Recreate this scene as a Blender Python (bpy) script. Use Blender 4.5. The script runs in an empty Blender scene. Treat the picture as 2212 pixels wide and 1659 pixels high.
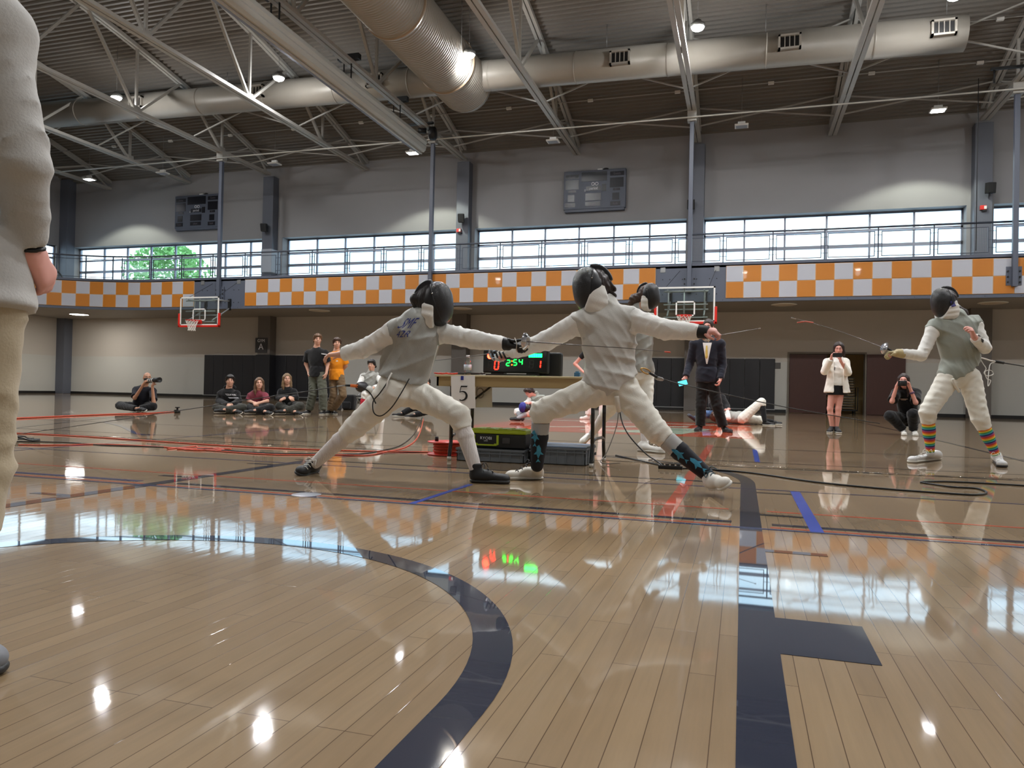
import bpy, bmesh, math, random
import numpy as np
from mathutils import Vector, Matrix
from mathutils.bvhtree import BVHTree
random.seed(7)
SC = bpy.context.scene
COL = SC.collection
PI = math.pi
# ---------------------------------------------------------------- camera model (solved from the court markings)
FPX, YAW, PIT, ROL, CAMH = 1607.586, 0.300183768, 0.00939047730, 0.0210476162, 0.628533503
IW, IH = 2212, 1659
def cam_axes():
    cy, sy, cp, sp = math.cos(YAW), math.sin(YAW), math.cos(PIT), math.sin(PIT)
    F = np.array([-sy*cp, cy*cp, sp]); R = np.array([cy, sy, 0.]); U = np.cross(R, F)
    c, s = math.cos(ROL), math.sin(ROL)
    return c*R+s*U, -s*R+c*U, F
CR, CU, CF = cam_axes()
CAM = np.array([0, 0, CAMH])
def ray(x, y):
    return CF + (x-IW/2)/FPX*CR - (y-IH/2)/FPX*CU
def at(x, y, Y):                      # point seen at (x, y) standing at depth Y from the camera wall
    d = ray(x, y); return CAM + d*(Y/d[1])
def fl(x, y, z=0.0):                  # point of the floor (or of a level z)
    d = ray(x, y); return CAM + d*((z-CAMH)/d[2])
def at_x(x, y, X):
    d = ray(x, y); return CAM + d*(X/d[0])

# ---------------------------------------------------------------- small helpers
def lin(c):
    return tuple(((v/255)/12.92 if v/255 <= 0.04045 else ((v/255+0.055)/1.055)**2.4) for v in c)
MATS = {}
def mat(name, rgb, rough=0.6, metal=0.0, var=0.0, vscale=8.0, bump=0.0, bscale=40.0, coat=0.0, spec=0.5, sheen=0.0, stretch=None, emit=None, estr=0.0, alpha=None):
    if name in MATS: return MATS[name]
    m = bpy.data.materials.new(name); m.use_nodes = True
    nt = m.node_tree; b = nt.nodes['Principled BSDF']
    c = lin(rgb)
    b.inputs['Base Color'].default_value = (*c, 1)
    b.inputs['Roughness'].default_value = rough
    b.inputs['Metallic'].default_value = metal
    b.inputs['Coat Weight'].default_value = coat
    b.inputs['Specular IOR Level'].default_value = spec
    if sheen: b.inputs['Sheen Weight'].default_value = sheen
    if emit:
        b.inputs['Emission Color'].default_value = (*lin(emit), 1); b.inputs['Emission Strength'].default_value = estr
    if var or bump:
        tc = nt.nodes.new('ShaderNodeTexCoord'); src = tc.outputs['Object']
        if stretch:
            mp = nt.nodes.new('ShaderNodeMapping'); mp.inputs['Scale'].default_value = stretch
            nt.links.new(src, mp.inputs['Vector']); src = mp.outputs['Vector']
    if var:
        n = nt.nodes.new('ShaderNodeTexNoise'); n.inputs['Scale'].default_value = vscale; n.inputs['Detail'].default_value = 5
        nt.links.new(src, n.inputs['Vector'])
        mx = nt.nodes.new('ShaderNodeMix'); mx.data_type = 'RGBA'
        mx.inputs[6].default_value = (*[v*(1-var) for v in c], 1); mx.inputs[7].default_value = (*[min(1, v*(1+var)) for v in c], 1)
        nt.links.new(n.outputs['Fac'], mx.inputs[0]); nt.links.new(mx.outputs[2], b.inputs['Base Color'])
    if bump:
        n2 = nt.nodes.new('ShaderNodeTexNoise'); n2.inputs['Scale'].default_value = bscale; n2.inputs['Detail'].default_value = 4
        nt.links.new(src, n2.inputs['Vector'])
        bp = nt.nodes.new('ShaderNodeBump'); bp.inputs['Strength'].default_value = bump; bp.inputs['Distance'].default_value = 0.02
        nt.links.new(n2.outputs['Fac'], bp.inputs['Height']); nt.links.new(bp.outputs['Normal'], b.inputs['Normal'])
    MATS[name] = m
    return m

class MB:
    """collects solids and links them as ONE mesh object"""
    def __init__(s): s.v = []; s.f = []; s.m = []; s.sm = []
    def add(s, vs, fs, mi=0, smooth=False):
        o = len(s.v); s.v += [tuple(map(float, p)) for p in vs]
        for f in fs: s.f.append(tuple(i+o for i in f)); s.m.append(mi); s.sm.append(smooth)
        return s
    def box(s, a, b, mi=0):
        x0, y0, z0 = [min(a[i], b[i]) for i in range(3)]; x1, y1, z1 = [max(a[i], b[i]) for i in range(3)]
        return s.add([(x0,y0,z0),(x1,y0,z0),(x1,y1,z0),(x0,y1,z0),(x0,y0,z1),(x1,y0,z1),(x1,y1,z1),(x0,y1,z1)],
                     [(3,2,1,0),(4,5,6,7),(0,1,5,4),(1,2,6,5),(2,3,7,6),(3,0,4,7)], mi)
    def obox(s, c, ax, ay, az, mi=0):     # oriented box: centre and half-axis vectors
        c, ax, ay, az = [np.array(v, float) for v in (c, ax, ay, az)]
        P = [c+i*ax+j*ay+k*az for k in (-1,1) for (i,j) in ((-1,-1),(1,-1),(1,1),(-1,1))]
        return s.add(P, [(3,2,1,0),(4,5,6,7),(0,1,5,4),(1,2,6,5),(2,3,7,6),(3,0,4,7)], mi)
    def bar(s, p, q, w, h=None, up=(0,0,1), mi=0):   # rectangular bar between two points
        p, q = np.array(p, float), np.array(q, float); d = q-p; L = np.linalg.norm(d); d /= L
        up = np.array(up, float)
        if abs(d@up) > 0.98: up = np.array([1.,0,0])
        sd = np.cross(d, up); sd /= np.linalg.norm(sd); u2 = np.cross(sd, d)
        return s.obox((p+q)/2, d*L/2, sd*w/2, u2*(h or w)/2, mi)
    def tube(s, path, r, n=8, mi=0, caps=True, closed=False):
        P = [np.array(p, float) for p in path]; k = len(P)
        R = r if hasattr(r, '__len__') else [r]*k
        vs = []; prev = None
        for i in range(k):
            if closed: t = P[(i+1) % k]-P[i-1]
            else: t = P[min(i+1, k-1)]-P[max(i-1, 0)]
            t = t/(np.linalg.norm(t)+1e-12)
            if prev is None:
                a = np.array([0,0,1.]) if abs(t[2]) < .9 else np.array([1.,0,0])
                u = np.cross(t, a)
            else: u = prev-(prev@t)*t
            u /= np.linalg.norm(u)+1e-12; prev = u; w = np.cross(t, u)
            for j in range(n):
                an = 2*PI*j/n; vs.append(P[i]+R[i]*(math.cos(an)*u+math.sin(an)*w))
        fs = []
        for i in range(k if closed else k-1):
            for j in range(n):
                a = i*n+j; b = i*n+(j+1) % n; i2 = (i+1) % k
                fs.append((a, b, i2*n+(j+1) % n, i2*n+j))
        s.add(vs, fs, mi, True)
        if caps and not closed:
            o = len(s.v)-len(vs)
            s.f.append(tuple(o+j for j in reversed(range(n)))); s.m.append(mi); s.sm.append(False)
            s.f.append(tuple(o+(k-1)*n+j for j in range(n))); s.m.append(mi); s.sm.append(False)
        return s
    def cyl(s, p, q, r, n=16, mi=0, r2=None):
        return s.tube([p, q], [r, r if r2 is None else r2], n, mi)
    def lathe(s, prof, c=(0,0,0), n=24, mi=0, ax=(0,0,1)):
        ax = np.array(ax, float); ax /= np.linalg.norm(ax)
        a = np.array([1.,0,0]) if abs(ax[0]) < .9 else np.array([0,1.,0])
        u = np.cross(ax, a); u /= np.linalg.norm(u); w = np.cross(ax, u); c = np.array(c, float)
        vs = []; fs = []
        for (r, z) in prof:
            for j in range(n):
                an = 2*PI*j/n; vs.append(c+ax*z+r*(math.cos(an)*u+math.sin(an)*w))
        for i in range(len(prof)-1):
            for j in range(n):
                fs.append((i*n+j, i*n+(j+1) % n, (i+1)*n+(j+1) % n, (i+1)*n+j))
        s.add(vs, fs, mi, True)
        return s
    def prism(s, poly, o, ux, uy, uz, mi=0):   # polygon in (ux, uy) from origin o, extruded along vector uz
        o, ux, uy, uz = [np.array(v, float) for v in (o, ux, uy, uz)]
        n = len(poly)
        lo = [o+a*ux+b*uy for a, b in poly]; hi = [p+uz for p in lo]
        return s.add(lo+hi, [tuple(reversed(range(n))), tuple(range(n, 2*n))]+[(i, (i+1) % n, n+(i+1) % n, n+i) for i in range(n)], mi)
    def ell(s, c, r, n=12, mi=0, M=None):
        c = np.array(c, float); vs = []; fs = []; k = n//2+1
        for i in range(k):
            th = PI*i/(k-1)
            for j in range(n):
                ph = 2*PI*j/n
                p = np.array([r[0]*math.sin(th)*math.cos(ph), r[1]*math.sin(th)*math.sin(ph), r[2]*math.cos(th)])
                if M is not None: p = M@p
                vs.append(c+p)
        for i in range(k-1):
            for j in range(n): fs.append((i*n+j, (i+1)*n+j, (i+1)*n+(j+1) % n, i*n+(j+1) % n))
        return s.add(vs, fs, mi, True)
    def build(s, name, mats, parent=None, bevel=0, kind=None, fix=True):
        me = bpy.data.meshes.new(name)
        if parent is not None: org = world_of(parent)
        else:
            a = np.array(s.v); lo, hi = a.min(0), a.max(0); org = np.array([(lo[0]+hi[0])/2, (lo[1]+hi[1])/2, lo[2]])
        me.from_pydata([tuple(np.array(p)-org) for p in s.v], [], s.f)
        if not isinstance(mats, (list, tuple)): mats = [mats]
        for m in mats: me.materials.append(m)
        me.polygons.foreach_set('material_index', s.m); me.polygons.foreach_set('use_smooth', s.sm)
        me.update()
        if fix:
            bm = bmesh.new(); bm.from_mesh(me); bmesh.ops.recalc_face_normals(bm, faces=bm.faces); bm.to_mesh(me); bm.free()
        o = bpy.data.objects.new(name, me); COL.objects.link(o)
        if parent is not None: o.parent = parent
        else: o.location = org
        if bevel:
            md = o.modifiers.new('bevel', 'BEVEL'); md.width = bevel; md.segments = 2; md.limit_method = 'ANGLE'; md.angle_limit = math.radians(50)
        if kind: o['kind'] = kind
        return o
def world_of(o):
    p = np.zeros(3)
    while o is not None: p += np.array(o.location); o = o.parent
    return p
def thing(name, label, cat, loc=(0,0,0), group=None):
    o = bpy.data.objects.new(name, None); COL.objects.link(o); o.location = loc; o.empty_display_size = .1
    return tag(o, label, cat, group)
def tag(o, label, cat, group=None, kind=None):
    o['label'] = label; o['category'] = cat
    if group: o['group'] = group
    if kind: o['kind'] = kind
    return o
def dup(root, loc, label, group=None):
    r = root.copy(); COL.objects.link(r); r.location = loc; r['label'] = label
    if group: r['group'] = group
    for ch in list(root.children):
        c = ch.copy(); COL.objects.link(c); c.parent = r
        for g in list(ch.children):
            d = g.copy(); COL.objects.link(d); d.parent = c
    return r
def catmull(pts, k=8, closed=False):
    P = [np.array(p, float) for p in pts]; out = []; n = len(P)
    for i in range(n if closed else n-1):
        p0 = P[i-1] if (i or closed) else 2*P[0]-P[1]; p1 = P[i]; p2 = P[(i+1) % n]; p3 = P[(i+2) % n] if (i+2 < n or closed) else 2*P[-1]-P[-2]
        for j in range(k):
            t = j/k
            out.append(0.5*((2*p1)+(-p0+p2)*t+(2*p0-5*p1+4*p2-p3)*t*t+(-p0+3*p1-3*p2+p3)*t**3))
    if not closed: out.append(P[-1])
    return out
def text_mesh(body, size, spacing=1.0, sx=1.0):
    cu = bpy.data.curves.new('t', 'FONT'); cu.body = body; cu.size = size; cu.align_x = 'CENTER'; cu.align_y = 'CENTER'; cu.space_character = spacing; cu.resolution_u = 3
    o = bpy.data.objects.new('t', cu); COL.objects.link(o)
    me = bpy.data.meshes.new_from_object(o.evaluated_get(bpy.context.evaluated_depsgraph_get()))
    bpy.data.objects.remove(o)
    bm = bmesh.new(); bm.from_mesh(me); bmesh.ops.remove_doubles(bm, verts=bm.verts, dist=1e-5)
    V = [(v.co.x*sx, v.co.y) for v in bm.verts]; bm.verts.index_update(); Fc = [tuple(v.index for v in f.verts) for f in bm.faces]; bm.free(); bpy.data.meshes.remove(me)
    return V, Fc
def lettering(name, body, size, o, ux, uy, m, parent, thick=.004, sx=1.0, spacing=1.0):
    """flat raised letters centred at o, reading along ux, up along uy"""
    V, Fc = text_mesh(body, size, spacing, sx)
    o, ux, uy = [np.array(v, float) for v in (o, ux, uy)]; nn = np.cross(ux, uy)
    mb = MB(); P = [o+a*ux+b*uy+nn*thick for a, b in V]
    mb.add(P, Fc)
    return mb.build(name, m, parent)
def decal(name, body, size, o, ux, uy, m, parent, bvh, off=.004, sx=1.0, polys=None, cut=3):
    """letters (or polygons) laid on a curved garment: every vertex is dropped onto its surface"""
    if polys is None: V, Fc = text_mesh(body, size, 1.0, sx)
    else:
        V = []; Fc = []
        for p in polys: Fc.append(tuple(range(len(V), len(V)+len(p)))); V += [(a*size*sx, b*size) for a, b in p]
    bm = bmesh.new(); bv = [bm.verts.new((a, b, 0)) for a, b in V]
    for f in Fc:
        try: bm.faces.new([bv[i] for i in f])
        except ValueError: pass
    bmesh.ops.triangulate(bm, faces=bm.faces)
    for _ in range(cut):
        L = [e for e in bm.edges if e.calc_length() > size*.12]
        if L: bmesh.ops.subdivide_edges(bm, edges=L, cuts=1, use_grid_fill=False); bmesh.ops.triangulate(bm, faces=bm.faces)
    o, ux, uy = [np.array(v, float) for v in (o, ux, uy)]; nn = np.cross(ux, uy); nn /= np.linalg.norm(nn)
    bm.verts.index_update(); P = []
    for v in bm.verts:
        p = o+v.co.x*ux+v.co.y*uy+nn*.25
        h = bvh.ray_cast(Vector(p), Vector(-nn), .6)
        P.append(np.array(h[0])+nn*off if h[0] is not None else o+v.co.x*ux+v.co.y*uy)
    mb = MB(); mb.add(P, [tuple(v.index for v in f.verts) for f in bm.faces]); bm.free()
    return mb.build(name, m, parent)
ORD = ['first','second','third','fourth','fifth','sixth','seventh','eighth','ninth','tenth','eleventh','twelfth','thirteenth','fourteenth','fifteenth','sixteenth','seventeenth','eighteenth','nineteenth','twentieth']
# ================================================================ materials of the hall
def wood_floor():
    m = bpy.data.materials.new('maple_floor'); m.use_nodes = True; nt = m.node_tree; b = nt.nodes['Principled BSDF']; L = nt.links
    tc = nt.nodes.new('ShaderNodeTexCoord'); sp = nt.nodes.new('ShaderNodeSeparateXYZ'); L.new(tc.outputs['Object'], sp.inputs[0])
    cb = nt.nodes.new('ShaderNodeCombineXYZ'); L.new(sp.outputs['Y'], cb.inputs['X']); L.new(sp.outputs['X'], cb.inputs['Y'])
    br = nt.nodes.new('ShaderNodeTexBrick'); L.new(cb.outputs[0], br.inputs['Vector'])
    br.inputs['Scale'].default_value = 1; br.inputs['Brick Width'].default_value = .82; br.inputs['Row Height'].default_value = .058
    br.inputs['Mortar Size'].default_value = .0011; br.inputs['Mortar Smooth'].default_value = .3; br.inputs['Bias'].default_value = 0
    br.offset = .37; br.squash = 1; br.offset_frequency = 3
    br.inputs['Color1'].default_value = (*lin((150,127,97)), 1); br.inputs['Color2'].default_value = (*lin((140,117,88)), 1); br.inputs['Mortar'].default_value = (*lin((84,62,40)), 1)
    mp = nt.nodes.new('ShaderNodeMapping'); mp.inputs['Scale'].default_value = (22, 1.3, 1); L.new(tc.outputs['Object'], mp.inputs['Vector'])
    n = nt.nodes.new('ShaderNodeTexNoise'); n.inputs['Scale'].default_value = 2.2; n.inputs['Detail'].default_value = 8; n.inputs['Roughness'].default_value = .6; L.new(mp.outputs[0], n.inputs['Vector'])
    rp = nt.nodes.new('ShaderNodeMapRange'); rp.inputs[1].default_value = .3; rp.inputs[2].default_value = .75; rp.inputs[3].default_value = .9; rp.inputs[4].default_value = 1.06; L.new(n.outputs['Fac'], rp.inputs[0])
    n3 = nt.nodes.new('ShaderNodeTexNoise'); n3.inputs['Scale'].default_value = 1.1; n3.inputs['Detail'].default_value = 3; L.new(tc.outputs['Object'], n3.inputs['Vector'])
    rp3 = nt.nodes.new('ShaderNodeMapRange'); rp3.inputs[1].default_value = .35; rp3.inputs[2].default_value = .7; rp3.inputs[3].default_value = .93; rp3.inputs[4].default_value = 1.05; L.new(n3.outputs['Fac'], rp3.inputs[0])
    mu = nt.nodes.new('ShaderNodeMath'); mu.operation = 'MULTIPLY'; L.new(rp.outputs[0], mu.inputs[0]); L.new(rp3.outputs[0], mu.inputs[1])
    vm = nt.nodes.new('ShaderNodeVectorMath'); vm.operation = 'SCALE'; L.new(br.outputs['Color'], vm.inputs[0]); L.new(mu.outputs[0], vm.inputs['Scale'])
    L.new(vm.outputs[0], b.inputs['Base Color'])
    b.inputs['Roughness'].default_value = .42; b.inputs['Specular IOR Level'].default_value = .05
    b.inputs['Coat Weight'].default_value = 1; b.inputs['Coat Roughness'].default_value = .045; b.inputs['Coat IOR'].default_value = 1.5
    # slightly wavy lacquer
    mp2 = nt.nodes.new('ShaderNodeMapping'); mp2.inputs['Scale'].default_value = (17, 3.2, 1); L.new(tc.outputs['Object'], mp2.inputs['Vector'])
    n2 = nt.nodes.new('ShaderNodeTexNoise'); n2.inputs['Scale'].default_value = 1; n2.inputs['Detail'].default_value = 2; L.new(mp2.outputs[0], n2.inputs['Vector'])
    ad = nt.nodes.new('ShaderNodeMath'); ad.operation = 'MULTIPLY_ADD'; ad.inputs[1].default_value = -.35; L.new(br.outputs['Fac'], ad.inputs[0]); L.new(n2.outputs['Fac'], ad.inputs[2])
    bp = nt.nodes.new('ShaderNodeBump'); bp.inputs['Strength'].default_value = .1; bp.inputs['Distance'].default_value = .0022; L.new(ad.outputs[0], bp.inputs['Height'])
    L.new(bp.outputs[0], b.inputs['Coat Normal'])
    return m
def block_wall(name, rgb_lo, rgb_hi, split):
    m = bpy.data.materials.new(name); m.use_nodes = True; nt = m.node_tree; b = nt.nodes['Principled BSDF']; L = nt.links
    ge = nt.nodes.new('ShaderNodeNewGeometry'); sp = nt.nodes.new('ShaderNodeSeparateXYZ'); L.new(ge.outputs['Position'], sp.inputs[0])
    ad = nt.nodes.new('ShaderNodeMath'); ad.operation = 'ADD'; L.new(sp.outputs['X'], ad.inputs[0]); L.new(sp.outputs['Y'], ad.inputs[1])
    cb = nt.nodes.new('ShaderNodeCombineXYZ'); L.new(ad.outputs[0], cb.inputs['X']); L.new(sp.outputs['Z'], cb.inputs['Y'])
    br = nt.nodes.new('ShaderNodeTexBrick'); L.new(cb.outputs[0], br.inputs['Vector']); br.inputs['Scale'].default_value = 1
    br.inputs['Brick Width'].default_value = .406; br.inputs['Row Height'].default_value = .203; br.inputs['Mortar Size'].default_value = .006; br.inputs['Mortar Smooth'].default_value = 1
    gt = nt.nodes.new('ShaderNodeMath'); gt.operation = 'GREATER_THAN'; gt.inputs[1].default_value = split; L.new(sp.outputs['Z'], gt.inputs[0])
    mx = nt.nodes.new('ShaderNodeMix'); mx.data_type = 'RGBA'; mx.inputs[6].default_value = (*lin(rgb_lo), 1); mx.inputs[7].default_value = (*lin(rgb_hi), 1); L.new(gt.outputs[0], mx.inputs[0])
    L.new(mx.outputs[2], b.inputs['Base Color']); b.inputs['Roughness'].default_value = .55
    bp = nt.nodes.new('ShaderNodeBump'); bp.inputs['Strength'].default_value = .25; bp.inputs['Distance'].default_value = .005; bp.invert = True; L.new(br.outputs['Fac'], bp.inputs['Height']); L.new(bp.outputs[0], b.inputs['Normal'])
    return m
def pane_mat():
    m = bpy.data.materials.new('window_glass'); m.use_nodes = True; nt = m.node_tree; nt.nodes.clear(); L = nt.links
    out = nt.nodes.new('ShaderNodeOutputMaterial'); tr = nt.nodes.new('ShaderNodeBsdfTransparent'); tr.inputs[0].default_value = (.95,.985,1,1)
    gl = nt.nodes.new('ShaderNodeBsdfGlossy'); gl.inputs['Roughness'].default_value = .02
    fr = nt.nodes.new('ShaderNodeFresnel'); fr.inputs[0].default_value = 1.3
    mx = nt.nodes.new('ShaderNodeMixShader'); L.new(fr.outputs[0], mx.inputs[0]); L.new(tr.outputs[0], mx.inputs[1]); L.new(gl.outputs[0], mx.inputs[2]); L.new(mx.outputs[0], out.inputs[0])
    return m
M_FLOOR = wood_floor()
M_WLOW = block_wall('painted_block_wall', (186,185,178), (184,177,167), 2.0)
M_WUP = mat('upper_wall_paint', (146,145,146), .7, var=.03, vscale=1.2)
M_GREY = mat('blue_grey_steel_paint', (84,90,104), .45, var=.04, vscale=3)
M_COL = mat('column_grey_paint', (92,96,106), .5, var=.03, vscale=2)
M_COLW = mat('lower_column_taupe_paint', (104,98,92), .5, var=.03, vscale=2)
M_DECK = mat('roof_deck_paint', (112,107,100), .55, var=.05, vscale=2)
M_STEEL = mat('truss_paint', (166,164,158), .5, var=.06, vscale=2.5)
M_DUCT = mat('duct_paint', (146,141,132), .45, metal=.1, var=.04, vscale=4)
M_BLACK = mat('matte_black', (14,14,15), .55)
M_BLACKG = mat('gloss_black', (9,9,12), .22, coat=.4)
M_WHITE = mat('white_paint', (226,226,222), .4)
M_ALU = mat('window_aluminium', (132,136,150), .35, metal=.3)
M_RAIL = mat('railing_steel', (66,72,84), .4, metal=.3)
M_PANE = pane_mat()
M_ORANGE = mat('orange_panel', (186,116,30), .42, var=.03, vscale=3, coat=.3)
M_PWHITE = mat('white_panel', (178,181,190), .42, coat=.3)
M_PGAP = mat('panel_joint', (214,170,120), .5)
M_SOFFIT = mat('soffit_paint', (140,134,126), .6)
M_BASE = mat('black_rubber_base', (16,15,15), .5)
M_PAD = mat('black_vinyl_pad', (33,33,37), .42, bump=.08, bscale=30)
M_DOOR = mat('dark_mahogany_door', (74,42,34), .42, var=.12, vscale=5, stretch=(6,6,.5))
M_FRAME = mat('door_frame_taupe', (112,104,92), .5)
M_CHROME = mat('polished_steel', (205,206,210), .16, metal=1)
M_GALV = mat('galvanised_steel', (150,152,152), .35, metal=.7)
M_RED = mat('safety_red', (206,36,22), .35, coat=.2)
M_NET = mat('white_net_cord', (228,226,218), .7)
M_CLEAR = None
def clear_mat(name, tint, k=.12):
    m = bpy.data.materials.new(name); m.use_nodes = True; nt = m.node_tree; nt.nodes.clear(); L = nt.links
    out = nt.nodes.new('ShaderNodeOutputMaterial'); tr = nt.nodes.new('ShaderNodeBsdfTransparent'); tr.inputs[0].default_value = (*tint, 1)
    gl = nt.nodes.new('ShaderNodeBsdfGlossy'); gl.inputs['Roughness'].default_value = .05
    mx = nt.nodes.new('ShaderNodeMixShader'); mx.inputs[0].default_value = k; L.new(tr.outputs[0], mx.inputs[1]); L.new(gl.outputs[0], mx.inputs[2]); L.new(mx.outputs[0], out.inputs[0])
    return m
M_CLEAR = clear_mat('backboard_glass', (.86,.9,.88), .06)

# ================================================================ the shell
WY, XL, XR, YF = 31.2, -35.0, 16.0, -9.0      # far wall, left wall, right wall, wall behind the camera
FY = 27.5                                      # face of the running-track balcony
def deck_z(Y): return 14.3-.0082*(Y-12)**2
TX = [-32.13, -27.1, -22.06, -17.03, -11.99, -6.94, -1.89, 3.17, 8.24, 13.3]
COLX = [-22.06, -11.99, -1.89, 8.24]

flo = MB().box((XL, YF, -.2), (XR, 34.4, 0)).build('floor', M_FLOOR, kind='structure')
# painted court markings lie in the lacquer of the floor
def paint(name, rgb, rough=.42):
    m = mat(name, rgb, rough, var=.05, vscale=9); b = m.node_tree.nodes['Principled BSDF']
    b.inputs['Coat Weight'].default_value = 1; b.inputs['Coat Roughness'].default_value = .02; b.inputs['Specular IOR Level'].default_value = .05; return m
P_NAVY = paint('navy_line_paint', (26,32,52)); P_BLK = paint('charcoal_line_paint', (40,40,44)); P_BLUE = paint('blue_line_paint', (62,88,190))
P_RED = paint('red_line_paint', (196,92,66)); P_DBLUE = paint('dark_blue_line_paint', (44,54,104)); P_ORED = paint('orange_red_floor_paint', (206,86,50)); P_MINT = paint('pale_green_floor_paint', (196,214,186)); P_CREAM = paint('cream_floor_paint', (226,212,188))
def line(name, x0, x1, y0, y1, m, z=.0012):
    return MB().box((x0, y0, z-.001), (x1, y1, z)).build(name, m, flo)
def arcband(name, c, r0, r1, a0, a1, m, z=.0012, n=64):
    poly = [(c[0]+r1*math.cos(a0+(a1-a0)*i/n), c[1]+r1*math.sin(a0+(a1-a0)*i/n)) for i in range(n+1)]
    inn = [(c[0]+r0*math.cos(a0+(a1-a0)*i/n), c[1]+r0*math.sin(a0+(a1-a0)*i/n)) for i in range(n+1)]
    mb = MB(); k = n+1
    mb.add([(x, y, z) for x, y in poly+inn], [(i, i+1, k+i+1, k+i) for i in range(n)])
    return mb.build(name, m, flo)
LX0, LX1, FTY = -3.56, .1, 5.6
line('lane_line', LX1-.1, LX1, -.2, FTY, P_NAVY, .0014)
line('lane_line', LX0, LX0+.1, -.2, FTY, P_NAVY, .0014)
line('free_throw_line', LX0-.1, LX1, FTY-.03, FTY+.03, P_BLK, .0013)
arcband('free_throw_arc', ((LX0+LX1)/2, FTY), 1.73, 1.83, 0, PI, P_BLK)
arcband('restricted_arc', (-1.74, 1.38), 1.17, 1.27, 0, PI, P_NAVY)
line('restricted_arc_leg', -.57, -.47, .1, 1.38, P_NAVY); line('restricted_arc_leg', -3.01, -2.91, .1, 1.38, P_NAVY)
line('lane_block', LX1, LX1+.226, 1.94, 2.25, P_NAVY)
line('lane_block', LX0-.226, LX0, 1.94, 2.25, P_NAVY)
for y in (3.21, 4.17, 5.12):
    line('lane_mark', LX1, LX1+.235, y-.025, y+.025, P_NAVY if y < 4 else P_BLK); line('lane_mark', LX0-.235, LX0, y-.025, y+.025, P_NAVY)
line('boundary_line', XL+1, LX0-.12, 3.84, 3.895, P_DBLUE); line('boundary_line', LX0+.16, -.04, 3.85, 3.905, P_NAVY); line('boundary_line', .15, XR-1, 3.84, 3.895, P_NAVY)
line('court_line', XL+1, -.04, 3.77, 3.795, P_RED); line('court_line', .14, XR-1, 3.77, 3.795, P_RED)
line('court_line', XL+1, XR-1, 3.715, 3.738, P_DBLUE, .0016)
line('court_line', XL+1, -.06, 4.29, 4.32, P_RED); line('court_line', .14, XR-1, 4.29, 4.32, P_RED)
line('court_line', XL+1, XR-1, 5.28, 5.305, P_DBLUE, .0016)
line('court_line', -1.735, -1.70, 3.74, 4.66, P_BLUE, .002)
line('court_line', -.41, -.33, 3.9, 9.7, P_RED, .0011)
line('court_line', .315, .375, 3.74, 5.27, P_BLUE, .002)
line('court_line', .125, .175, 7.5, 9.2, P_BLUE)
line('court_line', XL+1, XR-1, 9.35, 9.40, P_BLK); line('court_line', XL+1, XR-1, 7.42, 7.46, P_BLK); line('court_line', XL+1, XR-1, 6.86, 6.9, P_BLK, .0018)
def curve(name, px, w, m, z=.0013):
    P_ = catmull([np.array(fl(*q)[:2]) for q in px], 6); L_, R_ = [], []
    for i, p in enumerate(P_):
        t = P_[min(i+1, len(P_)-1)]-P_[max(i-1, 0)]; t = t/np.linalg.norm(t); n_ = np.array([-t[1], t[0]])*w/2; L_.append((*(p+n_), z)); R_.append((*(p-n_), z))
    k = len(P_); return MB().add(L_+R_, [(i, i+1, k+i+1, k+i) for i in range(k-1)]).build(name, m, flo)
curve('court_line', [(1847,910),(1933,929),(2021,950),(2145,980),(2300,1018)], .055, P_BLK); curve('court_line', [(-60,935),(100,917),(280,897),(460,877)], .06, P_BLK); curve('court_line', [(-20,977),(240,957),(480,938),(700,922)], .05, P_DBLUE)
curve('court_line', [(225,912),(262,921),(300,938),(340,939)], .06, P_DBLUE)
# centre-court emblem: a red bar crossed by pale diagonal bands
MB().box((-4.6, 11.5, .0002), (.18, 17.3, .0012)).build('court_emblem', P_ORED, flo)
def flat(name, pts, m, z): return MB().add([(x, y, z) for x, y in pts], [tuple(range(len(pts)))]).build(name, m, flo)
flat('emblem_band', [(-3.6,12.6),(-1.0,14.6),(-1.0,15.3),(-3.6,12.9)], P_CREAM, .002); flat('emblem_band', [(-2.6,12.2),(.18,13.4),(.18,13.75),(-2.6,12.5)], P_CREAM, .002)
flat('emblem_band', [(-2.1,12.0),(-1.2,14.2),(-.5,14.2),(-.9,12.0)], P_MINT, .0026); flat('emblem_band', [(-4.6,15.9),(.18,15.9),(.18,16.3),(-4.6,16.3)], P_CREAM, .002)
# brass-rimmed floor plate
cp = fl(662, 1069); fp = MB().lathe([(0,.004),(.075,.004),(.085,.002)], (cp[0], cp[1], 0)).build('floor_plate', mat('floor_plate_metal', (170,168,172), .3, metal=.9), flo)

# far wall with door opening, window strip
DX0, DX1, DZ = 1.75, 4.47, 2.32
WZ0, WZ1 = 5.85, 7.86
def wbox(mb, x0, x1, z0, z1, mi=0): mb.box((x0, WY, z0), (x1, WY+(.65 if mi else .35), z1), mi)
WIN = [(-34.6, -22.46), (-21.5, -12.32), (-11.55, -2.3), (-1.62, 7.82), (8.7, 15.6)]
mb = MB()
wbox(mb, XL, DX0, 0, 4.0); wbox(mb, DX1, XR, 0, 4.0); wbox(mb, DX0, DX1, DZ, 4.0)
wbox(mb, XL, XR, 4.0, WZ0, 1); wbox(mb, XL, XR, WZ1, 11.62, 1)
xs = [XL]+[v for w in WIN for v in w]+[XR]
for i in range(0, len(xs), 2): wbox(mb, xs[i], xs[i+1], WZ0, WZ1, 1)
mb.build('wall_back', [M_WLOW, M_WUP], kind='structure', fix=False)
mb = MB(); WL = [(24.2, 30.6)]
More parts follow.
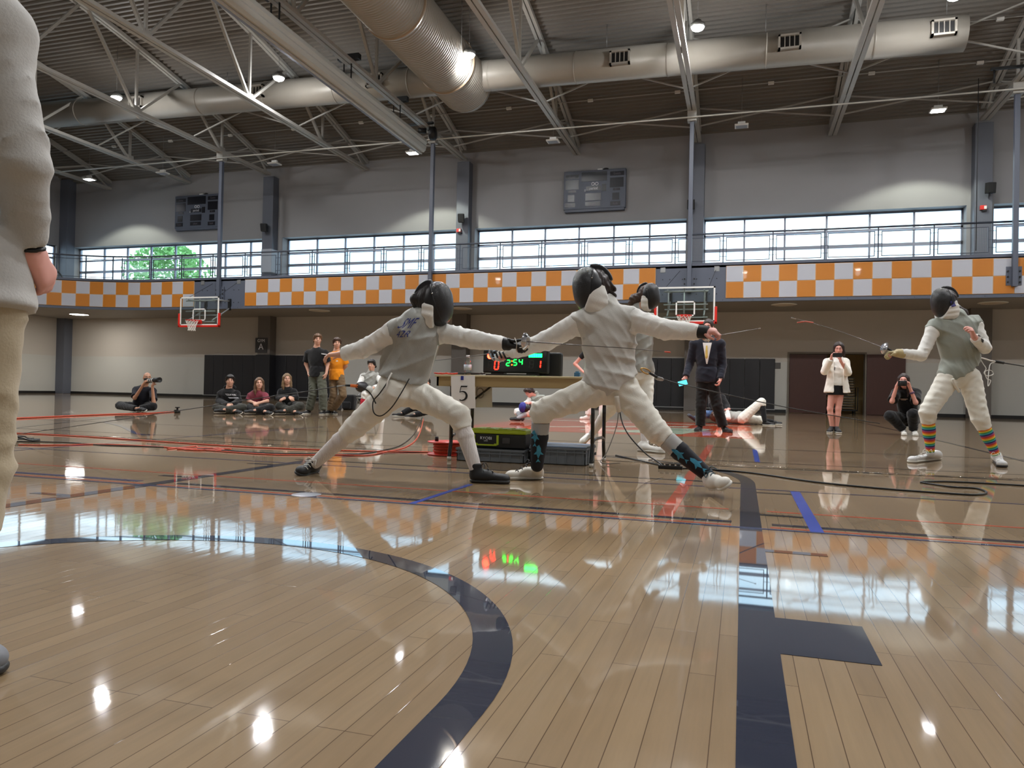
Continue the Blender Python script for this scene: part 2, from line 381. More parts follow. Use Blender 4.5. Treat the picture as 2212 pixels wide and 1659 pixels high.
mb.box((XL-.3, YF, 0), (XL, WY+.35, 4.0), 0); mb.box((XL-.3, YF, 4), (XL, WY+.35, WZ0), 1); mb.box((XL-.3, YF, WZ1), (XL, WY+.35, 14.4), 1)
mb.box((XL-.3, YF, WZ0), (XL, 24.2, WZ1), 1); mb.box((XL-.3, 30.6, WZ0), (XL, WY+.35, WZ1), 1)
mb.build('wall_left', [M_WLOW, M_WUP], kind='structure', fix=False)
mb = MB(); mb.box((XR, YF, 0), (XR+.3, WY+.35, 4), 0); mb.box((XR, YF, 4), (XR+.3, WY+.35, 14.4), 1); mb.build('wall_right', [M_WLOW, M_WUP], kind='structure', fix=False)
# wall behind the camera
mb = MB(); mb.box((XL, YF-.3, 0), (XR, YF, 4), 0); mb.box((XL, YF-.3, 4), (XR, YF, 12.0), 1)
mb.build('wall_front', [M_WLOW, M_WUP], kind='structure', fix=False)
# baseboards
mb = MB(); mb.box((XL, WY-.03, 0), (DX0-.1, WY, .12)); mb.box((DX1+.1, WY-.03, 0), (XR, WY, .12)); mb.build('baseboard_back', M_BASE, kind='structure')
MB().box((XL, YF, 0), (XL+.03, WY-.03, .12)).build('baseboard_left', M_BASE, kind='structure')
# curved corrugated deck, ribs running along the hall
mb = MB(); ys = []; y = YF-.2; p = .205
prof = []
while y < WY+.4:
    for dy, dz in ((0,0),(.075,0),(.1,.075),(.175,.075),(.2,0)): prof.append((y+dy, deck_z(y+dy)+dz))
    y += p
n = len(prof); V = [(XL, a, b) for a, b in prof]+[(XR, a, b) for a, b in prof]
mb.add(V, [(i, i+1, n+i+1, n+i) for i in range(n-1)])
V2 = [(XL, a, deck_z(a)+.25) for a, _ in prof[::10]]+[(XR, a, deck_z(a)+.25) for a, _ in prof[::10]]; n2 = len(V2)//2
mb.add(V2, [(i, i+1, n2+i+1, n2+i) for i in range(n2-1)])
mb.build('ceiling', M_DECK, kind='structure', fix=False)

# windows: frame with mullions and transoms, and the panes of each
def window(k, x0, x1, mull):
    fr = MB(); y0, y1 = WY+.46, WY+.54
    fr.box((x0, y0, WZ0), (x1, y1, WZ0+.09)); fr.box((x0, y0, WZ1-.07), (x1, y1, WZ1)); fr.box((x0, y0, WZ0), (x0+.06, y1, WZ1)); fr.box((x1-.06, y0, WZ0), (x1, y1, WZ1))
    for x in mull: fr.box((x-.035, y0-.02, WZ0), (x+.035, y1, WZ1))
    fr.box((x0, y0, 7.14), (x1, y1, 7.22)); fr.box((x0, y0, 6.51), (x1, y1, 6.64))
    w = MB().box((x0, WY, WZ0-.02), (x1, WY+.6, WZ0)).build('window_%d' % k, M_WHITE, kind='structure')
    fr.build('window_frame', M_ALU, w); MB().box((x0+.05, WY+.495, WZ0+.05), (x1-.05, WY+.505, WZ1-.05)).build('window_pane', M_PANE, w)
window(1, *WIN[0], [-32.9,-31.35,-29.8,-28.25,-26.7,-25.15,-23.65])
window(2, *WIN[1], [-21.39+1.535*i for i in range(1,6)]); window(3, *WIN[2], [-11.45+1.52*i for i in range(1,6)])
window(4, *WIN[3], [-1.58+1.55*i for i in range(1,6)]); window(5, *WIN[4], [8.7+1.55*i for i in range(1,5)])
fr = MB(); x0 = XL-.24; x1 = XL-.16
w = MB().box((XL-.3, 24.2, WZ0-.02), (XL, 30.6, WZ0)).build('window_6', M_WHITE, kind='structure')
for y in (24.2, 25.8, 27.4, 29.0, 30.54): fr.box((x0, y, WZ0), (x1, y+.06, WZ1))
for z in (WZ0, 6.51, 7.14, WZ1-.08): fr.box((x0, 24.2, z), (x1, 30.6, z+.09))
fr.build('window_frame', M_ALU, w); MB().box((XL-.205, 24.2, WZ0), (XL-.195, 30.6, WZ1)).build('window_pane', M_PANE, w)

# doors to the storage room
d1 = MB(); d1.box((DX0-.07, WY-.04, 0), (DX0, WY+.35, DZ+.07)); d1.box((DX1, WY-.04, 0), (DX1+.05, WY+.35, DZ+.07)); d1.box((DX0, WY-.04, DZ), (DX1, WY+.35, DZ+.07))
d1 = d1.build('door_1', M_FRAME, kind='structure')
MB().box((DX0+.01, WY+.02, .01), (3.12, WY+.07, DZ-.01)).build('door_leaf', M_DOOR, d1, bevel=.004)
hg = MB()
for z in (.25, 1.1, 2.05): hg.cyl((DX0, WY+.005, z), (DX0, WY+.005, z+.11), .012, 8)
hg.build('hinge', M_GALV, d1)
d2 = MB().box((4.53, WY-.07, .01), (5.86, WY-.02, DZ-.01)).build('door_2', M_DOOR, kind='structure', bevel=.004)
MB().box((5.74, WY-.13, .98), (5.78, WY-.07, 1.14)).build('door_handle', M_GALV, d2)
# storage room behind the opening
mb = MB(); mb.box((DX0-.6, 34.3, 0), (DX1+.9, 34.4, 3)); mb.box((DX0-.7, WY+.35, 0), (DX0-.6, 34.4, 3)); mb.box((DX1+.9, WY+.35, 0), (DX1+1, 34.4, 3)); mb.box((DX0-.7, WY+.35, 3), (DX1+1, 34.4, 3.1))
mb.build('wall_storage', block_wall('cream_block_wall', (214,190,140), (214,190,140), 9), kind='structure', fix=False)
cart = thing('chair_cart', 'dark wheeled cart loaded with folded chairs in the storage doorway', 'cart', (3.75, 32.3, 0))
mb = MB(); mb.box((3.15, 31.95, .12), (4.35, 32.65, .17)); mb.build('platform', M_BLACK, cart)
for x in (3.16, 4.34):
    q = MB().tube([(x, 31.97, .14), (x, 31.97, 1.05), (x, 32.62, 1.05), (x, 32.62, .14)], .016, 8); q.build('end_rail', M_BLACK, cart)
for x in (3.25, 4.25):
    for y in (32.03, 32.57): MB().cyl((x-.02, y, .06), (x+.02, y, .06), .06, 14).build('wheel', M_BLACK, cart)
m_ch = mat('folded_chair_tan', (150,132,104), .5)
for k in range(12):
    z = .19+k*.105; t = thing('folded_chair', 'tan folded chair lying flat in the stack on the storage cart', 'chair', (3.75, 32.3, z), 'folded chairs on the storage cart')
    dx = random.uniform(-.03, .03)
    MB().box((3.28+dx, 32.0, z), (3.74+dx, 32.6, z+.035)).build('seat', m_ch, t, bevel=.01)
    MB().box((3.8+dx, 32.0, z+.02), (4.2+dx, 32.6, z+.055)).build('backrest', m_ch, t, bevel=.01)
    MB().tube([(3.26+dx, 31.98, z+.05), (4.24+dx, 31.98, z+.075)], .012, 6).build('frame', M_GALV, t)

# columns
def column(name_lbl, x, w, z0, z1, y0, m, cat='column'):
    return tag(MB().box((x-w/2, y0, z0), (x+w/2, WY, z1)).build('wall_column', m, bevel=.01), name_lbl, cat, 'grey columns along the window wall')
nm = ['left of centre behind the two standing spectators', 'in the middle above the water bottle', 'above the right basketball hoop', 'near the right edge beside the red alarm']
for x, s in zip(COLX, nm):
    column('grey upper wall column, '+s, x, .58, 4.0, deck_z(30.9)-.62, 30.75, M_COL)
nm = ['carrying the room sign', 'behind the water bottle', 'behind the standing referee in the blazer', 'behind the fencer in rainbow socks']
for x, s in zip(COLX, nm):
    o = MB().box((x-.36, 30.7, 0), (x+.33, WY, 4.0)).build('wall_column', M_COLW, bevel=.01); tag(o, 'taupe column under the balcony, '+s, 'column', 'taupe columns under the balcony')
o = MB().box((XL, 30.7, 0), (XL+.55, WY, 11.4)).build('wall_column', M_COL, bevel=.01); tag(o, 'grey column in the far left corner of the hall', 'column')

# ================================================================ running-track balcony
bal = thing('running_track_balcony', 'grey balcony of the running track with orange and white checkerboard face', 'balcony', (-8, 29.3, 3.98))
CC, CRAD = (-25.5, 19.9), 7.6
def face(n=26):        # plan of the balcony face from right to left and round the corner
    pts = [(XR, FY)]+[(-25.5, FY)]
    pts += [(CC[0]-CRAD*math.sin(PI/2*i/n), CC[1]+CRAD*math.cos(PI/2*i/n)) for i in range(1, n+1)]
    return pts+[(CC[0]-CRAD, YF)]
FP = face()
def offs(pts, d):       # shift the plan outward (towards the hall)
    out = []
    for i, p in enumerate(pts):
        a = np.array(pts[max(i-1, 0)]); b = np.array(pts[min(i+1, len(pts)-1)]); t = (b-a)/np.linalg.norm(b-a); out.append((p[0]-t[1]*d, p[1]+t[0]*d))
    return out
def ribbon(mb, pts, d0, d1, z0, z1, mi=0):
    A = offs(pts, d0); B = offs(pts, d1); n = len(A)
    V = [(x, y, z0) for x, y in A]+[(x, y, z0) for x, y in B]+[(x, y, z1) for x, y in B]+[(x, y, z1) for x, y in A]
    F = []
    for i in range(n-1):
        for k in range(4): F.append((k*n+i, k*n+i+1, ((k+1) % 4)*n+i+1, ((k+1) % 4)*n+i))
    mb.add(V, F+[(0, n, 2*n, 3*n), tuple(reversed((n-1, 2*n-1, 3*n-1, 4*n-1)))], mi)
mb = MB(); ribbon(mb, FP, -.12, .0, 3.98, 5.37); mb.build('fascia', M_GREY, bal)
poly = [(XR, WY)]+FP+[(XL, YF), (XL, WY)]
MB().prism(poly, (0,0,3.99), (1,0,0), (0,1,0), (0,0,.06)).build('soffit', M_SOFFIT, bal)
MB().prism(poly, (0,0,5.2), (1,0,0), (0,1,0), (0,0,.12)).build('track_deck', mat('track_rubber', (92,94,100), .8), bal)
mb = MB(); ribbon(mb, FP, -.14, .045, 5.27, 5.37); mb.build('top_channel', M_GREY, bal)
mb = MB(); ribbon(mb, FP, -.14, .035, 3.97, 4.07); mb.build('bottom_angle', M_GREY, bal)
x = XR-.4
while x > -25.4: MB().cyl((x, FY-.034, 4.02), (x, FY-.044, 4.02), .013, 6).build('bolt', M_BLACK, bal); x -= 1.02
def checker(pts_fn, n, start):          # n squares along, two rows
    mb = MB(); q = .588
    for i in range(n):
        for r in range(2):
            a, b = pts_fn(i), pts_fn(i+1); z0 = 4.085+r*.575; z1 = z0+.575
            a, b = np.array(a), np.array(b); t = (b-a)/np.linalg.norm(b-a); nrm = np.array([t[1], -t[0]]); nrm = nrm if nrm@(np.array([-8, 5])-a) > 0 else -nrm
            c = np.array([*(a+b)/2+nrm*.02, (z0+z1)/2]); L = np.linalg.norm(b-a)
            mb.obox(c, np.array([*t, 0])*(L/2-.012), np.array([*nrm, 0])*.02, np.array([0,0,.2755]), 1+((i+r+start) % 2))
            mb.obox(c-np.array([*nrm, 0])*.006, np.array([*t, 0])*(L/2), np.array([*nrm, 0])*.013, np.array([0,0,.2875]), 0)
    return mb.build('checker_panel', [M_PGAP, M_PWHITE, M_ORANGE], bal)
checker(lambda i: (-20.77+i*.589, FY), 30, 1)
checker(lambda i: (-.62+i*.592, FY), 28, 1)
def larc(s):
    if s < 2.05: return (-23.45-s, FY)
    a = (s-2.05)/CRAD
    return (CC[0]-CRAD*math.sin(a), CC[1]+CRAD*math.cos(a)) if a < PI/2 else (CC[0]-CRAD, CC[1]-(a-PI/2)*CRAD)
checker(lambda i: larc(i*.588), 30, 0)
# bolt-on plates of the hoop stations
for X in (-22.06, -1.89):
    for dx in (-.95, .95): MB().box((X+dx-.09, FY-.012, 5.06), (X+dx+.09, FY, 5.24)).build('pull_plate', M_GALV, bal)
    for dx in (-.7, -.25, .25, .7, -.95, .95):
        for z in (4.25, 4.8): MB().cyl((X+dx, FY-.012, z), (X+dx, FY, z), .02, 6).build('bolt', M_BLACK, bal)
# one guard rail along the balcony: handrail, posts and framed mesh panels
gd = thing('balcony_guard', 'long steel guard rail with wire mesh panels on top of the balcony', 'railing', (-8, FY+.1, 5.37))
MB().tube([(x, y+.1, 6.43) for x, y in offs([p for p in FP if p[1] > 10]+[], 0)], .035, 8).build('handrail', M_RAIL, gd)
PX = [-27.62+1.68*i for i in range(24)]; x = PX[0]; a, b, z0, z1 = x+.1, x+1.58, 5.44, 6.29; yy = FY+.1
post0 = MB().box((x-.02, FY+.085, 5.32), (x+.02, FY+.115, 6.43)).build('guard_post', M_RAIL, gd)
f = MB(); f.box((a, yy-.012, z0), (b, yy+.012, z0+.025)); f.box((a, yy-.012, z1-.025), (b, yy+.012, z1)); f.box((a, yy-.012, z0), (a+.025, yy+.012, z1)); f.box((b-.025, yy-.012, z0), (b, yy+.012, z1))
for z in (5.6, 5.86, 6.15): f.box((x, yy-.008, z), (a, yy+.008, z+.016)); f.box((b, yy-.008, z), (x+1.68, yy+.008, z+.016))
pan0 = f.build('guard_panel', M_RAIL, gd); wm = MB(); k = a+.05
while k < b: wm.bar((k, yy, z0), (k, yy, z1), .0022); k += .05
k = z0+.05
while k < z1: wm.bar((a, yy, k), (b, yy, k), .0022); k += .05
wm0 = wm.build('wire_mesh', M_GALV, pan0)
for x in PX[1:]:
    dx = x-PX[0]; o = post0.copy(); COL.objects.link(o); o.parent = gd; o.location.x = dx
    o = pan0.copy(); COL.objects.link(o); o.parent = gd; o.location.x = dx; q = wm0.copy(); COL.objects.link(q); q.parent = o
# guard round the corner
mb = MB(); pp = [larc(4.3+.4*i) for i in range(22)]
for z in (5.46, 6.28): mb.tube([(x-.07, y+.07, z) for x, y in pp], .014, 6)
mb.build('corner_rail', M_RAIL, gd); mb = MB()
for i in range(0, 22, 3): mb.box((pp[i][0]-.09, pp[i][1]+.05, 5.32), (pp[i][0]-.05, pp[i][1]+.09, 6.43))
mb.build('corner_post', M_RAIL, gd)
# ================================================================ roof trusses
BC = 10.87
NODES = [27.35-4.85*k for k in range(8)]
tl = ['over the far left corner', 'second from the left, ending between two columns', 'landing on the column with the room sign', 'left of the rolled divider curtain', 'carrying the rolled divider curtain', 'right of the big spiral duct', 'above the right hoop', 'right of the hanging lamp on the right', 'landing on the column with the red alarm', 'beyond the right edge of the view']
for i, X in enumerate(TX):
    col = any(abs(X-c) < .2 for c in COLX)
    t = thing('roof_truss', 'pale steel roof truss '+tl[i], 'truss', (X, 11, BC), 'roof trusses')
    yend = 30.75 if col else 31.15
    MB().box((X-.155, YF, BC-.06), (X-.02, yend, BC+.05)).box((X+.02, YF, BC-.06), (X+.155, yend, BC+.05)).build('bottom_chord', M_STEEL, t)
    mb = MB(); ys = [YF+(yend-YF)*k/40 for k in range(41)]
    for s in (-1, 1):
        for k in range(40):
            a, b = ys[k], ys[k+1]; xa, xb = sorted((X+s*.02, X+s*.13))
            za, zb = deck_z(a)-.02, deck_z(b)-.02
            mb.add([(xa,a,za-.14),(xb,a,za-.14),(xb,b,zb-.14),(xa,b,zb-.14),(xa,a,za),(xb,a,za),(xb,b,zb),(xa,b,zb)], [(3,2,1,0),(4,5,6,7),(0,1,5,4),(1,2,6,5),(2,3,7,6),(3,0,4,7)])
    mb.build('top_chord', M_STEEL, t, fix=False)
    for k, y in enumerate(NODES):
        MB().bar((X, y, BC), (X, y, deck_z(y)-.08), .085, .085, up=(0,1,0)).build('vertical_strut', M_STEEL, t)
        for s in (-1, 1):
            y2 = y+s*2.3
            if y2 < YF: continue
            MB().bar((X-.05*s, y+s*.08, BC), (X-.05*s, y2, deck_z(y2)-.1), .09, .1, up=(1,0,0)).build('diagonal_strut', M_STEEL, t)
        MB().box((X-.008, y-.22, BC-.03), (X+.008, y+.22, BC+.24)).build('gusset_plate', M_STEEL, t)
    MB().bar((X, 29.9, deck_z(29.9)-.1), (X, yend-.1, BC), .07, .07, up=(1,0,0)).build('diagonal_strut', M_STEEL, t)
# cross braces between trusses
for i in range(len(TX)-1):
    for Y, g in ((29.3, 'near the window wall'), (25.5, 'beside the long duct')):
        t = thing('cross_brace', 'thin cross brace %s, %s bay from the left' % (g, ORD[i]), 'brace', ((TX[i]+TX[i+1])/2, Y, BC), 'cross braces of the roof')
        a, b = TX[i]+.1, TX[i+1]-.1; zt = deck_z(Y)-.18
        MB().bar((a, Y, BC+.08), (b, Y, zt), .045, .045).build('brace_bar', M_STEEL, t)
        MB().bar((a, Y+.07, zt), (b, Y+.07, BC+.08), .045, .045).build('brace_bar', M_STEEL, t)
# hangers of the balcony, and the long conduit crossing the hall
for X, s in zip([-22.06, -11.99, -1.89, 8.24], ['behind the left hoop', 'ending behind the head of the left lunging fencer', 'above the right hoop', 'near the right edge of the view']):
    t = thing('balcony_hanger', 'grey steel balcony hanger '+s, 'hanger post', (X, FY-.12, 4.3), 'hanger posts of the balcony')
    MB().box((X-.075, FY-.2, 4.3 if X > -13 else 4.3), (X+.075, FY-.05, BC-.1)).build('post', M_GREY, t, bevel=.01)
    MB().box((X-.22, FY-.06, 4.35), (X+.22, FY-.015, 4.95)).build('foot_plate', M_GREY, t)
    MB().box((X-.16, FY-.28, BC-.42), (X+.16, FY+.02, BC-.06)).build('head_bracket', M_STEEL, t)
    q = MB()
    for z in (4.45, 4.62, 4.8): q.cyl((X-.17, FY-.09, z), (X-.17, FY-.05, z), .03, 6); q.cyl((X+.17, FY-.09, z), (X+.17, FY-.05, z), .03, 6)
    q.build('bolt', M_BLACK, t)
tag(MB().cyl((XL+.2, FY-.35, BC-.32), (XR, FY-.35, BC-.32), .028, 8).build('sprinkler_pipe', mat('pipe_white', (200,198,190), .4)), 'thin pale pipe crossing the whole hall under the trusses', 'pipe')
for k, y in enumerate((26.2, 28.2)):
    z = deck_z(y)-.22
    pr = thing('sprinkler_line', ['thin sprinkler line close under the roof deck, the one further from the window wall', 'thin sprinkler line close under the roof deck, the one nearest the window wall'][k], 'pipe', (-9, y, z))
    MB().cyl((XL+.5, y, z), (XR, y, z), .016, 6).build('pipe', M_STEEL, pr)
    for x in np.arange(-30, 14, 3.3): MB().box((x+1.0, y-.05, z-.06), (x+1.2, y+.05, z+.03)).build('sprinkler_head', M_WHITE, pr)

# ================================================================ ducts
def ribbed(p, q, r, pitch, amp, n=40, cap0=False, cap1=False):
    p, q = np.array(p, float), np.array(q, float); d = q-p; L = np.linalg.norm(d); mb = MB(); prof = []; k = int(L/pitch)
    if cap0: prof.append((0, 0))
    for i in range(k):
        s = i*pitch; prof += [(r, s), (r, s+pitch*.72), (r+amp, s+pitch*.8), (r+amp, s+pitch*.92)]
    prof.append((r, L))
    if cap1: prof.append((0, L))
    mb.lathe(prof, p, n, 0, d); return mb
def flat_tube(p, q, r): return MB().tube([p, q], r, 40)
dz = lambda x: 11.42+(x-5)*(-.02)
DY = 24.6
xd = thing('long_duct', 'long beige round air duct running along the window wall under the roof', 'duct', (-8, DY, 11.6))
flat_tube((-34, DY, dz(-34)), (6.05, DY, dz(6.05)), .52).build('duct_pipe', M_DUCT, xd)
for x in np.arange(-33, 6, 3.05): MB().lathe([(.515,-.03),(.53,-.025),(.53,.025),(.515,.03)], (x, DY, dz(x)), 40, 0, (1,0,-.02)).build('duct_seam', M_DUCT, xd)
for x in (-23.6, -17.9, -12.9, -4.0, 1.2, 6.0-.62):
    z = dz(x)
    b = MB()
    b.box((x-.33, DY-.62, z-.26), (x+.33, DY-.3, z-.2)); b.box((x-.33, DY-.62, z+.14), (x+.33, DY-.3, z+.2)); b.box((x-.33, DY-.62, z-.26), (x-.27, DY-.3, z+.2)); b.box((x+.27, DY-.62, z-.26), (x+.33, DY-.3, z+.2))
    g = b.build('air_grille', M_DUCT, xd)
    MB().box((x-.27, DY-.54, z-.2), (x+.27, DY-.5, z+.14)).build('grille_opening', M_BLACK, g)
    c = MB()
    for dx in (-.14, 0, .14): c.box((x+dx-.012, DY-.6, z-.2), (x+dx+.012, DY-.54, z+.14))
    c.build('grille_vane', M_DUCT, g)
for x in TX[:-2]:
    MB().tube([(x+2.4, DY, dz(x)+.55), (x+2.4, DY, deck_z(DY))], .008, 5).build('hanger_rod', M_GALV, xd)
yd = thing('spiral_duct', 'large corrugated spiral duct coming from overhead and meeting the long duct', 'duct', (-9.72, 12, 11.55))
YX, YZ, YR = -9.72, 11.6, .95
segs = [(YF, 8.0), (8.0, 14.0), (14.0, 19.2), (19.2, 23.2), (23.2, 25.0)]
for a, b in segs: ribbed((YX, a, YZ), (YX, b, YZ), YR, .11, .014, 48).build('duct_section', M_DUCT, yd)
for a, b in segs[1:]: MB().lathe([(YR+.01, -.05), (YR+.05, -.04), (YR+.05, .04), (YR+.01, .05)], (YX, a, YZ), 48, 0, (0,1,0)).build('joint_band', mat('duct_band', (146,126,104), .4, metal=.2), yd)
mb = MB(); R2 = YR-.02; mb.lathe([(R2*math.cos(t), .8*R2*math.sin(t)) for t in np.linspace(0, PI/2, 12)], (YX, 25.0, YZ), 48, 0, (0,1,0)); mb.build('duct_end', M_DUCT, yd)
for y in (3, 10, 16.5, 22): MB().tube([(YX-.98, y, YZ), (YX-.98, y, deck_z(y))], .01, 5).tube([(YX+.98, y, YZ), (YX+.98, y, deck_z(y))], .01, 5).build('hanger_rod', M_GALV, yd)

# ================================================================ rolled divider curtain under its truss
cu = thing('divider_curtain', 'long rolled up gym divider curtain in white and grey hanging under a truss', 'curtain', (-12.0, 12, 9.4))
def extr(mbx, prof, y0, y1, mi=0):
    mbx.prism(prof, (0, y0, 0), (1,0,0), (0,0,1), (0, y1-y0, 0), mi); return mbx
CX = -12.02
roll = [(CX-.36,9.97),(CX-.30,9.89),(CX+.06,9.74),(CX+.16,9.73),(CX+.24,9.80),(CX+.27,9.93),(CX+.24,9.99),(CX+.30,10.08),(CX+.28,10.2),(CX+.14,10.33),(CX-.2,10.36),(CX-.34,10.25)]
extr(MB(), roll, YF, 26.2).build('curtain_roll', mat('curtain_white_mesh', (172,172,166), .6, var=.1, vscale=5, bump=.35, bscale=22, stretch=(1,.15,1)), cu)
extr(MB(), [(CX-.40,10.3),(CX-.40,9.95),(CX-.33,9.87),(CX+.05,9.71),(CX+.06,9.735),(CX-.31,9.89),(CX-.365,9.97),(CX-.365,10.3)], YF, 26.24).build('curtain_shade_slab', mat('curtain_underside_shade', (98,96,106), .5, bump=.15, bscale=8), cu)  # thin dark slab: shade on the roll's underside, put into its colour
extr(MB(), [(CX+.02,9.68),(CX+.08,9.68),(CX+.08,9.73),(CX+.02,9.73)], YF, 26.25).build('bottom_rail', M_STEEL, cu)
for y in (1.5, 7.0, 12.4, 16.9, 20.7, 24.2):
    MB().box((CX-.34, y-.09, BC+.05), (CX+.4, y+.09, BC+.22)).build('strap_clamp', M_BLACK, cu)
    MB().box((CX+.1, y-.03, 10.3), (CX+.115, y+.03, BC+.06)).box((CX-.16, y-.03, 10.3), (CX-.145, y+.03, BC+.06)).build('strap', M_BLACK, cu)
wm = thing('winch', 'round black winch on the truss end beside the rolled curtain', 'winch', (-11.6, 26.4, 10.5))
MB().lathe([(0,-.14),(.2,-.14),(.26,-.1),(.26,.1),(.2,.14),(0,.14)], (-11.72, 26.7, 10.62), 24, 0, (1,.2,0)).build('drum', M_BLACK, wm)
MB().box((-12.7, 26.4, 10.9), (-11.6, 26.5, 10.98)).build('arm', M_BLACK, wm)
MB().cyl((-12.25, 26.5, 10.7), (-11.95, 26.6, 10.7), .1, 14).build('motor', M_BLACK, wm)
wl = thing('winch', 'black winch at the right edge under the last truss', 'winch', (8.2, 26.3, 10.5))
MB().box((7.2, 26.3, 10.9), (8.5, 26.38, 10.98)).build('arm', M_BLACK, wl); MB().cyl((8.1, 26.1, 11.08), (8.5, 26.1, 11.08), .16, 16).build('drum', M_BLACK, wl); MB().cyl((7.3, 26.34, 10.95), (7.3, 26.34, 10.5), .03, 8).build('hook', M_BLACK, wl)
tag(MB().cyl((7.02, 26.9, 5.4), (7.02, 26.9, 10.9), .012, 6).build('hanging_cable', M_BLACK), 'thin dark cable hanging down near the right edge', 'cable')

# ================================================================ lamps
E_LAMP = mat('lamp_lens_lit', (255,255,255), .5, emit=(255,250,238), estr=60)
E_FLOOD = mat('flood_lens_lit', (255,255,255), .5, emit=(250,250,255), estr=30)
E_DOWN = mat('downlight_lens_lit', (255,255,255), .5, emit=(255,250,240), estr=14)
M_LENS = mat('unlit_lens', (150,156,166), .3)
def light(kind, name, loc, power, color=(1,.95,.86), size=.4, spot=None, rot=None, blend=.3):
    l = bpy.data.lights.new(name, kind); l.energy = power; l.color = color
    if kind == 'AREA': l.shape = 'DISK'; l.size = size
    else: l.shadow_soft_size = size
    if kind == 'SPOT': l.spot_size = spot; l.spot_blend = blend
    o = bpy.data.objects.new(name, l); COL.objects.link(o); o.location = loc
    if rot is not None: o.rotation_euler = rot
    return o
PENDP = 330
pend0 = None
rows = [(22.4, [-22.9, -15.75, -8.62, -1.44, 5.25, 12.2], 11.5), (12.0, [-27, -19.5, -12.0, -4.5, 3.0, 10.5], 11.6), (2.0, [-24, -15.75, -7.3, 1.2, 10.5], 11.6), (-5.0, [-20, -11.9, 0, 8], 10.2)]
pl = ['above the leftmost truss node', 'left of the rolled curtain', 'beside the end of the spiral duct', 'above the right hoop', 'at the top right corner', 'beyond the right edge']
for r, (Y, xs_, z) in enumerate(rows):
    for i, x in enumerate(xs_):
        lb = 'lit round high bay lamp on a cable, '+pl[i] if r == 0 else 'lit round high bay lamp, %s from the left in the %s row from the windows' % (ORD[i], ORD[r])
        if True:
            pend0 = thing('high_bay_lamp', lb, 'lamp', (x, Y, z), 'round high bay lamps')
            MB().lathe([(.0,.16),(.1,.16),(.13,.1),(.21,.05),(.215,-.03),(.19,-.05)], (x, Y, z), 28).build('housing', M_GALV, pend0)
            MB().lathe([(.0,-.15),(.09,-.14),(.16,-.1),(.19,-.04)], (x, Y, z), 28).build('lens', E_LAMP, pend0)
            MB().cyl((x, Y, z+.15), (x, Y, deck_z(Y)-.0), .008, 6).build('cable', M_GALV, pend0)
        pw = (1.0, 3.0, 1.0, .1)[r]; light('AREA', 'high_bay_light', (x, Y, z-.1), PENDP*pw, (.97,.98,1), size=.42); light('POINT', 'high_bay_glow', (x, Y, z-.36), (90, 45, 25, 10)[r], (.97,.98,1), size=.16)
fl0 = None
FX = [(-30.3, 1), (-25.95, 0), (-19.9, 0), (-13.25, 1), (-7.24, 0), (-.19, 0), (6.16, 1), (12.5, 0)]
fn = ['near the far left corner', 'second from the left', 'third from the left, right of the first hanger', 'just under the end of the rolled curtain', 'above the centre scoreboard', 'right of the hanger over the right hoop', 'at the right above the bright pool on the wall', 'beyond the right edge']
def flood(x, lit, lb):
    y, z = 28.15, 10.42
    t = thing('flood_light', lb, 'lamp', (x, y, z), 'flat flood lights along the window wall')
    b = MB(); b.box((x-.24, y-.2, z-.02), (x+.24, y+.2, z+.04)); b.build('frame', M_WHITE, t, bevel=.01)
    MB().box((x-.19, y-.15, z-.03), (x+.19, y+.15, z-.018)).build('lens', E_FLOOD if lit else M_LENS, t)
    MB().box((x-.13, y-.05, z+.09), (x+.13, y+.05, z+.16)).box((x-.02, y-.02, z+.03), (x+.02, y+.02, z+.1)).build('driver', M_WHITE, t)
    MB().cyl((x, y, z+.15), (x, y, deck_z(y)), .006, 5).build('cable', M_GALV, t)
for (x, lit), s in zip(FX, fn):
    flood(x, lit, ('lit' if lit else 'unlit')+' flat square flood light, '+s)
    if lit: light('SPOT', 'flood_beam', (x, 28.6, 10.3), 340, (.95,1,.84), .09, math.radians(118), (math.radians(4), 0, 0), .22)
for x, y, s, lit in ((-31.4, 28.79, 'in the far left corner', 1), (-17.75, 28.6, 'above the standing spectators', 0), (-11.1, 28.6, 'behind the left lunging fencer', 0), (1.4, 28.7, 'above the doors', 0), (8.1, 29.0, 'near the right edge', 0)):
    t = thing('soffit_light', ('lit' if lit else 'unlit')+' round light in the soffit under the balcony, '+s, 'lamp', (x, y, 3.95), 'lights under the balcony')
    MB().lathe([(.0,.0),(.44,0),(.46,-.02),(.42,-.04)], (x, y, 3.99), 28).build('trim_ring', M_WHITE, t)
    MB().lathe([(.0,-.05),(.3,-.05),(.41,-.035)], (x, y, 3.99), 28).build('lens', E_DOWN if lit else mat('soffit_lens', (205,190,170), .3), t)
    if lit: light('AREA', 'soffit_glow', (x, y, 3.9), 45, (1,.98,.94), .8)

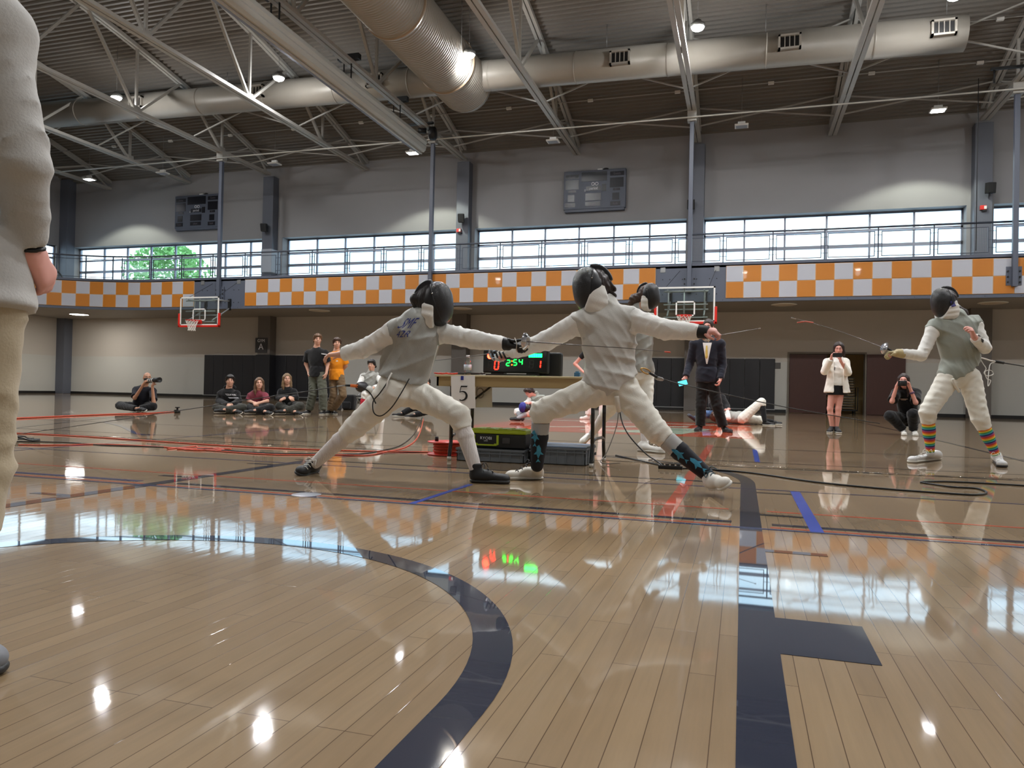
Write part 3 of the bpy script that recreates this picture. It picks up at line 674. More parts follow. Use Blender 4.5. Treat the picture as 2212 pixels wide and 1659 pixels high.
# ================================================================ scoreboards on the window wall
M_SB = mat('scoreboard_grey', (86,92,106), .5); M_SCR = mat('scoreboard_dark_screen', (16,17,26), .3); M_TXT = mat('dim_lettering', (112,104,112), .6); M_TXTW = mat('white_lettering', (228,228,232), .5)
def scoreboard(cx, z0, z1, w, lb):
    y = WY-.2; t = thing('scoreboard', lb, 'scoreboard', (cx, y, z0), 'wall scoreboards'); h = z1-z0; x0 = cx-w/2
    MB().box((x0, y, z0), (x0+w, WY, z1)).build('cabinet', M_SB, t, bevel=.02)
    MB().box((x0+.05, y+.02, z0-.1), (x0+w-.05, WY, z0)).build('bottom_tray', M_SB, t)
    u = lambda a: x0+a*w; v = lambda b: z1-b*h
    def scr(n, a, b, c, d): return MB().box((u(a), y-.012, v(d)), (u(c), y, v(b))).build(n, M_SCR, t)
    scr('clock_screen', .29, .05, .70, .29)
    for a in (.03, .75): scr('score_screen', a, .23, a+.215, .48)
    for a in (.07, .79): scr('fouls_screen', a, .62, a+.11, .80)
    scr('player_screen', .36, .60, .61, .79); scr('period_screen', .62, .38, .69, .56)
    def plate(n, a, b, c, d, s, m=M_TXT, k=.75):
        p = scr(n, a, b, c, d); hh = (d-b)*h
        lettering('lettering', s, hh*k, ((u(a)+u(c))/2, y-.014, (v(b)+v(d))/2), (1,0,0), (0,0,1), m, p, .002, .8)
    plate('home_plate', .03, .09, .245, .20, 'Home'); plate('guests_plate', .75, .07, .97, .18, 'Guests')
    plate('period_plate', .37, .42, .605, .53, 'period', M_TXTW, .95); plate('fouls_plate', .03, .83, .19, .94, 'fouls'); plate('fouls_plate', .76, .84, .92, .95, 'fouls'); plate('player_plate', .36, .82, .6, .93, 'player')
    plate('bonus_plate', .08, .50, .2, .56, '< 101', M_TXT, 1.0); plate('bonus_plate', .80, .50, .91, .56, '101 >', M_TXT, 1.0)
    MB().lathe([(.05,0),(.075,0),(.075,.01),(.05,.01)], (cx+.0-.06, y-.012, v(.36)), 16, 0, (0,1,0)).lathe([(.05,0),(.075,0),(.075,.01),(.05,.01)], (cx+.1, y-.012, v(.36)), 16, 0, (0,1,0)).build('possession_lamp', M_TXTW, t)
    for z in (v(.5), v(.53)): MB().box((u(.34), y-.012, z-.012), (u(.36), y, z+.012)).build('indicator', M_TXTW, t)
    MB().box((cx+.12, y+.02, z1), (cx+.32, y+.12, z1+.05)).build('top_box', M_WHITE, t); MB().ell((cx+.46, y+.1, z1+.04), (.12,.05,.05)).build('horn', M_BLACK, t)
scoreboard(-6.13, 8.42, 10.06, 2.66, 'grey wall scoreboard with dark screens, high above the two lunging fencers')
scoreboard(-26.42, 8.52, 10.18, 2.68, 'grey wall scoreboard with dark screens, at the left above the far hoop')

# ================================================================ basketball hoops folded out from the balcony
M_HTUBE = mat('hoop_steel_grey', (166,170,172), .4, metal=.3)
def hoop(X, lb):
    Yb = 26.3; t = thing('basketball_hoop', lb, 'basketball hoop', (X, Yb, 3.1), 'basketball hoops on the balcony')
    W2, z0, z1 = .99, 3.14, 4.36
    f = MB(); w = .055
    f.box((X-W2, Yb, z0), (X+W2, Yb+.03, z0+w)); f.box((X-W2, Yb, z1-w), (X+W2, Yb+.03, z1)); f.box((X-W2, Yb, z0), (X-W2+w, Yb+.03, z1)); f.box((X+W2-w, Yb, z0), (X+W2, Yb+.03, z1))
    f.build('backboard_frame', M_WHITE, t)
    MB().box((X-W2+.03, Yb+.008, z0+.03), (X+W2-.03, Yb+.02, z1-.03)).build('backboard_glass', M_CLEAR, t)
    q = MB(); a, b = X-.33, X+.33; c, d = 3.34, 3.86; k = .05
    q.box((a, Yb-.003, c), (b, Yb+.008, c+k)); q.box((a, Yb-.003, d-k), (b, Yb+.008, d)); q.box((a, Yb-.003, c), (a+k, Yb+.008, d)); q.box((b-k, Yb-.003, c), (b, Yb+.008, d)); q.build('target_square', M_WHITE, t)
    p = MB(); k = .075
    p.box((X-W2-k, Yb-.03, z0-k), (X+W2+k, Yb+.05, z0+.01)); p.box((X-W2-k, Yb-.03, z0-k), (X-W2+.01, Yb+.05, z0+.52)); p.box((X+W2-.01, Yb-.03, z0-k), (X+W2+k, Yb+.05, z0+.52)); p.build('edge_padding', M_RED, t, bevel=.015)
    rz = 3.32; rc = np.array([X, Yb-.42, rz]); r = .25
    rim = MB().tube([rc+r*np.array([math.cos(a), math.sin(a), 0]) for a in np.linspace(0, 2*PI, 33)[:-1]], .014, 8, closed=True)
    rim.bar((X-.1, Yb-.2, rz-.01), (X-.16, Yb, rz-.06), .03, .05).bar((X+.1, Yb-.2, rz-.01), (X+.16, Yb, rz-.06), .03, .05); rim.box((X-.16, Yb-.06, rz-.12), (X+.16, Yb, rz+.05)); rim.box((X-.1, Yb-.2, rz-.02), (X+.1, Yb-.05, rz+.012))
    rim.build('rim', M_RED, t)
    nb = MB(); n = 12
    def ring(i, k): 
        an = 2*PI*(i+.5*(k % 2))/n; rr = [r, .215, .18, .155, .14, .15][k]; return rc+np.array([rr*math.cos(an), rr*math.sin(an), -.015-.085*k])
    for k in range(5):
        for i in range(n):
            p0 = ring(i, k); j = i if k % 2 == 0 else i+1
            nb.bar(p0, ring(j, k+1), .012); nb.bar(p0, ring(j-1, k+1), .012)
    nb.build('net', M_NET, t)
    arms = MB()
    for s in (-1, 1):
        x = X+s*.62
        arms.tube([(x, Yb+.05, 4.25), (x, FY-.03, 4.3)], .03, 8); arms.tube([(x, Yb+.05, 3.35), (x, FY-.05, 3.98)], .03, 8); arms.tube([(x, Yb+.45, 3.6), (x, Yb+.45, 4.27)], .028, 8)
    for z, y in ((4.2, Yb+.08), (3.75, Yb+.08), (4.27, Yb+.45), (3.3, Yb+.06), (3.62, Yb+.46)): arms.tube([(X-.75, y, z), (X+.75, y, z)], .024, 8)
    arms.tube([(X-.05, Yb+.1, 3.2), (X-.05, Yb+.1, 4.28)], .03, 8)
    arms.build('support_arm', M_HTUBE, t)
    MB().tube([(X-.75, Yb+.06, 4.28), (X-.3, FY-.02, 5.1)], .008, 5).tube([(X+.75, Yb+.06, 4.28), (X+.95, FY-.02, 5.1)], .008, 5).build('stay_cable', M_BLACK, t)
    MB().box((X-.68, FY-.08, 3.9), (X-.56, FY-.0, 4.4)).box((X+.56, FY-.08, 3.9), (X+.68, FY, 4.4)).build('wall_bracket', M_BLACK, t)
hoop(-22.16, 'basketball hoop with glass backboard, left one above the seated spectators'); hoop(-1.93, 'basketball hoop with glass backboard, right one behind the masked fencer')

# ================================================================ fittings on columns and walls
SPK = [(COLX[0]+.0, 0, 'left column'), (COLX[1]+.05, .15, 'middle column beside the red alarm'), (COLX[2]-.2, 0, 'column above the right hoop'), (COLX[3]+.15, .1, 'column near the right edge')]
for k, (x, a, s) in enumerate(SPK):
    z = [8.22, 8.18, 8.25, 8.28][k]; t = thing('loudspeaker', 'small black loudspeaker on the upper '+s, 'loudspeaker', (x, 30.5, z), 'loudspeakers on the columns')
    MB().obox((x, 30.5, z), (.13, .03, 0), (-.03, .12, .02), (0, -.03, .19)).build('cabinet', M_BLACK, t, bevel=.02)
    MB().obox((x-.005, 30.375, z-.01), (.1, .023, 0), (-.001, .006, 0), (0, -.024, .15)).build('grille', mat('speaker_grille', (30,30,32), .8), t)
    MB().bar((x, 30.6, z+.02), (x, 30.76, z+.02), .06).build('bracket', M_BLACK, t)
for x, z, s in ((COLX[1]-.13, 7.69, 'middle column'), (COLX[3]-.02, 7.63, 'column near the right edge')):
    t = thing('fire_alarm', 'red and white fire alarm strobe on the '+s, 'alarm', (x, 30.7, z), 'fire alarm strobes')
    MB().box((x-.1, 30.66, z-.08), (x+.1, 30.75, z+.08)).build('body', M_RED, t, bevel=.01); MB().box((x+.02, 30.64, z-.06), (x+.1, 30.67, z+.05)).build('strobe', M_WHITE, t); MB().box((x-.02, 30.68, z-.14), (x+.12, 30.75, z-.08)).build('horn', M_BLACK, t)
ab = MB().box((-21.55, 29.6, 5.9), (-20.98, 30.3, 7.0)).build('wall_unit', mat('unit_grey', (150,156,164), .5), bevel=.03); tag(ab, 'pale grey unit standing on the balcony by the left column', 'cabinet')
MB().box((-21.1, 29.58, 6.3), (-21.0, 29.6, 6.7)).build('screen', M_BLACK, ab) if False else None
ex = thing('exercise_machine', 'dark exercise machine on the balcony in the far left corner', 'exercise machine', (-33.4, 29.3, 5.32))
MB().tube(catmull([(-33.9,29,5.5),(-33.7,29,6.1),(-33.2,29,6.2),(-32.8,29,5.9),(-32.7,29,5.5)], 6), .04, 8).build('frame', M_BLACK, ex)
MB().ell((-34.0,29.2,6.0), (.35,.2,.34)).build('flywheel_cover', M_GALV, ex); MB().box((-34.2,28.9,5.33),(-32.5,29.4,5.45)).build('base', M_BLACK, ex); MB().tube([(-33.4,29.1,5.45),(-33.45,29.1,7.0)], .04, 8).build('mast', M_BLACK, ex)
sg = thing('room_sign', 'dark square sign reading GYM A on the taupe column', 'sign', (-22.15, 30.68, 2.25))
MB().box((-22.52, 30.66, 2.22), (-21.86, 30.7, 2.94)).build('plate', mat('sign_charcoal', (52,50,50), .5), sg, bevel=.005)
lettering('lettering', 'GYM', .2, (-22.19, 30.658, 2.79), (1,0,0), (0,0,1), M_TXTW, sg, .003); lettering('lettering', 'A', .42, (-22.19, 30.658, 2.5), (1,0,0), (0,0,1), M_TXTW, sg, .003)
wp = tag(MB().box((1.1, WY-.03, 1.73), (1.43, WY, 1.97)).build('wall_plaque', mat('plaque_grey', (84,82,80), .5), bevel=.005), 'small grey plaque on the wall left of the doors', 'plaque')
# wall pads
def pads(x0, n, w, what):
    for i in range(n):
        a = x0+i*w
        o = MB().box((a+.005, WY-.06, .13), (a+w-.005, WY, 2.12)).build('wall_pad', M_PAD, bevel=.02)
        tag(o, 'black vinyl wall pad %s, %s from the left' % (what, ORD[i]), 'wall pad', 'black pads '+what)
pads(-25.86, 6, .575, 'left of the room sign column'); pads(-21.7, 5, .6, 'right of the room sign column'); pads(-3.95, 9, .575, 'behind the referee in the blazer')
cp_ = MB().box((-22.47, 30.62, .13), (-21.7, 30.7, 2.12)).box((-21.72, 30.62, .13), (-21.66, WY-.07, 2.12)).build('wall_pad', M_PAD, bevel=.02); tag(cp_, 'black vinyl pad wrapped around the column under the room sign', 'wall pad')
for (x0, x1, s) in ((-25.9, -18.7, 'behind the seated spectators'), (-3.98, 1.24, 'behind the referee')):
    tag(MB().box((x0, WY-.07, .09), (x1, WY-.0, .13)).build('pad_rail', M_GALV), 'pale metal rail under the black wall pads '+s, 'rail')
# trees outside the left windows
def tree(x, y, h, r, lb):
    t = thing('tree', lb, 'tree', (x, y, 0), 'trees outside the left window')
    MB().tube([(x, y, 0), (x+.2, y, h*.5), (x+.1, y, h*.75)], [.3, .22, .1], 8).build('trunk', mat('bark', (84,70,58), .9), t)
    mb = MB(); rnd = random.Random(int(x*10))
    for k in range(3200):
        c = None
        u = rnd.random()*2*PI; v = rnd.uniform(-.6, 1); rr = r*(.55+.45*rnd.random())*(1+.25*math.sin(3*u+v*4))
        p = np.array([x+rr*math.cos(u)*math.sqrt(max(0,1-v*v*.8)), y+rr*.7*math.sin(u)*math.sqrt(max(0,1-v*v*.8)), h*.72+v*h*.3]); a = np.array([rnd.gauss(0,1) for _ in range(3)]); a *= .17/np.linalg.norm(a); b = np.cross(a, [rnd.gauss(0,1) for _ in range(3)]); b *= .11/(np.linalg.norm(b)+1e-6)
        mb.add([p-a, p-b, p+a, p+b], [(0,1,2,3)])
    mb.build('foliage', mat('leaf_green', (118,168,96), .6, var=.3, vscale=1.5), t, fix=False)
tree(-39.8, 44, 10.4, 3.2, 'leafy green tree outside the left window, the tallest one'); tree(-37.2, 52, 9.3, 2.4, 'leafy green tree outside the left window, right of the tall one'); tree(-50.5, 52, 9.0, 2.2, 'leafy green tree outside the left window, left of the tall one')
# ================================================================ figures: smooth distance fields meshed as one continuous skin each
def nrm(v): v = np.array(v, float); return v/(np.linalg.norm(v)+1e-12)
class Sdf:
    def __init__(s, h=.01): s.p = []; s.clip = []; s.h = h; s.wr = None
    def cap(s, a, b, ra, rb=None, k=.02, flat=None, op='u', ends='r', fold=None):
        a, b = np.array(a, float), np.array(b, float); rb = ra if rb is None else rb; m = max(ra, rb)+.008
        s.p.append(('cap', np.minimum(a, b)-m, np.maximum(a, b)+m, (a, b, ra, rb, flat, ends, fold), k, op)); return s
    def chain(s, pts, rs, k=.02, flat=None):
        for i in range(len(pts)-1): s.cap(pts[i], pts[i+1], rs[i], rs[i+1], k, flat)
        return s
    def cone(s, a, b, ra, rb=None, k=.015, flat=None, fold=None): return s.cap(a, b, ra, rb, k, flat, 'u', 'f', fold)
    def ell(s, c, r, ax=None, k=.02, op='u'):
        c = np.array(c, float); ax = np.eye(3) if ax is None else np.array(ax, float); e = np.sqrt(((ax.T*np.array(r))**2).sum(1))
        s.p.append(('ell', c-e, c+e, (c, np.array(r, float), ax), k, op)); return s
    def rbox(s, c, hf, ax, r=.01, k=.005, op='u'):
        c = np.array(c, float); ax = np.array(ax, float); e = np.abs(ax.T*(np.array(hf)+r)).sum(1)
        s.p.append(('box', c-e, c+e, (c, np.array(hf, float), ax, r), k, op)); return s
    def cut(s, o, n): s.clip.append((np.array(o, float), nrm(n))); return s
    def slice(s, o, n): s.p.append(('pl', None, None, (np.array(o, float), nrm(n)), 0, 's')); return s     # cuts only what was added before it
    def field(s):
        h = s.h; U = [q for q in s.p if q[5] == 'u']
        lo = np.min([q[1] for q in U], 0)-3*h; hi = np.max([q[2] for q in U], 0)+3*h
        N = np.ceil((hi-lo)/h).astype(int)+1; V = np.full(N, .2, np.float32)
        axs = [(lo[i]+h*np.arange(N[i])).astype(np.float32) for i in range(3)]
        for kind, a, b, prm, k, op in s.p:
            if kind == 'pl':
                X, Y, Z = np.meshgrid(*axs, indexing='ij', sparse=True); V = np.maximum(V, ((X-prm[0][0])*prm[1][0]+(Y-prm[0][1])*prm[1][1]+(Z-prm[0][2])*prm[1][2]).astype(np.float32)); continue
            mg = k+3*h
            i0 = np.maximum(0, np.floor((a-mg-lo)/h).astype(int)); i1 = np.minimum(N, np.ceil((b+mg-lo)/h).astype(int)+1)
            if (i1 <= i0).any(): continue
            sl = tuple(slice(i0[i], i1[i]) for i in range(3))
            X, Y, Z = np.meshgrid(axs[0][sl[0]], axs[1][sl[1]], axs[2][sl[2]], indexing='ij', sparse=True)
            if kind == 'cap':
                A, B, ra, rb, flat, ends, fold = prm; d = B-A; L2 = d@d+1e-12; L = math.sqrt(L2)
                px, py, pz = X-A[0], Y-A[1], Z-A[2]
                t = (px*d[0]+py*d[1]+pz*d[2])/L2; tc = np.clip(t, 0, 1)
                qx, qy, qz = px-tc*d[0], py-tc*d[1], pz-tc*d[2]
                sc = 1
                if flat is not None:
                    n, sc = flat; e = (qx*n[0]+qy*n[1]+qz*n[2])*(1/sc-1); qx, qy, qz = qx+e*n[0], qy+e*n[1], qz+e*n[2]
                D = np.sqrt(qx*qx+qy*qy+qz*qz)-(ra+(rb-ra)*tc)
                if sc < 1: D = D*(sc*.5+.5)
                if fold:      # slanting creases round a limb: (height, spacing, seed)
                    r_, f_, u_ = frame(d/L, (.3,.9,.31)); an = np.arctan2(qx*f_[0]+qy*f_[1]+qz*f_[2] if False else qx*r_[0]+qy*r_[1]+qz*r_[2], qx*u_[0]+qy*u_[1]+qz*u_[2]); ax_ = t*L
                    ph_ = PI*ax_/fold[1]+fold[2]+1.1*np.sin(an+fold[2])+.8*np.sin(2*an-ax_*14+fold[2]*2); D = D-fold[0]*((1-np.abs(np.sin(ph_)))**2*(.6+.5*np.sin(3*an+ax_*17+fold[2]))-.25)
                if ends == 'f': D = np.maximum(D, np.maximum(-t*L, (t-1)*L))
            elif kind == 'ell':
                c, r, ax = prm; px, py, pz = X-c[0], Y-c[1], Z-c[2]; q = [(px*ax[i][0]+py*ax[i][1]+pz*ax[i][2])/r[i] for i in range(3)]
                k0 = np.sqrt(q[0]**2+q[1]**2+q[2]**2); k1 = np.sqrt((q[0]/r[0])**2+(q[1]/r[1])**2+(q[2]/r[2])**2)+1e-9; D = k0*(k0-1)/k1
            else:
                c, hf, ax, rr = prm; px, py, pz = X-c[0], Y-c[1], Z-c[2]; q = [np.abs(px*ax[i][0]+py*ax[i][1]+pz*ax[i][2])-hf[i] for i in range(3)]
                D = np.sqrt(np.maximum(q[0],0)**2+np.maximum(q[1],0)**2+np.maximum(q[2],0)**2)+np.minimum(np.maximum(q[0],np.maximum(q[1],q[2])),0)-rr
            W = V[sl]; D = np.broadcast_to(D, W.shape)
            if op == 'u':
                hh = np.maximum(k-np.abs(W-D), 0)/k; V[sl] = np.minimum(W, D)-hh*hh*k*.25
            else:
                D = -D; hh = np.maximum(k-np.abs(W-D), 0)/k; V[sl] = np.maximum(W, D)+hh*hh*k*.25
        X, Y, Z = np.meshgrid(*axs, indexing='ij', sparse=True)
        if s.wr:
            for wv in s.wr:
                amp, fx, fy, fz, ph = wv[:5]
                if len(wv) > 5:
                    V -= (amp*((1-np.abs(np.sin(fx*X+fy*Y+fz*Z+ph+1.3*np.sin(5*X-4*Z+6*Y+ph))))**2-.25)*(.6+.5*np.sin(7*X+9*Y-8*Z+ph*2))).astype(np.float32); continue
                V += (amp*np.sin(fx*X+fy*Y+fz*Z+ph+2.2*np.sin(11*X-9*Z+7*Y+ph*3))*(.55+.45*np.sin(8*X+13*Y-10*Z+ph*2))).astype(np.float32)
        for o, n in s.clip: V = np.maximum(V, ((X-o[0])*n[0]+(Y-o[1])*n[1]+(Z-o[2])*n[2]).astype(np.float32))
        return V, lo
    def mesh(s):
        V, lo = s.field(); h = s.h; ins = V < 0; N = V.shape
        C = np.zeros((N[0]-1, N[1]-1, N[2]-1), np.int8)
        for i in (0,1):
            for j in (0,1):
                for k in (0,1): C += ins[i:N[0]-1+i, j:N[1]-1+j, k:N[2]-1+k]
        I = np.argwhere((C > 0) & (C < 8)); idx = np.full(C.shape, -1, np.int32); idx[tuple(I.T)] = np.arange(len(I))
        acc = np.zeros((len(I), 3)); cnt = np.zeros(len(I))
        cor = [(i,j,k) for i in (0,1) for j in (0,1) for k in (0,1)]
        val = {c: V[I[:,0]+c[0], I[:,1]+c[1], I[:,2]+c[2]] for c in cor}
        for a in cor:
            for ax in range(3):
                if a[ax]: continue
                b = list(a); b[ax] = 1; b = tuple(b); va, vb = val[a], val[b]; m = (va < 0) != (vb < 0)
                t = np.where(m, va/(va-vb+1e-12*(va == vb)), 0); p = np.array(a, float)[None].repeat(len(I), 0); p[:, ax] += t
                acc[m] += p[m]; cnt[m] += 1
        P = lo+h*(I+acc/cnt[:, None]); Fs = []
        for ax in range(3):
            e0 = [slice(0, N[i]) for i in range(3)]; e1 = list(e0); e0[ax] = slice(0, N[ax]-1); e1[ax] = slice(1, N[ax])
            A = ins[tuple(e0)]; B = ins[tuple(e1)]; E = np.argwhere(A != B); b, c = (ax+1) % 3, (ax+2) % 3
            E = E[(E[:, b] > 0) & (E[:, c] > 0) & (E[:, b] < N[b]-1) & (E[:, c] < N[c]-1)]
            fl_ = A[tuple(E.T)]; q = []
            for db, dc in ((1,1),(0,1),(0,0),(1,0)):
                G = E.copy(); G[:, b] -= db; G[:, c] -= dc; q.append(idx[tuple(G.T)])
            q = np.stack(q, 1); q[~fl_] = q[~fl_][:, ::-1]; Fs.append(q)
        return P, np.concatenate(Fs)
    def build(s, name, m, parent, keep_bvh=False, smooth=2):
        P, Fc = s.mesh()
        for _ in range(smooth):      # light relaxation
            A = np.zeros_like(P); n = np.zeros(len(P))
            for i in range(4):
                j = (i+1) % 4; np.add.at(A, Fc[:, i], P[Fc[:, j]]); np.add.at(n, Fc[:, i], 1); np.add.at(A, Fc[:, j], P[Fc[:, i]]); np.add.at(n, Fc[:, j], 1)
            P = P*.5+.5*A/np.maximum(n, 1)[:, None]
        org = world_of(parent); me = bpy.data.meshes.new(name)
        me.vertices.add(len(P)); me.vertices.foreach_set('co', (P-org).astype(np.float32).ravel())
        me.loops.add(Fc.size); me.loops.foreach_set('vertex_index', Fc.astype(np.int32).ravel())
        me.polygons.add(len(Fc)); me.polygons.foreach_set('loop_start', np.arange(0, Fc.size, 4, dtype=np.int32)); me.polygons.foreach_set('loop_total', np.full(len(Fc), 4, np.int32))
        me.update(calc_edges=True); me.validate(); me.polygons.foreach_set('use_smooth', np.ones(len(me.polygons), bool))
        for q in (m if isinstance(m, (list, tuple)) else [m]): me.materials.append(q)
        o = bpy.data.objects.new(name, me); COL.objects.link(o); o.parent = parent
        if keep_bvh: return o, BVHTree.FromPolygons([Vector(p) for p in P], [tuple(map(int, f)) for f in Fc])
        return o
def frame(f, u=(0,0,1)):
    f = nrm(f); r = nrm(np.cross(f, u)); return r, f, np.cross(r, f)      # right-hand side, forward, up

def fabric(name, rgb, bump=.5, bscale=5, rough=.85, var=.04, stretch=None, metal=0., dist=.03):
    """cloth: fine weave plus soft ridged creases"""
    m = mat(name, rgb, rough, metal, var=var, vscale=7, bump=.12, bscale=160, sheen=.2, spec=.25, stretch=stretch)
    nt = m.node_tree; L = nt.links; b = nt.nodes['Principled BSDF']; tc = nt.nodes.new('ShaderNodeTexCoord'); n = nt.nodes.new('ShaderNodeTexNoise')
    n.noise_type = 'RIDGED_MULTIFRACTAL'; n.inputs['Scale'].default_value = bscale; n.inputs['Detail'].default_value = 2.5; n.inputs['Distortion'].default_value = 1.1
    L.new(tc.outputs['Object'], n.inputs['Vector']); bp = nt.nodes.new('ShaderNodeBump'); bp.inputs['Strength'].default_value = bump; bp.inputs['Distance'].default_value = dist
    L.new(n.outputs['Fac'], bp.inputs['Height'])
    if b.inputs['Normal'].links: L.new(b.inputs['Normal'].links[0].from_socket, bp.inputs['Normal'])
    L.new(bp.outputs[0], b.inputs['Normal'])
    return m
M_SKIN = mat('skin_light', (214,164,140), .5, var=.06, vscale=14); M_SKIN2 = mat('skin_tan', (196,146,118), .5, var=.06, vscale=14); M_SKINP = mat('skin_pink', (222,160,146), .5, var=.07, vscale=14)
M_WFAB = fabric('white_fencing_cloth', (232,231,226)); M_WFAB2 = fabric('cream_fencing_breeches', (230,227,216), .5, 4); M_LAME = fabric('grey_lame_cloth', (164,164,158), .6, 4.5, .55, .08, None, .25); M_LAMEW = fabric('pale_lame_cloth', (198,196,190), .55, 4.5, .6, .06, None, .1); M_LAMEG = fabric('green_grey_lame_cloth', (150,155,146), .4, 4, .55, .1, None, .25)
M_TEEB = fabric('black_cotton', (18,18,20)); M_NAVYJ = fabric('dark_navy_cloth', (26,29,42)); M_BLKPANT = fabric('black_trouser_cloth', (15,15,17)); M_OLIVE = fabric('olive_trouser_cloth', (88,90,78)); M_DOLIVE = fabric('dark_olive_cloth', (54,54,48)); M_KHAKI = fabric('khaki_brown_cloth', (116,94,68)); M_TEEO = fabric('orange_cotton', (238,146,24)); M_MAROON = fabric('maroon_cotton', (128,52,66)); M_CARD = fabric('cream_knit', (236,232,222)); M_BEIGE = fabric('beige_suit_cloth', (180,178,174), .35, 3.5); M_TROU = fabric('tan_trouser_cloth', (178,164,138), .35, 4)
M_SOCKW = mat('white_ribbed_sock', (222,216,212), .9, bump=.5, bscale=120, stretch=(1,1,.12)); M_SHOEB = mat('black_shoe', (20,20,22), .6); M_SHOEW = mat('white_shoe', (224,222,216), .5); M_SOLEW = mat('white_sole', (214,212,204), .55); M_SOLEB = mat('dark_sole', (42,42,44), .5); M_LACEW = mat('white_lace', (226,224,218), .7)
M_EYEW = mat('eye_white', (226,222,218), .25); M_IRIS = mat('dark_iris', (34,24,20), .2); M_LIP = mat('lips', (168,96,92), .5)
def hairm(n, rgb): return mat('hair_'+n, rgb, .45, var=.35, vscale=26, bump=.5, bscale=60, stretch=(1,1,.15))
H_BLACK = hairm('black', (22,17,16)); H_BROWN = hairm('brown', (66,45,34)); H_LBROWN = hairm('light_brown', (104,76,54)); H_DBROWN = hairm('dark_brown', (42,28,24)); H_DBLOND = hairm('dark_blond', (122,98,70))
M_MASK = mat('black_mask_mesh', (12,12,18), .32, coat=.25, bump=.3, bscale=300); M_MASKT = mat('black_mask_trim', (14,14,18), .4)

def head(S, c, f, u=(0,0,1), s=1.0):
    r, f, u = frame(f, u); c = np.array(c, float); A = [r, f, u]; P = lambda a, b, d: c+s*(a*r+b*f+d*u)
    S.ell(P(0,-.008,.022), [.074*s,.094*s,.094*s], A); S.ell(P(0,.02,-.045), [.058*s,.070*s,.074*s], A, .03)
    S.ell(P(0,.062,-.098), [.024*s,.024*s,.02*s], A, .025)
    for q in (-1, 1):
        S.ell(P(.036*q,.056,-.032), [.026*s,.026*s,.026*s], A, .02); S.cap(P(.012*q,.086,.03), P(.044*q,.074,.032), .010*s, .008*s, .014)
        S.ell(P(.031*q,.1,.008), [.017*s,.012*s,.011*s], A, .008, 's'); S.ell(P(.077*q,-.008,-.008), [.010*s,.021*s,.032*s], A, .006)
    S.cap(P(0,.088,.018), P(0,.109,-.024), .0085*s, .0125*s, .01); S.ell(P(0,.096,-.028), [.018*s,.012*s,.009*s], A, .008); S.ell(P(0,.087,-.064), [.024*s,.010*s,.011*s], A, .008)
    return P, A
def face_parts(P, A, root, hair, s=1.0):
    for q in (-1, 1):
        M = np.array(A).T
        e = MB().ell(P(.031*q,.081,.008), (.0115*s,.008*s,.0068*s), 10, 0, M).build('eye', M_EYEW, root); MB().ell(P(.031*q,.0875,.008), (.0062*s,.0035*s,.0062*s), 8, 0, M).build('iris', M_IRIS, e)
        MB().tube([P(.016*q,.096,.027), P(.032*q,.094,.033), P(.047*q,.080,.027)], [.0035*s,.004*s,.003*s], 6).build('eyebrow', hair, root)
    MB().ell(P(0,.0945,-.0625), (.021*s,.006*s,.0045*s), 10, 0, np.array(A).T).build('mouth', M_LIP, root)
def hand(S, w, d, n, side=1, curl=.35, s=1.0, spread=.0, thumb=.5, fk=.007):
    """palm, four unequal bent fingers and a thumb leaving the side of the palm"""
    w = np.array(w, float); d = nrm(d); n = nrm(np.array(n)-(np.array(n)@d)*d); t = np.cross(d, n)*side
    kn = []
    for i, (o, L) in enumerate(((.029,.073),(.0095,.082),(-.010,.076),(-.028,.059))):
        k0 = w+s*(d*(.092-.006*abs(i-1))+t*o); kn.append(k0); S.cap(w+s*(d*.006+t*o*.55), k0, .0165*s, .0125*s, .018)
        cc = curl[i] if hasattr(curl, '__len__') else curl*(1+.12*i); p = k0; a = cc*.8; sp = spread*(1.5-i)
        for j, fr in enumerate((.46,.30,.24)):
            dd = math.cos(a)*(d*math.cos(sp)+t*math.sin(sp))+math.sin(a)*n; q = p+dd*L*fr*s; S.cap(p, q, (.0098-.001*j)*s, (.0090-.001*j)*s, fk*.6); p = q; a += cc
    p = w+s*(d*.028+t*.026); b = p+s*.042*nrm(d*.65+t*(.75-.3*thumb)+n*(.25+.5*thumb)); e = b+s*.034*nrm(d*.85+t*(.35-.7*thumb)+n*(.25+.45*thumb))
    S.cap(w+s*(d*.012+t*.01), p, .018*s, .0155*s, .015); S.cap(p, b, .0140*s, .0115*s, .012); S.cap(b, e, .0112*s, .0088*s, .005)
    return kn
def torso_axes(J):
    up = nrm(J['neck']-J['pel']); ac = J['shR']-J['shL']; ac = nrm(ac-(ac@up)*up); return ac, nrm(np.cross(up, ac)), up     # across, forward, up
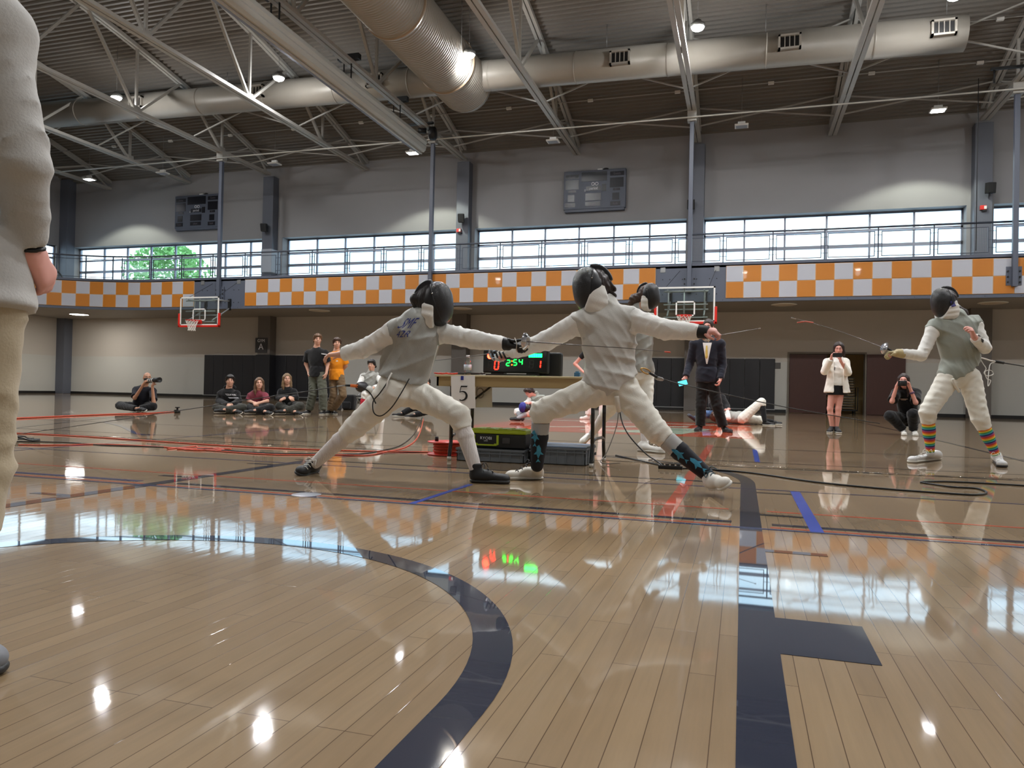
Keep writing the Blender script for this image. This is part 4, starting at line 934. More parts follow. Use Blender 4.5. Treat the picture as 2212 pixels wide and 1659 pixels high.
def torso(S, J, s, g=0., belly=0., wide=1.0, inset=0.):
    ac, fw, up = torso_axes(J); A = [ac, fw, up]; ch = J['pel']+(J['neck']-J['pel'])*.68; wa = J['pel']+(J['neck']-J['pel'])*.34
    L = np.linalg.norm(J['neck']-J['pel'])/.5
    hp = J['hipR']-J['hipL']; hp = nrm(hp) if np.linalg.norm(hp) > .05 else ac; A2 = [hp, nrm(np.cross(up, hp)), np.cross(hp, nrm(np.cross(up, hp)))]
    shw = np.linalg.norm(J['shR']-J['shL'])/2
    S.ell(ch, [max(.145, shw*.86)*s*wide+g, .105*s+g, .19*s*L+g], A, .06); S.ell(wa+fw*belly*.4, [.132*s*wide+g, .1*s+g+belly, .17*s*L+g], A, .08); S.ell(J['pel'], [.150*s*wide+g, .108*s+g, .115*s+g], A2, .08)
    ins = (J['shR']-J['shL'])*inset; S.cap(J['shL']+ins, J['shR']-ins, .052*s+g, None, .05); S.cap(J['neck']-up*.02, J['neck']+up*.035*s, .072*s+g*.4, .056*s+g*.3, .06)
    return A
def person(key, label, J, s=1.0, h=.011, skin=M_SKIN, fwd=None, hup=(0,0,1), head_on=True, hands=None, hair=None, bare=None, group=None, feet=True, facep=True, cat='person'):
    """root and continuous body; J holds the joints in metres"""
    J = {k: np.array(v, float) for k, v in J.items()}
    base = np.mean([J['anL'], J['anR']], 0) if 'anL' in J else J['pel']
    root = thing(key, label, cat, (float(base[0]), float(base[1]), 0), group); S = Sdf(h)
    P = A = None
    if head_on:
        P, A = head(S, J['head'], fwd, hup, s); S.cap(J['head']-s*(.07*A[2]+.022*A[1]), J['neck'], .054*s, .06*s, .035)
    torso(S, J, s, -.012)
    for q in 'LR':
        S.chain([J['sh'+q], J['el'+q], J['wr'+q]], [.047*s, .039*s, .026*s], .025)
        S.chain([J['hip'+q], J['kn'+q]], [.078*s, .053*s], .03)
        cm = J['kn'+q]*.68+J['an'+q]*.32; S.chain([J['kn'+q], cm, J['an'+q]], [.05*s, .051*s, .034*s], .025)
        hd = (hands or {}).get(q)
        if hd: hand(S, J['wr'+q], hd[0], hd[1], hd[2] if len(hd) > 2 else (1 if q == 'R' else -1), *(hd[3:]), s=s)
    S.build('body', skin, root)
    if P is not None and facep: face_parts(P, A, root, hair or H_BROWN, s)
    return root, J, P, A
def shirt(root, J, m, s=1.0, h=.011, g=.016, sl=1.0, hem=-.12, name='shirt', slr=(.066,.052,.044), neck=.0, wide=1.0, belly=0., wr=.0025, bvh=False, loose=0., fold=.008):
    """sl = sleeve length: 1 to the wrist, .35 short"""
    S = Sdf(h); A = torso(S, J, s, g, belly, wide); up = A[2]
    hp = J['pel']+up*hem*s
    S.slice(hp, -up)
    if hem < -.05: S.cone(J['pel']+up*.12*s, hp, .142*s*wide+g+loose, .163*s*wide+g+loose, .04, (A[1], .78))
    for q in 'LR':
        a, e, w = J['sh'+q], J['el'+q], J['wr'+q]
        if sl <= .5: S.cone(a, a+(e-a)*sl*2, slr[0]*s, (slr[1]+.012)*s, .03)
        else: S.cap(a, e, slr[0]*s, slr[1]*s, .035, fold=(fold, .062, 1.+(q == 'L'))); S.cone(e-(w-e)*.02, e+(w-e)*(sl*2-1), slr[1]*s, slr[2]*s, .02, fold=(fold*.8, .055, 2.+(q == 'L')))
    nk = J['neck']+up*(.03+neck)*s; S.ell(nk+up*.05, [.075*s,.075*s,.055*s], A, .01, 's')
    if wr: S.wr = [(wr*2.2, 14, 8, 26, 1, 'r'), (wr*1.6, -18, 6, 22, 2, 'r')]
    return S.build(name, m, root, bvh)
def trousers(root, J, m, s=1.0, h=.011, top=.1, to=1.0, r=(.098,.075,.064), name='trousers', g=.012, wr=.0025, seat=1.0, flare=0, fold=.009):
    S = Sdf(h); up = nrm(J['neck']-J['pel']); hp = nrm(J['hipR']-J['hipL']); A2 = [hp, nrm(np.cross(up, hp)), np.cross(hp, nrm(np.cross(up, hp)))]
    S.ell(J['pel'], [.155*s*seat+g, .115*s*seat+g, .125*s+g], A2, .06); S.cone(J['pel'], J['pel']+up*top*s, .135*s, .128*s, .04, (A2[1], .8))
    for q in 'LR':
        a, k, n = J['hip'+q], J['kn'+q], J['an'+q]; S.cap(a, k, r[0]*s, r[1]*s, .035, fold=(fold, .085, .5+(q == 'L'))); S.cone(k-(n-k)*.02, k+(n-k)*to, r[1]*s, (r[2]+flare)*s, .02, fold=(fold*.8, .06, 3+(q == 'L')))
    if wr: S.wr = [(wr, 45, 20, 65, 0), (wr*.6, -70, 35, 80, 1.2)]
    return S.build(name, m, root)
def sock(root, J, q, m, s=1.0, h=.009, t0=.25, r=(.062,.046), t1=1.0, name='sock'):
    k, n = J['kn'+q], J['an'+q]; S = Sdf(h); a = k+(n-k)*t0; c = k+(n-k)*max(.42, t0+.05); S.cone(a, c, r[0]*s, r[0]*s*1.0, .02); S.cap(c, k+(n-k)*t1, r[0]*s, r[1]*s, .02); return S.build(name, m, root)
def shoe(root, ank, heel, toe, up=(0,0,1), m=None, ms=None, s=1.0, h=.008, high=0., lace=None, name='shoe'):
    ank, heel, toe = [np.array(v, float) for v in (ank, heel, toe)]; d = nrm(toe-heel); up = np.array(up, float); up = nrm(up-(up@d)*d); sd = np.cross(d, up); L = np.linalg.norm(toe-heel)
    S = Sdf(h); S.cap(heel+d*.04*s+up*.042*s, heel+d*.12*s+up*.05*s, .036*s, .04*s, .03); S.cap(heel+d*.1*s+up*.045*s, toe-d*.045*s+up*.034*s, .042*s, .034*s, .03, (up, .8))
    S.ell(toe-d*.045*s+up*.032*s, [.042*s,.045*s,.026*s], [sd, d, up], .03); S.cap(heel+d*.045*s+up*.06*s, ank+up*(.0+high), .04*s, .042*s+high*.05, .03)
    S.cut(heel+up*.012, -up); S.cut(ank+up*(.018+high), up)
    o = S.build(name, m, root)
    Z = Sdf(h*.8); Z.cap(heel+d*.04*s+up*.014, toe-d*.05*s+up*.014, .040*s, .043*s, .01, (up, .42)); Z.ell(toe-d*.048*s+up*.014, [.046*s,.05*s,.018*s], [sd, d, up], .02); Z.cut(heel, -up); Z.cut(heel+up*.026, up); Z.build('sole', ms or M_SOLEW, o)
    if lace is not None:
        mb = MB()
        for i in range(4):
            c = ank+(toe-ank)*(.22+.13*i)+up*(.038-.004*i)*s; e = .024*s; mb.tube([c-sd*e-up*.006, c+up*.006*s, c+sd*e+d*.012-up*.006], .0035*s, 5)
        c = ank+d*.04+up*.02; mb.tube(catmull([c, c+sd*.03+up*.02+d*.02, c+sd*.045-up*.01+d*.03, c+d*.01], 5), .003*s, 5); mb.tube(catmull([c, c-sd*.03+up*.02+d*.02, c-sd*.045-up*.012+d*.04], 5), .003*s, 5)
        mb.build('laces', lace, o)
    return o
def hairdo(root, P, A, m, s=1.0, kind='short', h=.009, L=.2, fringe=.0):
    S = Sdf(h); S.ell(P(0,-.012,.034), [.086*s,.104*s,.098*s], A, .02)
    S.ell(P(0,.095,-.05-.0), [.070*s,.085*s,.1*s-fringe+{'long': .022, 'short': .02}.get(kind, 0)], A, .015, 's')
    if kind == 'short': S.ell(P(0,-.03,-.12), [.12*s,.1*s,.075*s], A, .02, 's')
    if kind in ('mop', 'shag'):
        for a, b, c, r in ((.05,.06,.075,.03),(-.05,.06,.075,.03),(.02,.078,.07,.026),(-.02,.078,.072,.026),(.07,.02,.04,.028),(-.07,.02,.04,.028),(.074,-.01,.0,.024),(-.074,-.01,0,.024),(.0,-.09,-.02,.045),(.05,-.08,-.04,.035),(-.05,-.08,-.04,.035)): S.ell(P(a,b,c), [r*s]*3, A, .02)
    if kind == 'long':
        for a, b in ((.066,.01),(-.066,.01),(.06,-.045),(-.06,-.045),(.03,-.075),(-.03,-.075)): S.chain([P(a,b,.04), P(a*1.12,b-.01,-.08), P(a*1.2,b-.005+.0,-.08-L*.5), P(a*1.05,b+.01,-.08-L)], [.03*s,.032*s,.03*s,.016*s], .03)
    S.wr = [(.0022, 130, 60, 20, 0), (.0018, -90, 140, 30, 1)]
    return S.build('hair', m, root)
# ================================================================ fencing kit
def mask(root, c, f, u=(0,0,1), s=1.0, h=.007, patch=False, side=False):
    r, f, u = frame(f, u); A = [r, f, u]; c = np.array(c, float); P = lambda a, b, d: c+s*(a*r+b*f+d*u); bn = -.926*f-.377*u
    def shell(g):
        S = Sdf(h); S.ell(P(0,.03,-.01), [.112*s+g,.112*s+g,.150*s+g], A, .03); S.ell(P(0,.05,-.08), [.080*s+g,.085*s+g,.085*s+g], A, .05); return S
    S = shell(0); S.cut(P(0,-.10,.12), bn); o, mv = S.build('mask', M_MASK, root, True)
    S = shell(.004); S.cut(P(0,-.105,.125), bn); S.cut(P(0,-.03,.15), -bn); S.build('mask_trim', M_MASKT, o)
    S = Sdf(h); S.ell(P(0,.02,-.085), [.117*s,.124*s,.153*s], A, .02); S.cut(P(0,.03,0) if side else P(0,.0,.02), f if side else .817*f+.577*u); S.cut(P(0,-.062,0), -f); S.cut(P(0,0,-.02 if side else .012), u); S.cut(P(0,0,-.2), -u+.25*f); S.wr = [(.004, 0, 0, 120, 0)]
    bib, bv = S.build('mask_bib', M_WFAB, o, True)
    rv = MB()
    for q in (-1, 1):
        for b in (-.05, -.02, .012): rv.ell(P(.119*q,b,.0), (.005*s,)*3, 8, 0)
    rv.build('bib_snap', M_CHROME, bib) if False else None
    for q in (-1, 1):
        for b, d in ((-.03,.105),(.0,.135),(-.04,.045)): 
            hit = mv.ray_cast(Vector(P(.3*q,b+.05,d*.9)), Vector(-r*q), .4)
            if hit[0] is not None: MB().ell(np.array(hit[0])+r*q*.004, (.006*s,)*3, 8).build('rivet', M_CHROME, o)
    S = Sdf(h); S.ell(P(0,-.022,.012), [.096*s,.122*s,.137*s], A); S.cut(P(.036*s,0,0), r); S.cut(P(-.036*s,0,0), -r); S.cut(P(0,0,.0), -u); S.cut(P(0,-.02,0), f); S.build('back_strap', M_MASKT, o)
    if patch: decal('bib_patch', '', .05*s, P(-.12,.022,-.042), nrm(-f), u, mat('blue_patch', (52,46,120), .6), bib, bv, .003, 1, [[(-.5,-.6),(.5,-.6),(.5,.6),(-.5,.6)]])
    return P, A, o
def lame(root, J, m, s=1.0, h=.008, hem=-.06, vee=None, wr=.004, wide=1.0, g=.024, extra=(), fdir=(-13,4,22)):
    S = Sdf(h); A = torso(S, J, s, g, 0, wide, .1); up = A[2]; hp = J['hipR']-J['hipL']; hp = nrm(hp); A2 = [hp, nrm(np.cross(up, hp)), np.cross(hp, nrm(np.cross(up, hp)))]
    for q in 'LR':
        d = J['el'+q]-J['sh'+q]; S.cone(J['sh'+q]-d*.3, J['sh'+q]+d*.015, .062*s+g*.4, .066*s+g*.4, .05)
    S.cap(J['neck']-up*.02, J['neck']+up*.06, .072*s, .066*s, .03)
    S.ell(J['pel'], [.162*s*wide+g, .122*s+g, .13*s+g], A2, .05)
    for a, b, ra, rb in extra: S.cap(a, b, ra, rb, .05)
    if vee is None: S.slice(J['pel']+up*hem*s, -up)
    else:
        for q in (0, 1):
            n = np.cross(vee[q]-vee[2], A[1]); n = n if n@up < 0 else -n; S.slice(vee[2], n)
    S.wr = [(wr*4.2, *fdir, 0, 'r'), (wr*2.4, *[v*1.7 for v in fdir[::-1]], 1, 'r'), (wr*.5, 60, 20, 40, 0)]
    return S.build('lame_vest', m, root, True)
def glove(root, w, el, d, n, side, m, curl=1.05, s=1.14, h=.006, cuff=None, name='glove'):
    S = Sdf(h); hand(S, w, d, n, side, curl, s, fk=.006); w = np.array(w); a = nrm(np.array(el)-w); S.cone(w-a*.02, w+a*.06, .034*s, .042*s, .02); o = S.build(name, m, root)
    if cuff: 
        C = Sdf(h); C.cone(w+a*.015, w+a*.045, .041*s, .044*s, .01); C.build('glove_cuff', cuff, o)
    return o
def foil(label, hd, gd, pts, r0=.0042, r1=.002, tape=None, gr=.058):
    t = thing('fencing_foil', label, 'foil', tuple(map(float, hd)), 'fencing foils'); hd, gd = np.array(hd), np.array(gd); d = nrm(np.array(pts[0])-gd)
    MB().lathe([(.004,.012),(.02,.014),(.04,.008),(gr,-.012),(gr+.002,-.014),(.03,0.0),(.004,.004)], gd, 24, 0, d).build('guard', M_CHROME, t)
    MB().tube(catmull([gd-d*.01, gd-d*.05+np.array([0,0,.006]), gd-d*.1-np.array([0,0,.004]), gd-d*.14+np.array([0,0,.006])], 4), .011, 8).build('grip', M_BLACK, t)
    pp = catmull([gd]+[np.array(p) for p in pts], 8); rr = np.linspace(r0, r1, len(pp)); b = MB().tube(pp, list(rr), 6).build('blade', mat('blade_steel', (128,126,126), .35, metal=.8), t)
    e = pp[-1]; e0 = pp[-2]; MB().cyl(e0, e, r1*2, 8, 0, r1*2.4).build('tip', M_CHROME if tape is None else tape, t)
    return t
def strap_knickers(root, J, m, s=1.0, h=.009, to=.27, wr=.003, r=(.108,.08,.066), **k): return trousers(root, J, m, s, h, .13, to, r, 'breeches', .012, wr, **k)
G_HAIR = 'masked fencers'

# ---- left lunging fencer, seen from behind
Jl = dict(head=at(936,650,4.84), neck=at(916,692,4.83), shR=at(941,716,4.92), shL=at(852,716,4.70), elR=at(1018,733,4.86), wrR=at(1097,744,4.80), elL=at(787,753,4.72), wrL=at(737,766,4.72), pel=at(862,836,4.80), hipR=at(886,846,4.87), hipL=at(846,850,4.71), knR=at(991,896,4.80), anR=at(1027,1012,4.775), knL=at(769,921,4.70), anL=at(681,1000,4.70))
f_l = nrm((.97,.2,-.06))
ro, J, P, A = person('fencer', 'masked fencer lunging to the right, back lettered SMF 42R, black shoes', Jl, 1.0, .007, M_SKIN, f_l, hands={'R': ((.97,.1,-.05),(0,.5,-.8),1,1.15), 'L': ((-.93,-.1,-.02),(.1,.2,-.95),-1,.5)}, facep=False)
shirt(ro, J, M_WFAB, 1.0, .008, .014, .96, -.02, 'jacket', (.074,.066,.052), .03, wr=.0035)
vo, vb = lame(ro, J, M_LAME, 1.0, .008, vee=(at(800,806,4.7), at(930,838,4.85), at(880,826,4.75)), wr=.003, extra=[(at(868,735,4.79), at(828,800,4.74), .1, .035), (at(915,745,4.83), at(912,820,4.85), .09, .04), (at(895,700,4.82), at(865,790,4.78), .11, .1)])
ux = nrm(at(930,725,4.7)-at(870,730,4.7)); uz = nrm(at(895,690,4.7)-at(878,725,4.7))
M_BLUEINK = mat('blue_stencil_ink', (46,58,128), .7)
decal('lettering', 'SMF', .122, at(872,697,4.6), ux, uz, M_BLUEINK, vo, vb, .004, .42); decal('lettering', '42R', .075, at(864,721,4.6), ux, uz, M_BLUEINK, vo, vb, .004, .66)
strap_knickers(ro, J, M_WFAB2, 1.0, .008)
for q in 'LR': sock(ro, J, q, M_SOCKW, 1.0, .007, .2, (.058,.042))
shoe(ro, J['anR'], fl(1014,1042), fl(1101,1045), m=M_SHOEB, ms=M_SOLEB, lace=M_BLACK, high=.02, h=.006)
shoe(ro, J['anL'], at(684,1017,4.83), fl(642,1028)+np.array([0,0,.0]), up=(.35,-.1,1), m=M_SHOEB, ms=M_SOLEB, lace=M_LACEW, high=.01, h=.006)
gl = glove(ro, J['wrR'], J['elR'], (.97,.08,-.03), (0,.5,-.8), 1, M_BLACK, 1.15)
MB().tube(catmull([at(1112,730,4.74), at(1116,742,4.72), at(1115,757,4.74)], 5), .003, 6).build('piping', M_LACEW, gl)
for k in range(3): MB().tube([at(1122,739+6*k,4.73), at(1130,738+6*k,4.74)], .0032, 5).build('finger_seam', M_LACEW, gl)
mask(ro, P(0,0,0), f_l, (.05,0,1), side=True)
S = Sdf(.007); S.ell(P(0,-.035,.0), [.088,.088,.118], A); S.chain([P(0,-.1,.06), P(.02,-.125,.0), P(.0,-.12,-.06)], [.03,.035,.02], .02); S.chain([P(.0,-.1,.08), P(.0,-.15,.045)], [.014,.003], .01); S.chain([P(.02,-.11,.02), P(.02,-.155,.0)], [.016,.003], .01); S.chain([P(-.0,-.115,-.02), P(0,-.15,-.035)], [.016,.003], .01); S.chain([P(-.02,-.1,-.09), P(-.06,-.16,-.12), P(-.07,-.21,-.125)], [.018,.012,.006], .01); S.build('hair', H_BLACK, ro)
foil('foil with bell guard held by the left lunging fencer, tip past the other fencer', at(1117,744,4.78), at(1138,738,4.76), [at(1240,745,4.71), at(1350,752,4.66), at(1448,761,4.6)], tape=mat('red_tip_tape', (226,92,70), .5))

# ---- right lunging fencer, chest towards us
Jr = dict(head=at(1281,618,4.98), neck=at(1312,672,5.0), shR=at(1252,697,4.95), shL=at(1366,690,5.0), elR=at(1182,735,5.02), wrR=at(1108,762,5.08), elL=at(1436,712,4.93), wrL=at(1514,717,4.88), pel=at(1320,830,5.0), hipR=at(1294,842,4.95), hipL=at(1347,842,5.02), knR=at(1170,888,4.92), anR=at(1160,1006,4.98), knL=at(1419,932,4.96), anL=at(1528,1026,4.93))
f_r = nrm((-.9,-.32,-.3))
ro, J, P, A = person('fencer', 'masked fencer lunging to the left in dark blue patterned socks and white shoes', Jr, 1.0, .007, M_SKINP, f_r, (-.16,0,1), hands={'R': ((-.95,.1,-.1),(0,-.4,-.9),1,1.1), 'L': ((.93,-.15,.05),(0,.4,-.9),-1,.9)}, facep=False)
shirt(ro, J, M_WFAB, 1.0, .008, .014, .97, -.04, 'jacket', (.078,.069,.051), .03, wr=.004, wide=1.04)
vo, vb = lame(ro, J, M_LAMEW, 1.0, .008, vee=(at(1262,828,4.9), at(1380,806,4.95), at(1305,864,4.87)), wr=.0035, wide=1.06, fdir=(12,6,24))
for nm_, pts in (('crotch_strap', [at(1332,856,4.88), at(1334,872,4.89), at(1337,888,4.93)]),): MB().tube(catmull(pts, 5), .016, 8).build(nm_, M_WFAB2, ro)
strap_knickers(ro, J, M_WFAB2, 1.0, .008, .2, .004, (.108,.08,.068))
def sharks(q, a, b, sd, o):
    pass
M_SOCKN = mat('navy_patterned_sock', (14,17,26), .8); M_AQUA = mat('aqua_sock_print', (64,146,178), .8, var=.25, vscale=30)
def printed_sock(q, side):
    k, n = J['kn'+q], J['an'+q]; S = Sdf(.006); S.cone(k+(n-k)*.2, k+(n-k)*.42, .064, .061, .02); S.build('sock_cuff', mat('grey_sock_top', (176,176,174), .85), ro)
    S = Sdf(.006); S.cap(k+(n-k)*.48, k+(n-k)*1.0, .061, .044, .02); S.cut(k+(n-k)*.385, k-n); S.cone(k+(n-k)*.38, k+(n-k)*.5, .0615, .062, .01); so, sb = S.build('sock', M_SOCKN, ro, True)
    ux = nrm(np.cross(nrm(k-n), (0,-1,0))); uy = nrm(k-n)
    fish = [[(-.1,.5),(.06,.62),(.2,.4),(.22,.1),(.05,-.25),(-.1,.05)],[(.05,-.25),(.22,-.48),(.06,-.42),(-.12,-.5)],[(-.1,.2),(-.32,-.02),(-.1,.0)],[(.2,.2),(.38,.0),(.22,.02)]]
    for t, o in ((.52,-.018),(.8,.012)):
        c = k+(n-k)*t+ux*o; decal('sock_print', '', .115, c+np.array([0,-.1,0]), ux, uy, M_AQUA, so, sb, .0015, .8, fish)
printed_sock('R', 1); printed_sock('L', 1)
M_SHOEO = mat('offwhite_shoe', (214,210,200), .5)
shoe(ro, J['anR'], fl(1174,1036), fl(1092,1036), m=M_SHOEO, ms=M_SOLEW, lace=M_BLACK, h=.006)
shoe(ro, J['anL'], at(1538,1055,4.95), at(1577,1052,4.72), up=(-.75,.15,.75), m=M_SHOEO, ms=M_SOLEW, lace=mat('teal_lace', (26,62,72), .7), h=.006)
S = Sdf(.006); a = J['elL']; w_ = J['wrL']; dd = nrm(w_-a); S.cone(w_-dd*.02, w_+dd*.05, .043, .042, .01); S.build('wrist_band', M_BLACK, ro)
gl = glove(ro, J['wrR'], J['elR'], (-.95,.1,-.1), (0,-.4,-.9), 1, M_LACEW, 1.0, 1.1)
for k in range(4): MB().tube([at(1062+8*k,757+1*k,4.98), at(1066+9*k,772+1*k,4.99)], .007, 6).build('finger_stripe', M_BLACK, gl)
mask(ro, P(0,0,0), f_r, (-.16,0,1))
S = Sdf(.007); S.ell(P(0,-.03,.0), [.088,.09,.118], A)
for p, r in ((at(1308,612,5.0),.035),(at(1322,622,5.02),.03),(at(1318,640,5.02),.035),(at(1308,655,5.02),.03),(at(1328,636,5.0),.016),(at(1300,640,5.05),.04)): S.ell(p, [r,r,r], None, .02)
S.wr = [(.006, 90, 60, 120, 0), (.004, 160, 30, -70, 1)]; S.build('hair', H_DBROWN, ro)
foil('foil held by the right lunging fencer, blade running behind the other fencer', at(1078,765,5.08), at(1062,763,5.09), [at(1000,772,5.11), at(900,783,5.12), at(838,790,5.1)], .004, .002)

# ---- fencer with rainbow socks at the right
Jf = dict(head=at(2042,650,8.42), neck=at(2069,692,8.45), shR=at(2016,712,8.36), shL=at(2106,702,8.52), elR=at(1991,768,8.25), wrR=at(1940,763,8.12), elL=at(2128,752,8.42), wrL=at(2104,728,8.18), pel=at(2068,808,8.45), hipR=at(2046,822,8.4), hipL=at(2094,816,8.5), knR=at(2004,890,8.28), anR=at(2010,979,8.38), knL=at(2117,903,8.42), anL=at(2152,985,8.5))
f_f = nrm((-.86,-.42,-.3))
ro, J, P, A = person('fencer', 'masked fencer in rainbow striped socks and grey vest at the right', Jf, 1.0, .008, M_SKINP, f_f, (-.1,0,1), hands={'R': ((-.95,-.2,-.05),(0,-.3,-.95),1,1.1), 'L': ((-.35,-.45,.75),(-.8,.1,-.3),-1,.75)}, facep=False)
ja, jb = shirt(ro, J, M_WFAB, 1.0, .009, .012, .95, -.02, 'jacket', (.066,.058,.048), .03, wr=.003, bvh=True)
em = nrm(at(2122,735,8.3)-at(2128,715,8.3))
decal('sleeve_emblem', '', .12, at(2120,722,8.2), (1,0,0), (0,0,1), mat('emblem_black', (26,22,24), .6), ja, jb, .003, .6, [[(-.5,.5),(-.2,.35),(-.1,.6),(.05,.3),(-.3,.15)],[(-.4,.1),(.5,-.1),(.5,-.35),(-.4,-.15)],[(-.1,-.3),(.5,-.45),(.35,-.7),(.05,-.6)]])
vo, vb = lame(ro, J, M_LAMEG, 1.0, .008, vee=(at(2016,792,8.4), at(2124,780,8.5), at(2052,827,8.3)), wr=.0025, fdir=(14,4,22), extra=[(at(2062,740,8.44), at(2100,775,8.5), .12, .08)])
strap_knickers(ro, J, M_WFAB2, 1.0, .009, .27, .003, (.108,.082,.068))
MB().tube(catmull([at(2058,818,8.27), at(2063,832,8.29), at(2072,846,8.36)], 5), .014, 8).build('crotch_strap', M_WFAB2, ro)
cols = [(206,60,40),(232,128,46),(226,200,60),(70,150,80),(60,160,170),(34,44,96),(150,70,120)]
mst = [mat('sock_stripe_%d' % i, c, .85) for i, c in enumerate(cols)]
def striped_sock(q):
    k, n = J['kn'+q], J['an'+q]; mb = MB(); N = 26; t0 = .24; ax = nrm(n-k)
    prof = lambda t: .056+.006*math.sin(min(1, max(0, (t-.2)/.5))*PI)-max(0, t-.45)*.035
    for i in range(N):
        a, b = t0+(1.0-t0)*i/N, t0+(1.0-t0)*(i+1)/N
        mb.lathe([(prof(a), np.linalg.norm(n-k)*a), (prof(b), np.linalg.norm(n-k)*b)], k, 20, i % 7, ax)
    mb.build('striped_sock', mst, ro)
striped_sock('R'); striped_sock('L')
M_SHOES = mat('silver_white_shoe', (206,206,206), .45, var=.12, vscale=25)
shoe(ro, J['anR'], fl(2029,993), fl(1967,1000), m=M_SHOES, ms=M_SOLEW, lace=M_LACEW, h=.007); shoe(ro, J['anL'], fl(2152,996), fl(2165,1010), m=M_SHOES, ms=M_SOLEB, lace=M_LACEW, h=.007)
glove(ro, J['wrR'], J['elR'], (-.95,-.2,-.05), (0,-.3,-.95), 1, mat('tan_leather_glove', (186,170,126), .6, var=.15, vscale=20), 1.0, 1.15, .007)
mask(ro, P(0,0,0), f_f, (-.1,0,1), 1.0, .007, True)
S = Sdf(.009); S.ell(P(0,-.03,.0), [.086,.088,.112], A); S.chain([at(2066,668,8.5), at(2082,676,8.52), at(2092,684,8.5)], [.05,.035,.012], .03); S.chain([at(2070,680,8.45), at(2078,695,8.4)], [.03,.008], .02); S.wr = [(.004, 90, 60, 120, 0)]; S.build('hair', H_DBROWN, ro)
foil('foil raised by the fencer in rainbow socks, red tape near its tip', at(1921,761,8.12), at(1908,751,8.08), [at(1850,729,8.0), at(1790,708,7.95), at(1709,686,7.85)], .0045, .0025)
tp = fl and MB().tube([at(1757,697,7.9), at(1740,694.5,7.88), at(1722,697,7.86)], .006, 8).build('blade_tape', mat('red_blade_tape', (206,104,88), .6)); tag(tp, 'strip of red tape trailing from the raised foil', 'tape')

# ---- fencer behind, facing right
Je = dict(head=at(1400,636,8.4), neck=at(1380,676,8.42), shR=at(1408,694,8.55), shL=at(1358,694,8.28), elR=at(1455,722,8.5), wrR=at(1505,727,8.42), elL=at(1336,735,8.25), wrL=at(1325,775,8.2), pel=at(1382,800,8.42), hipR=at(1393,812,8.5), hipL=at(1374,812,8.36), knR=at(1394,885,8.33), anR=at(1393,955,8.2), knL=at(1316,884,8.6), anL=at(1279,936,8.72))
f_e = nrm((.97,-.12,-.05))
ro, J, P, A = person('fencer', 'masked fencer standing behind the lunging one, dark hair, facing right', Je, 1.0, .009, M_SKIN, f_e, hands={'R': ((.95,0,0),(0,.4,-.9),1,1.1), 'L': ((-.2,0,-.95),(.9,0,0),-1,.5)}, facep=False)
shirt(ro, J, M_WFAB, 1.0, .01, .012, .97, -.02, 'jacket', (.07,.06,.05), .03, wr=.003)
lame(ro, J, M_LAME, 1.0, .01, -.03, None, .003)
strap_knickers(ro, J, M_WFAB2, 1.0, .01, .3, .003)
for q in 'LR': sock(ro, J, q, M_SOCKW, 1.0, .009, .22, (.058,.042))
shoe(ro, J['anR'], fl(1378,974), fl(1434,980), m=M_SHOEW, lace=M_LACEW); shoe(ro, J['anL'], at(1279,944,8.78), fl(1257,963), up=(-.5,-.3,.8), m=M_SHOEW, ms=mat('gum_sole', (176,140,104), .6))
mask(ro, P(0,0,0), f_e, (0,0,1), .93, .008, side=True)
S = Sdf(.009); S.ell(P(0,-.03,.0), [.084,.086,.11], A); S.chain([P(0,-.08,-.03), P(0,-.15,-.06), P(0,-.19,-.1)], [.05,.06,.03], .03); S.wr = [(.006, 90, 60, 120, 0)]; S.build('hair', H_BROWN, ro)
glove(ro, J['wrR'], J['elR'], (.95,0,0), (0,.4,-.9), 1, M_LACEW, 1.0, 1.1, .009)
foil('foil of the fencer standing behind, blade pointing right in front of the referee', at(1516,728,8.42), at(1532,727,8.4), [at(1570,721.5,8.35), at(1610,714.5,8.3), at(1643,709,8.25)], .004, .0025)
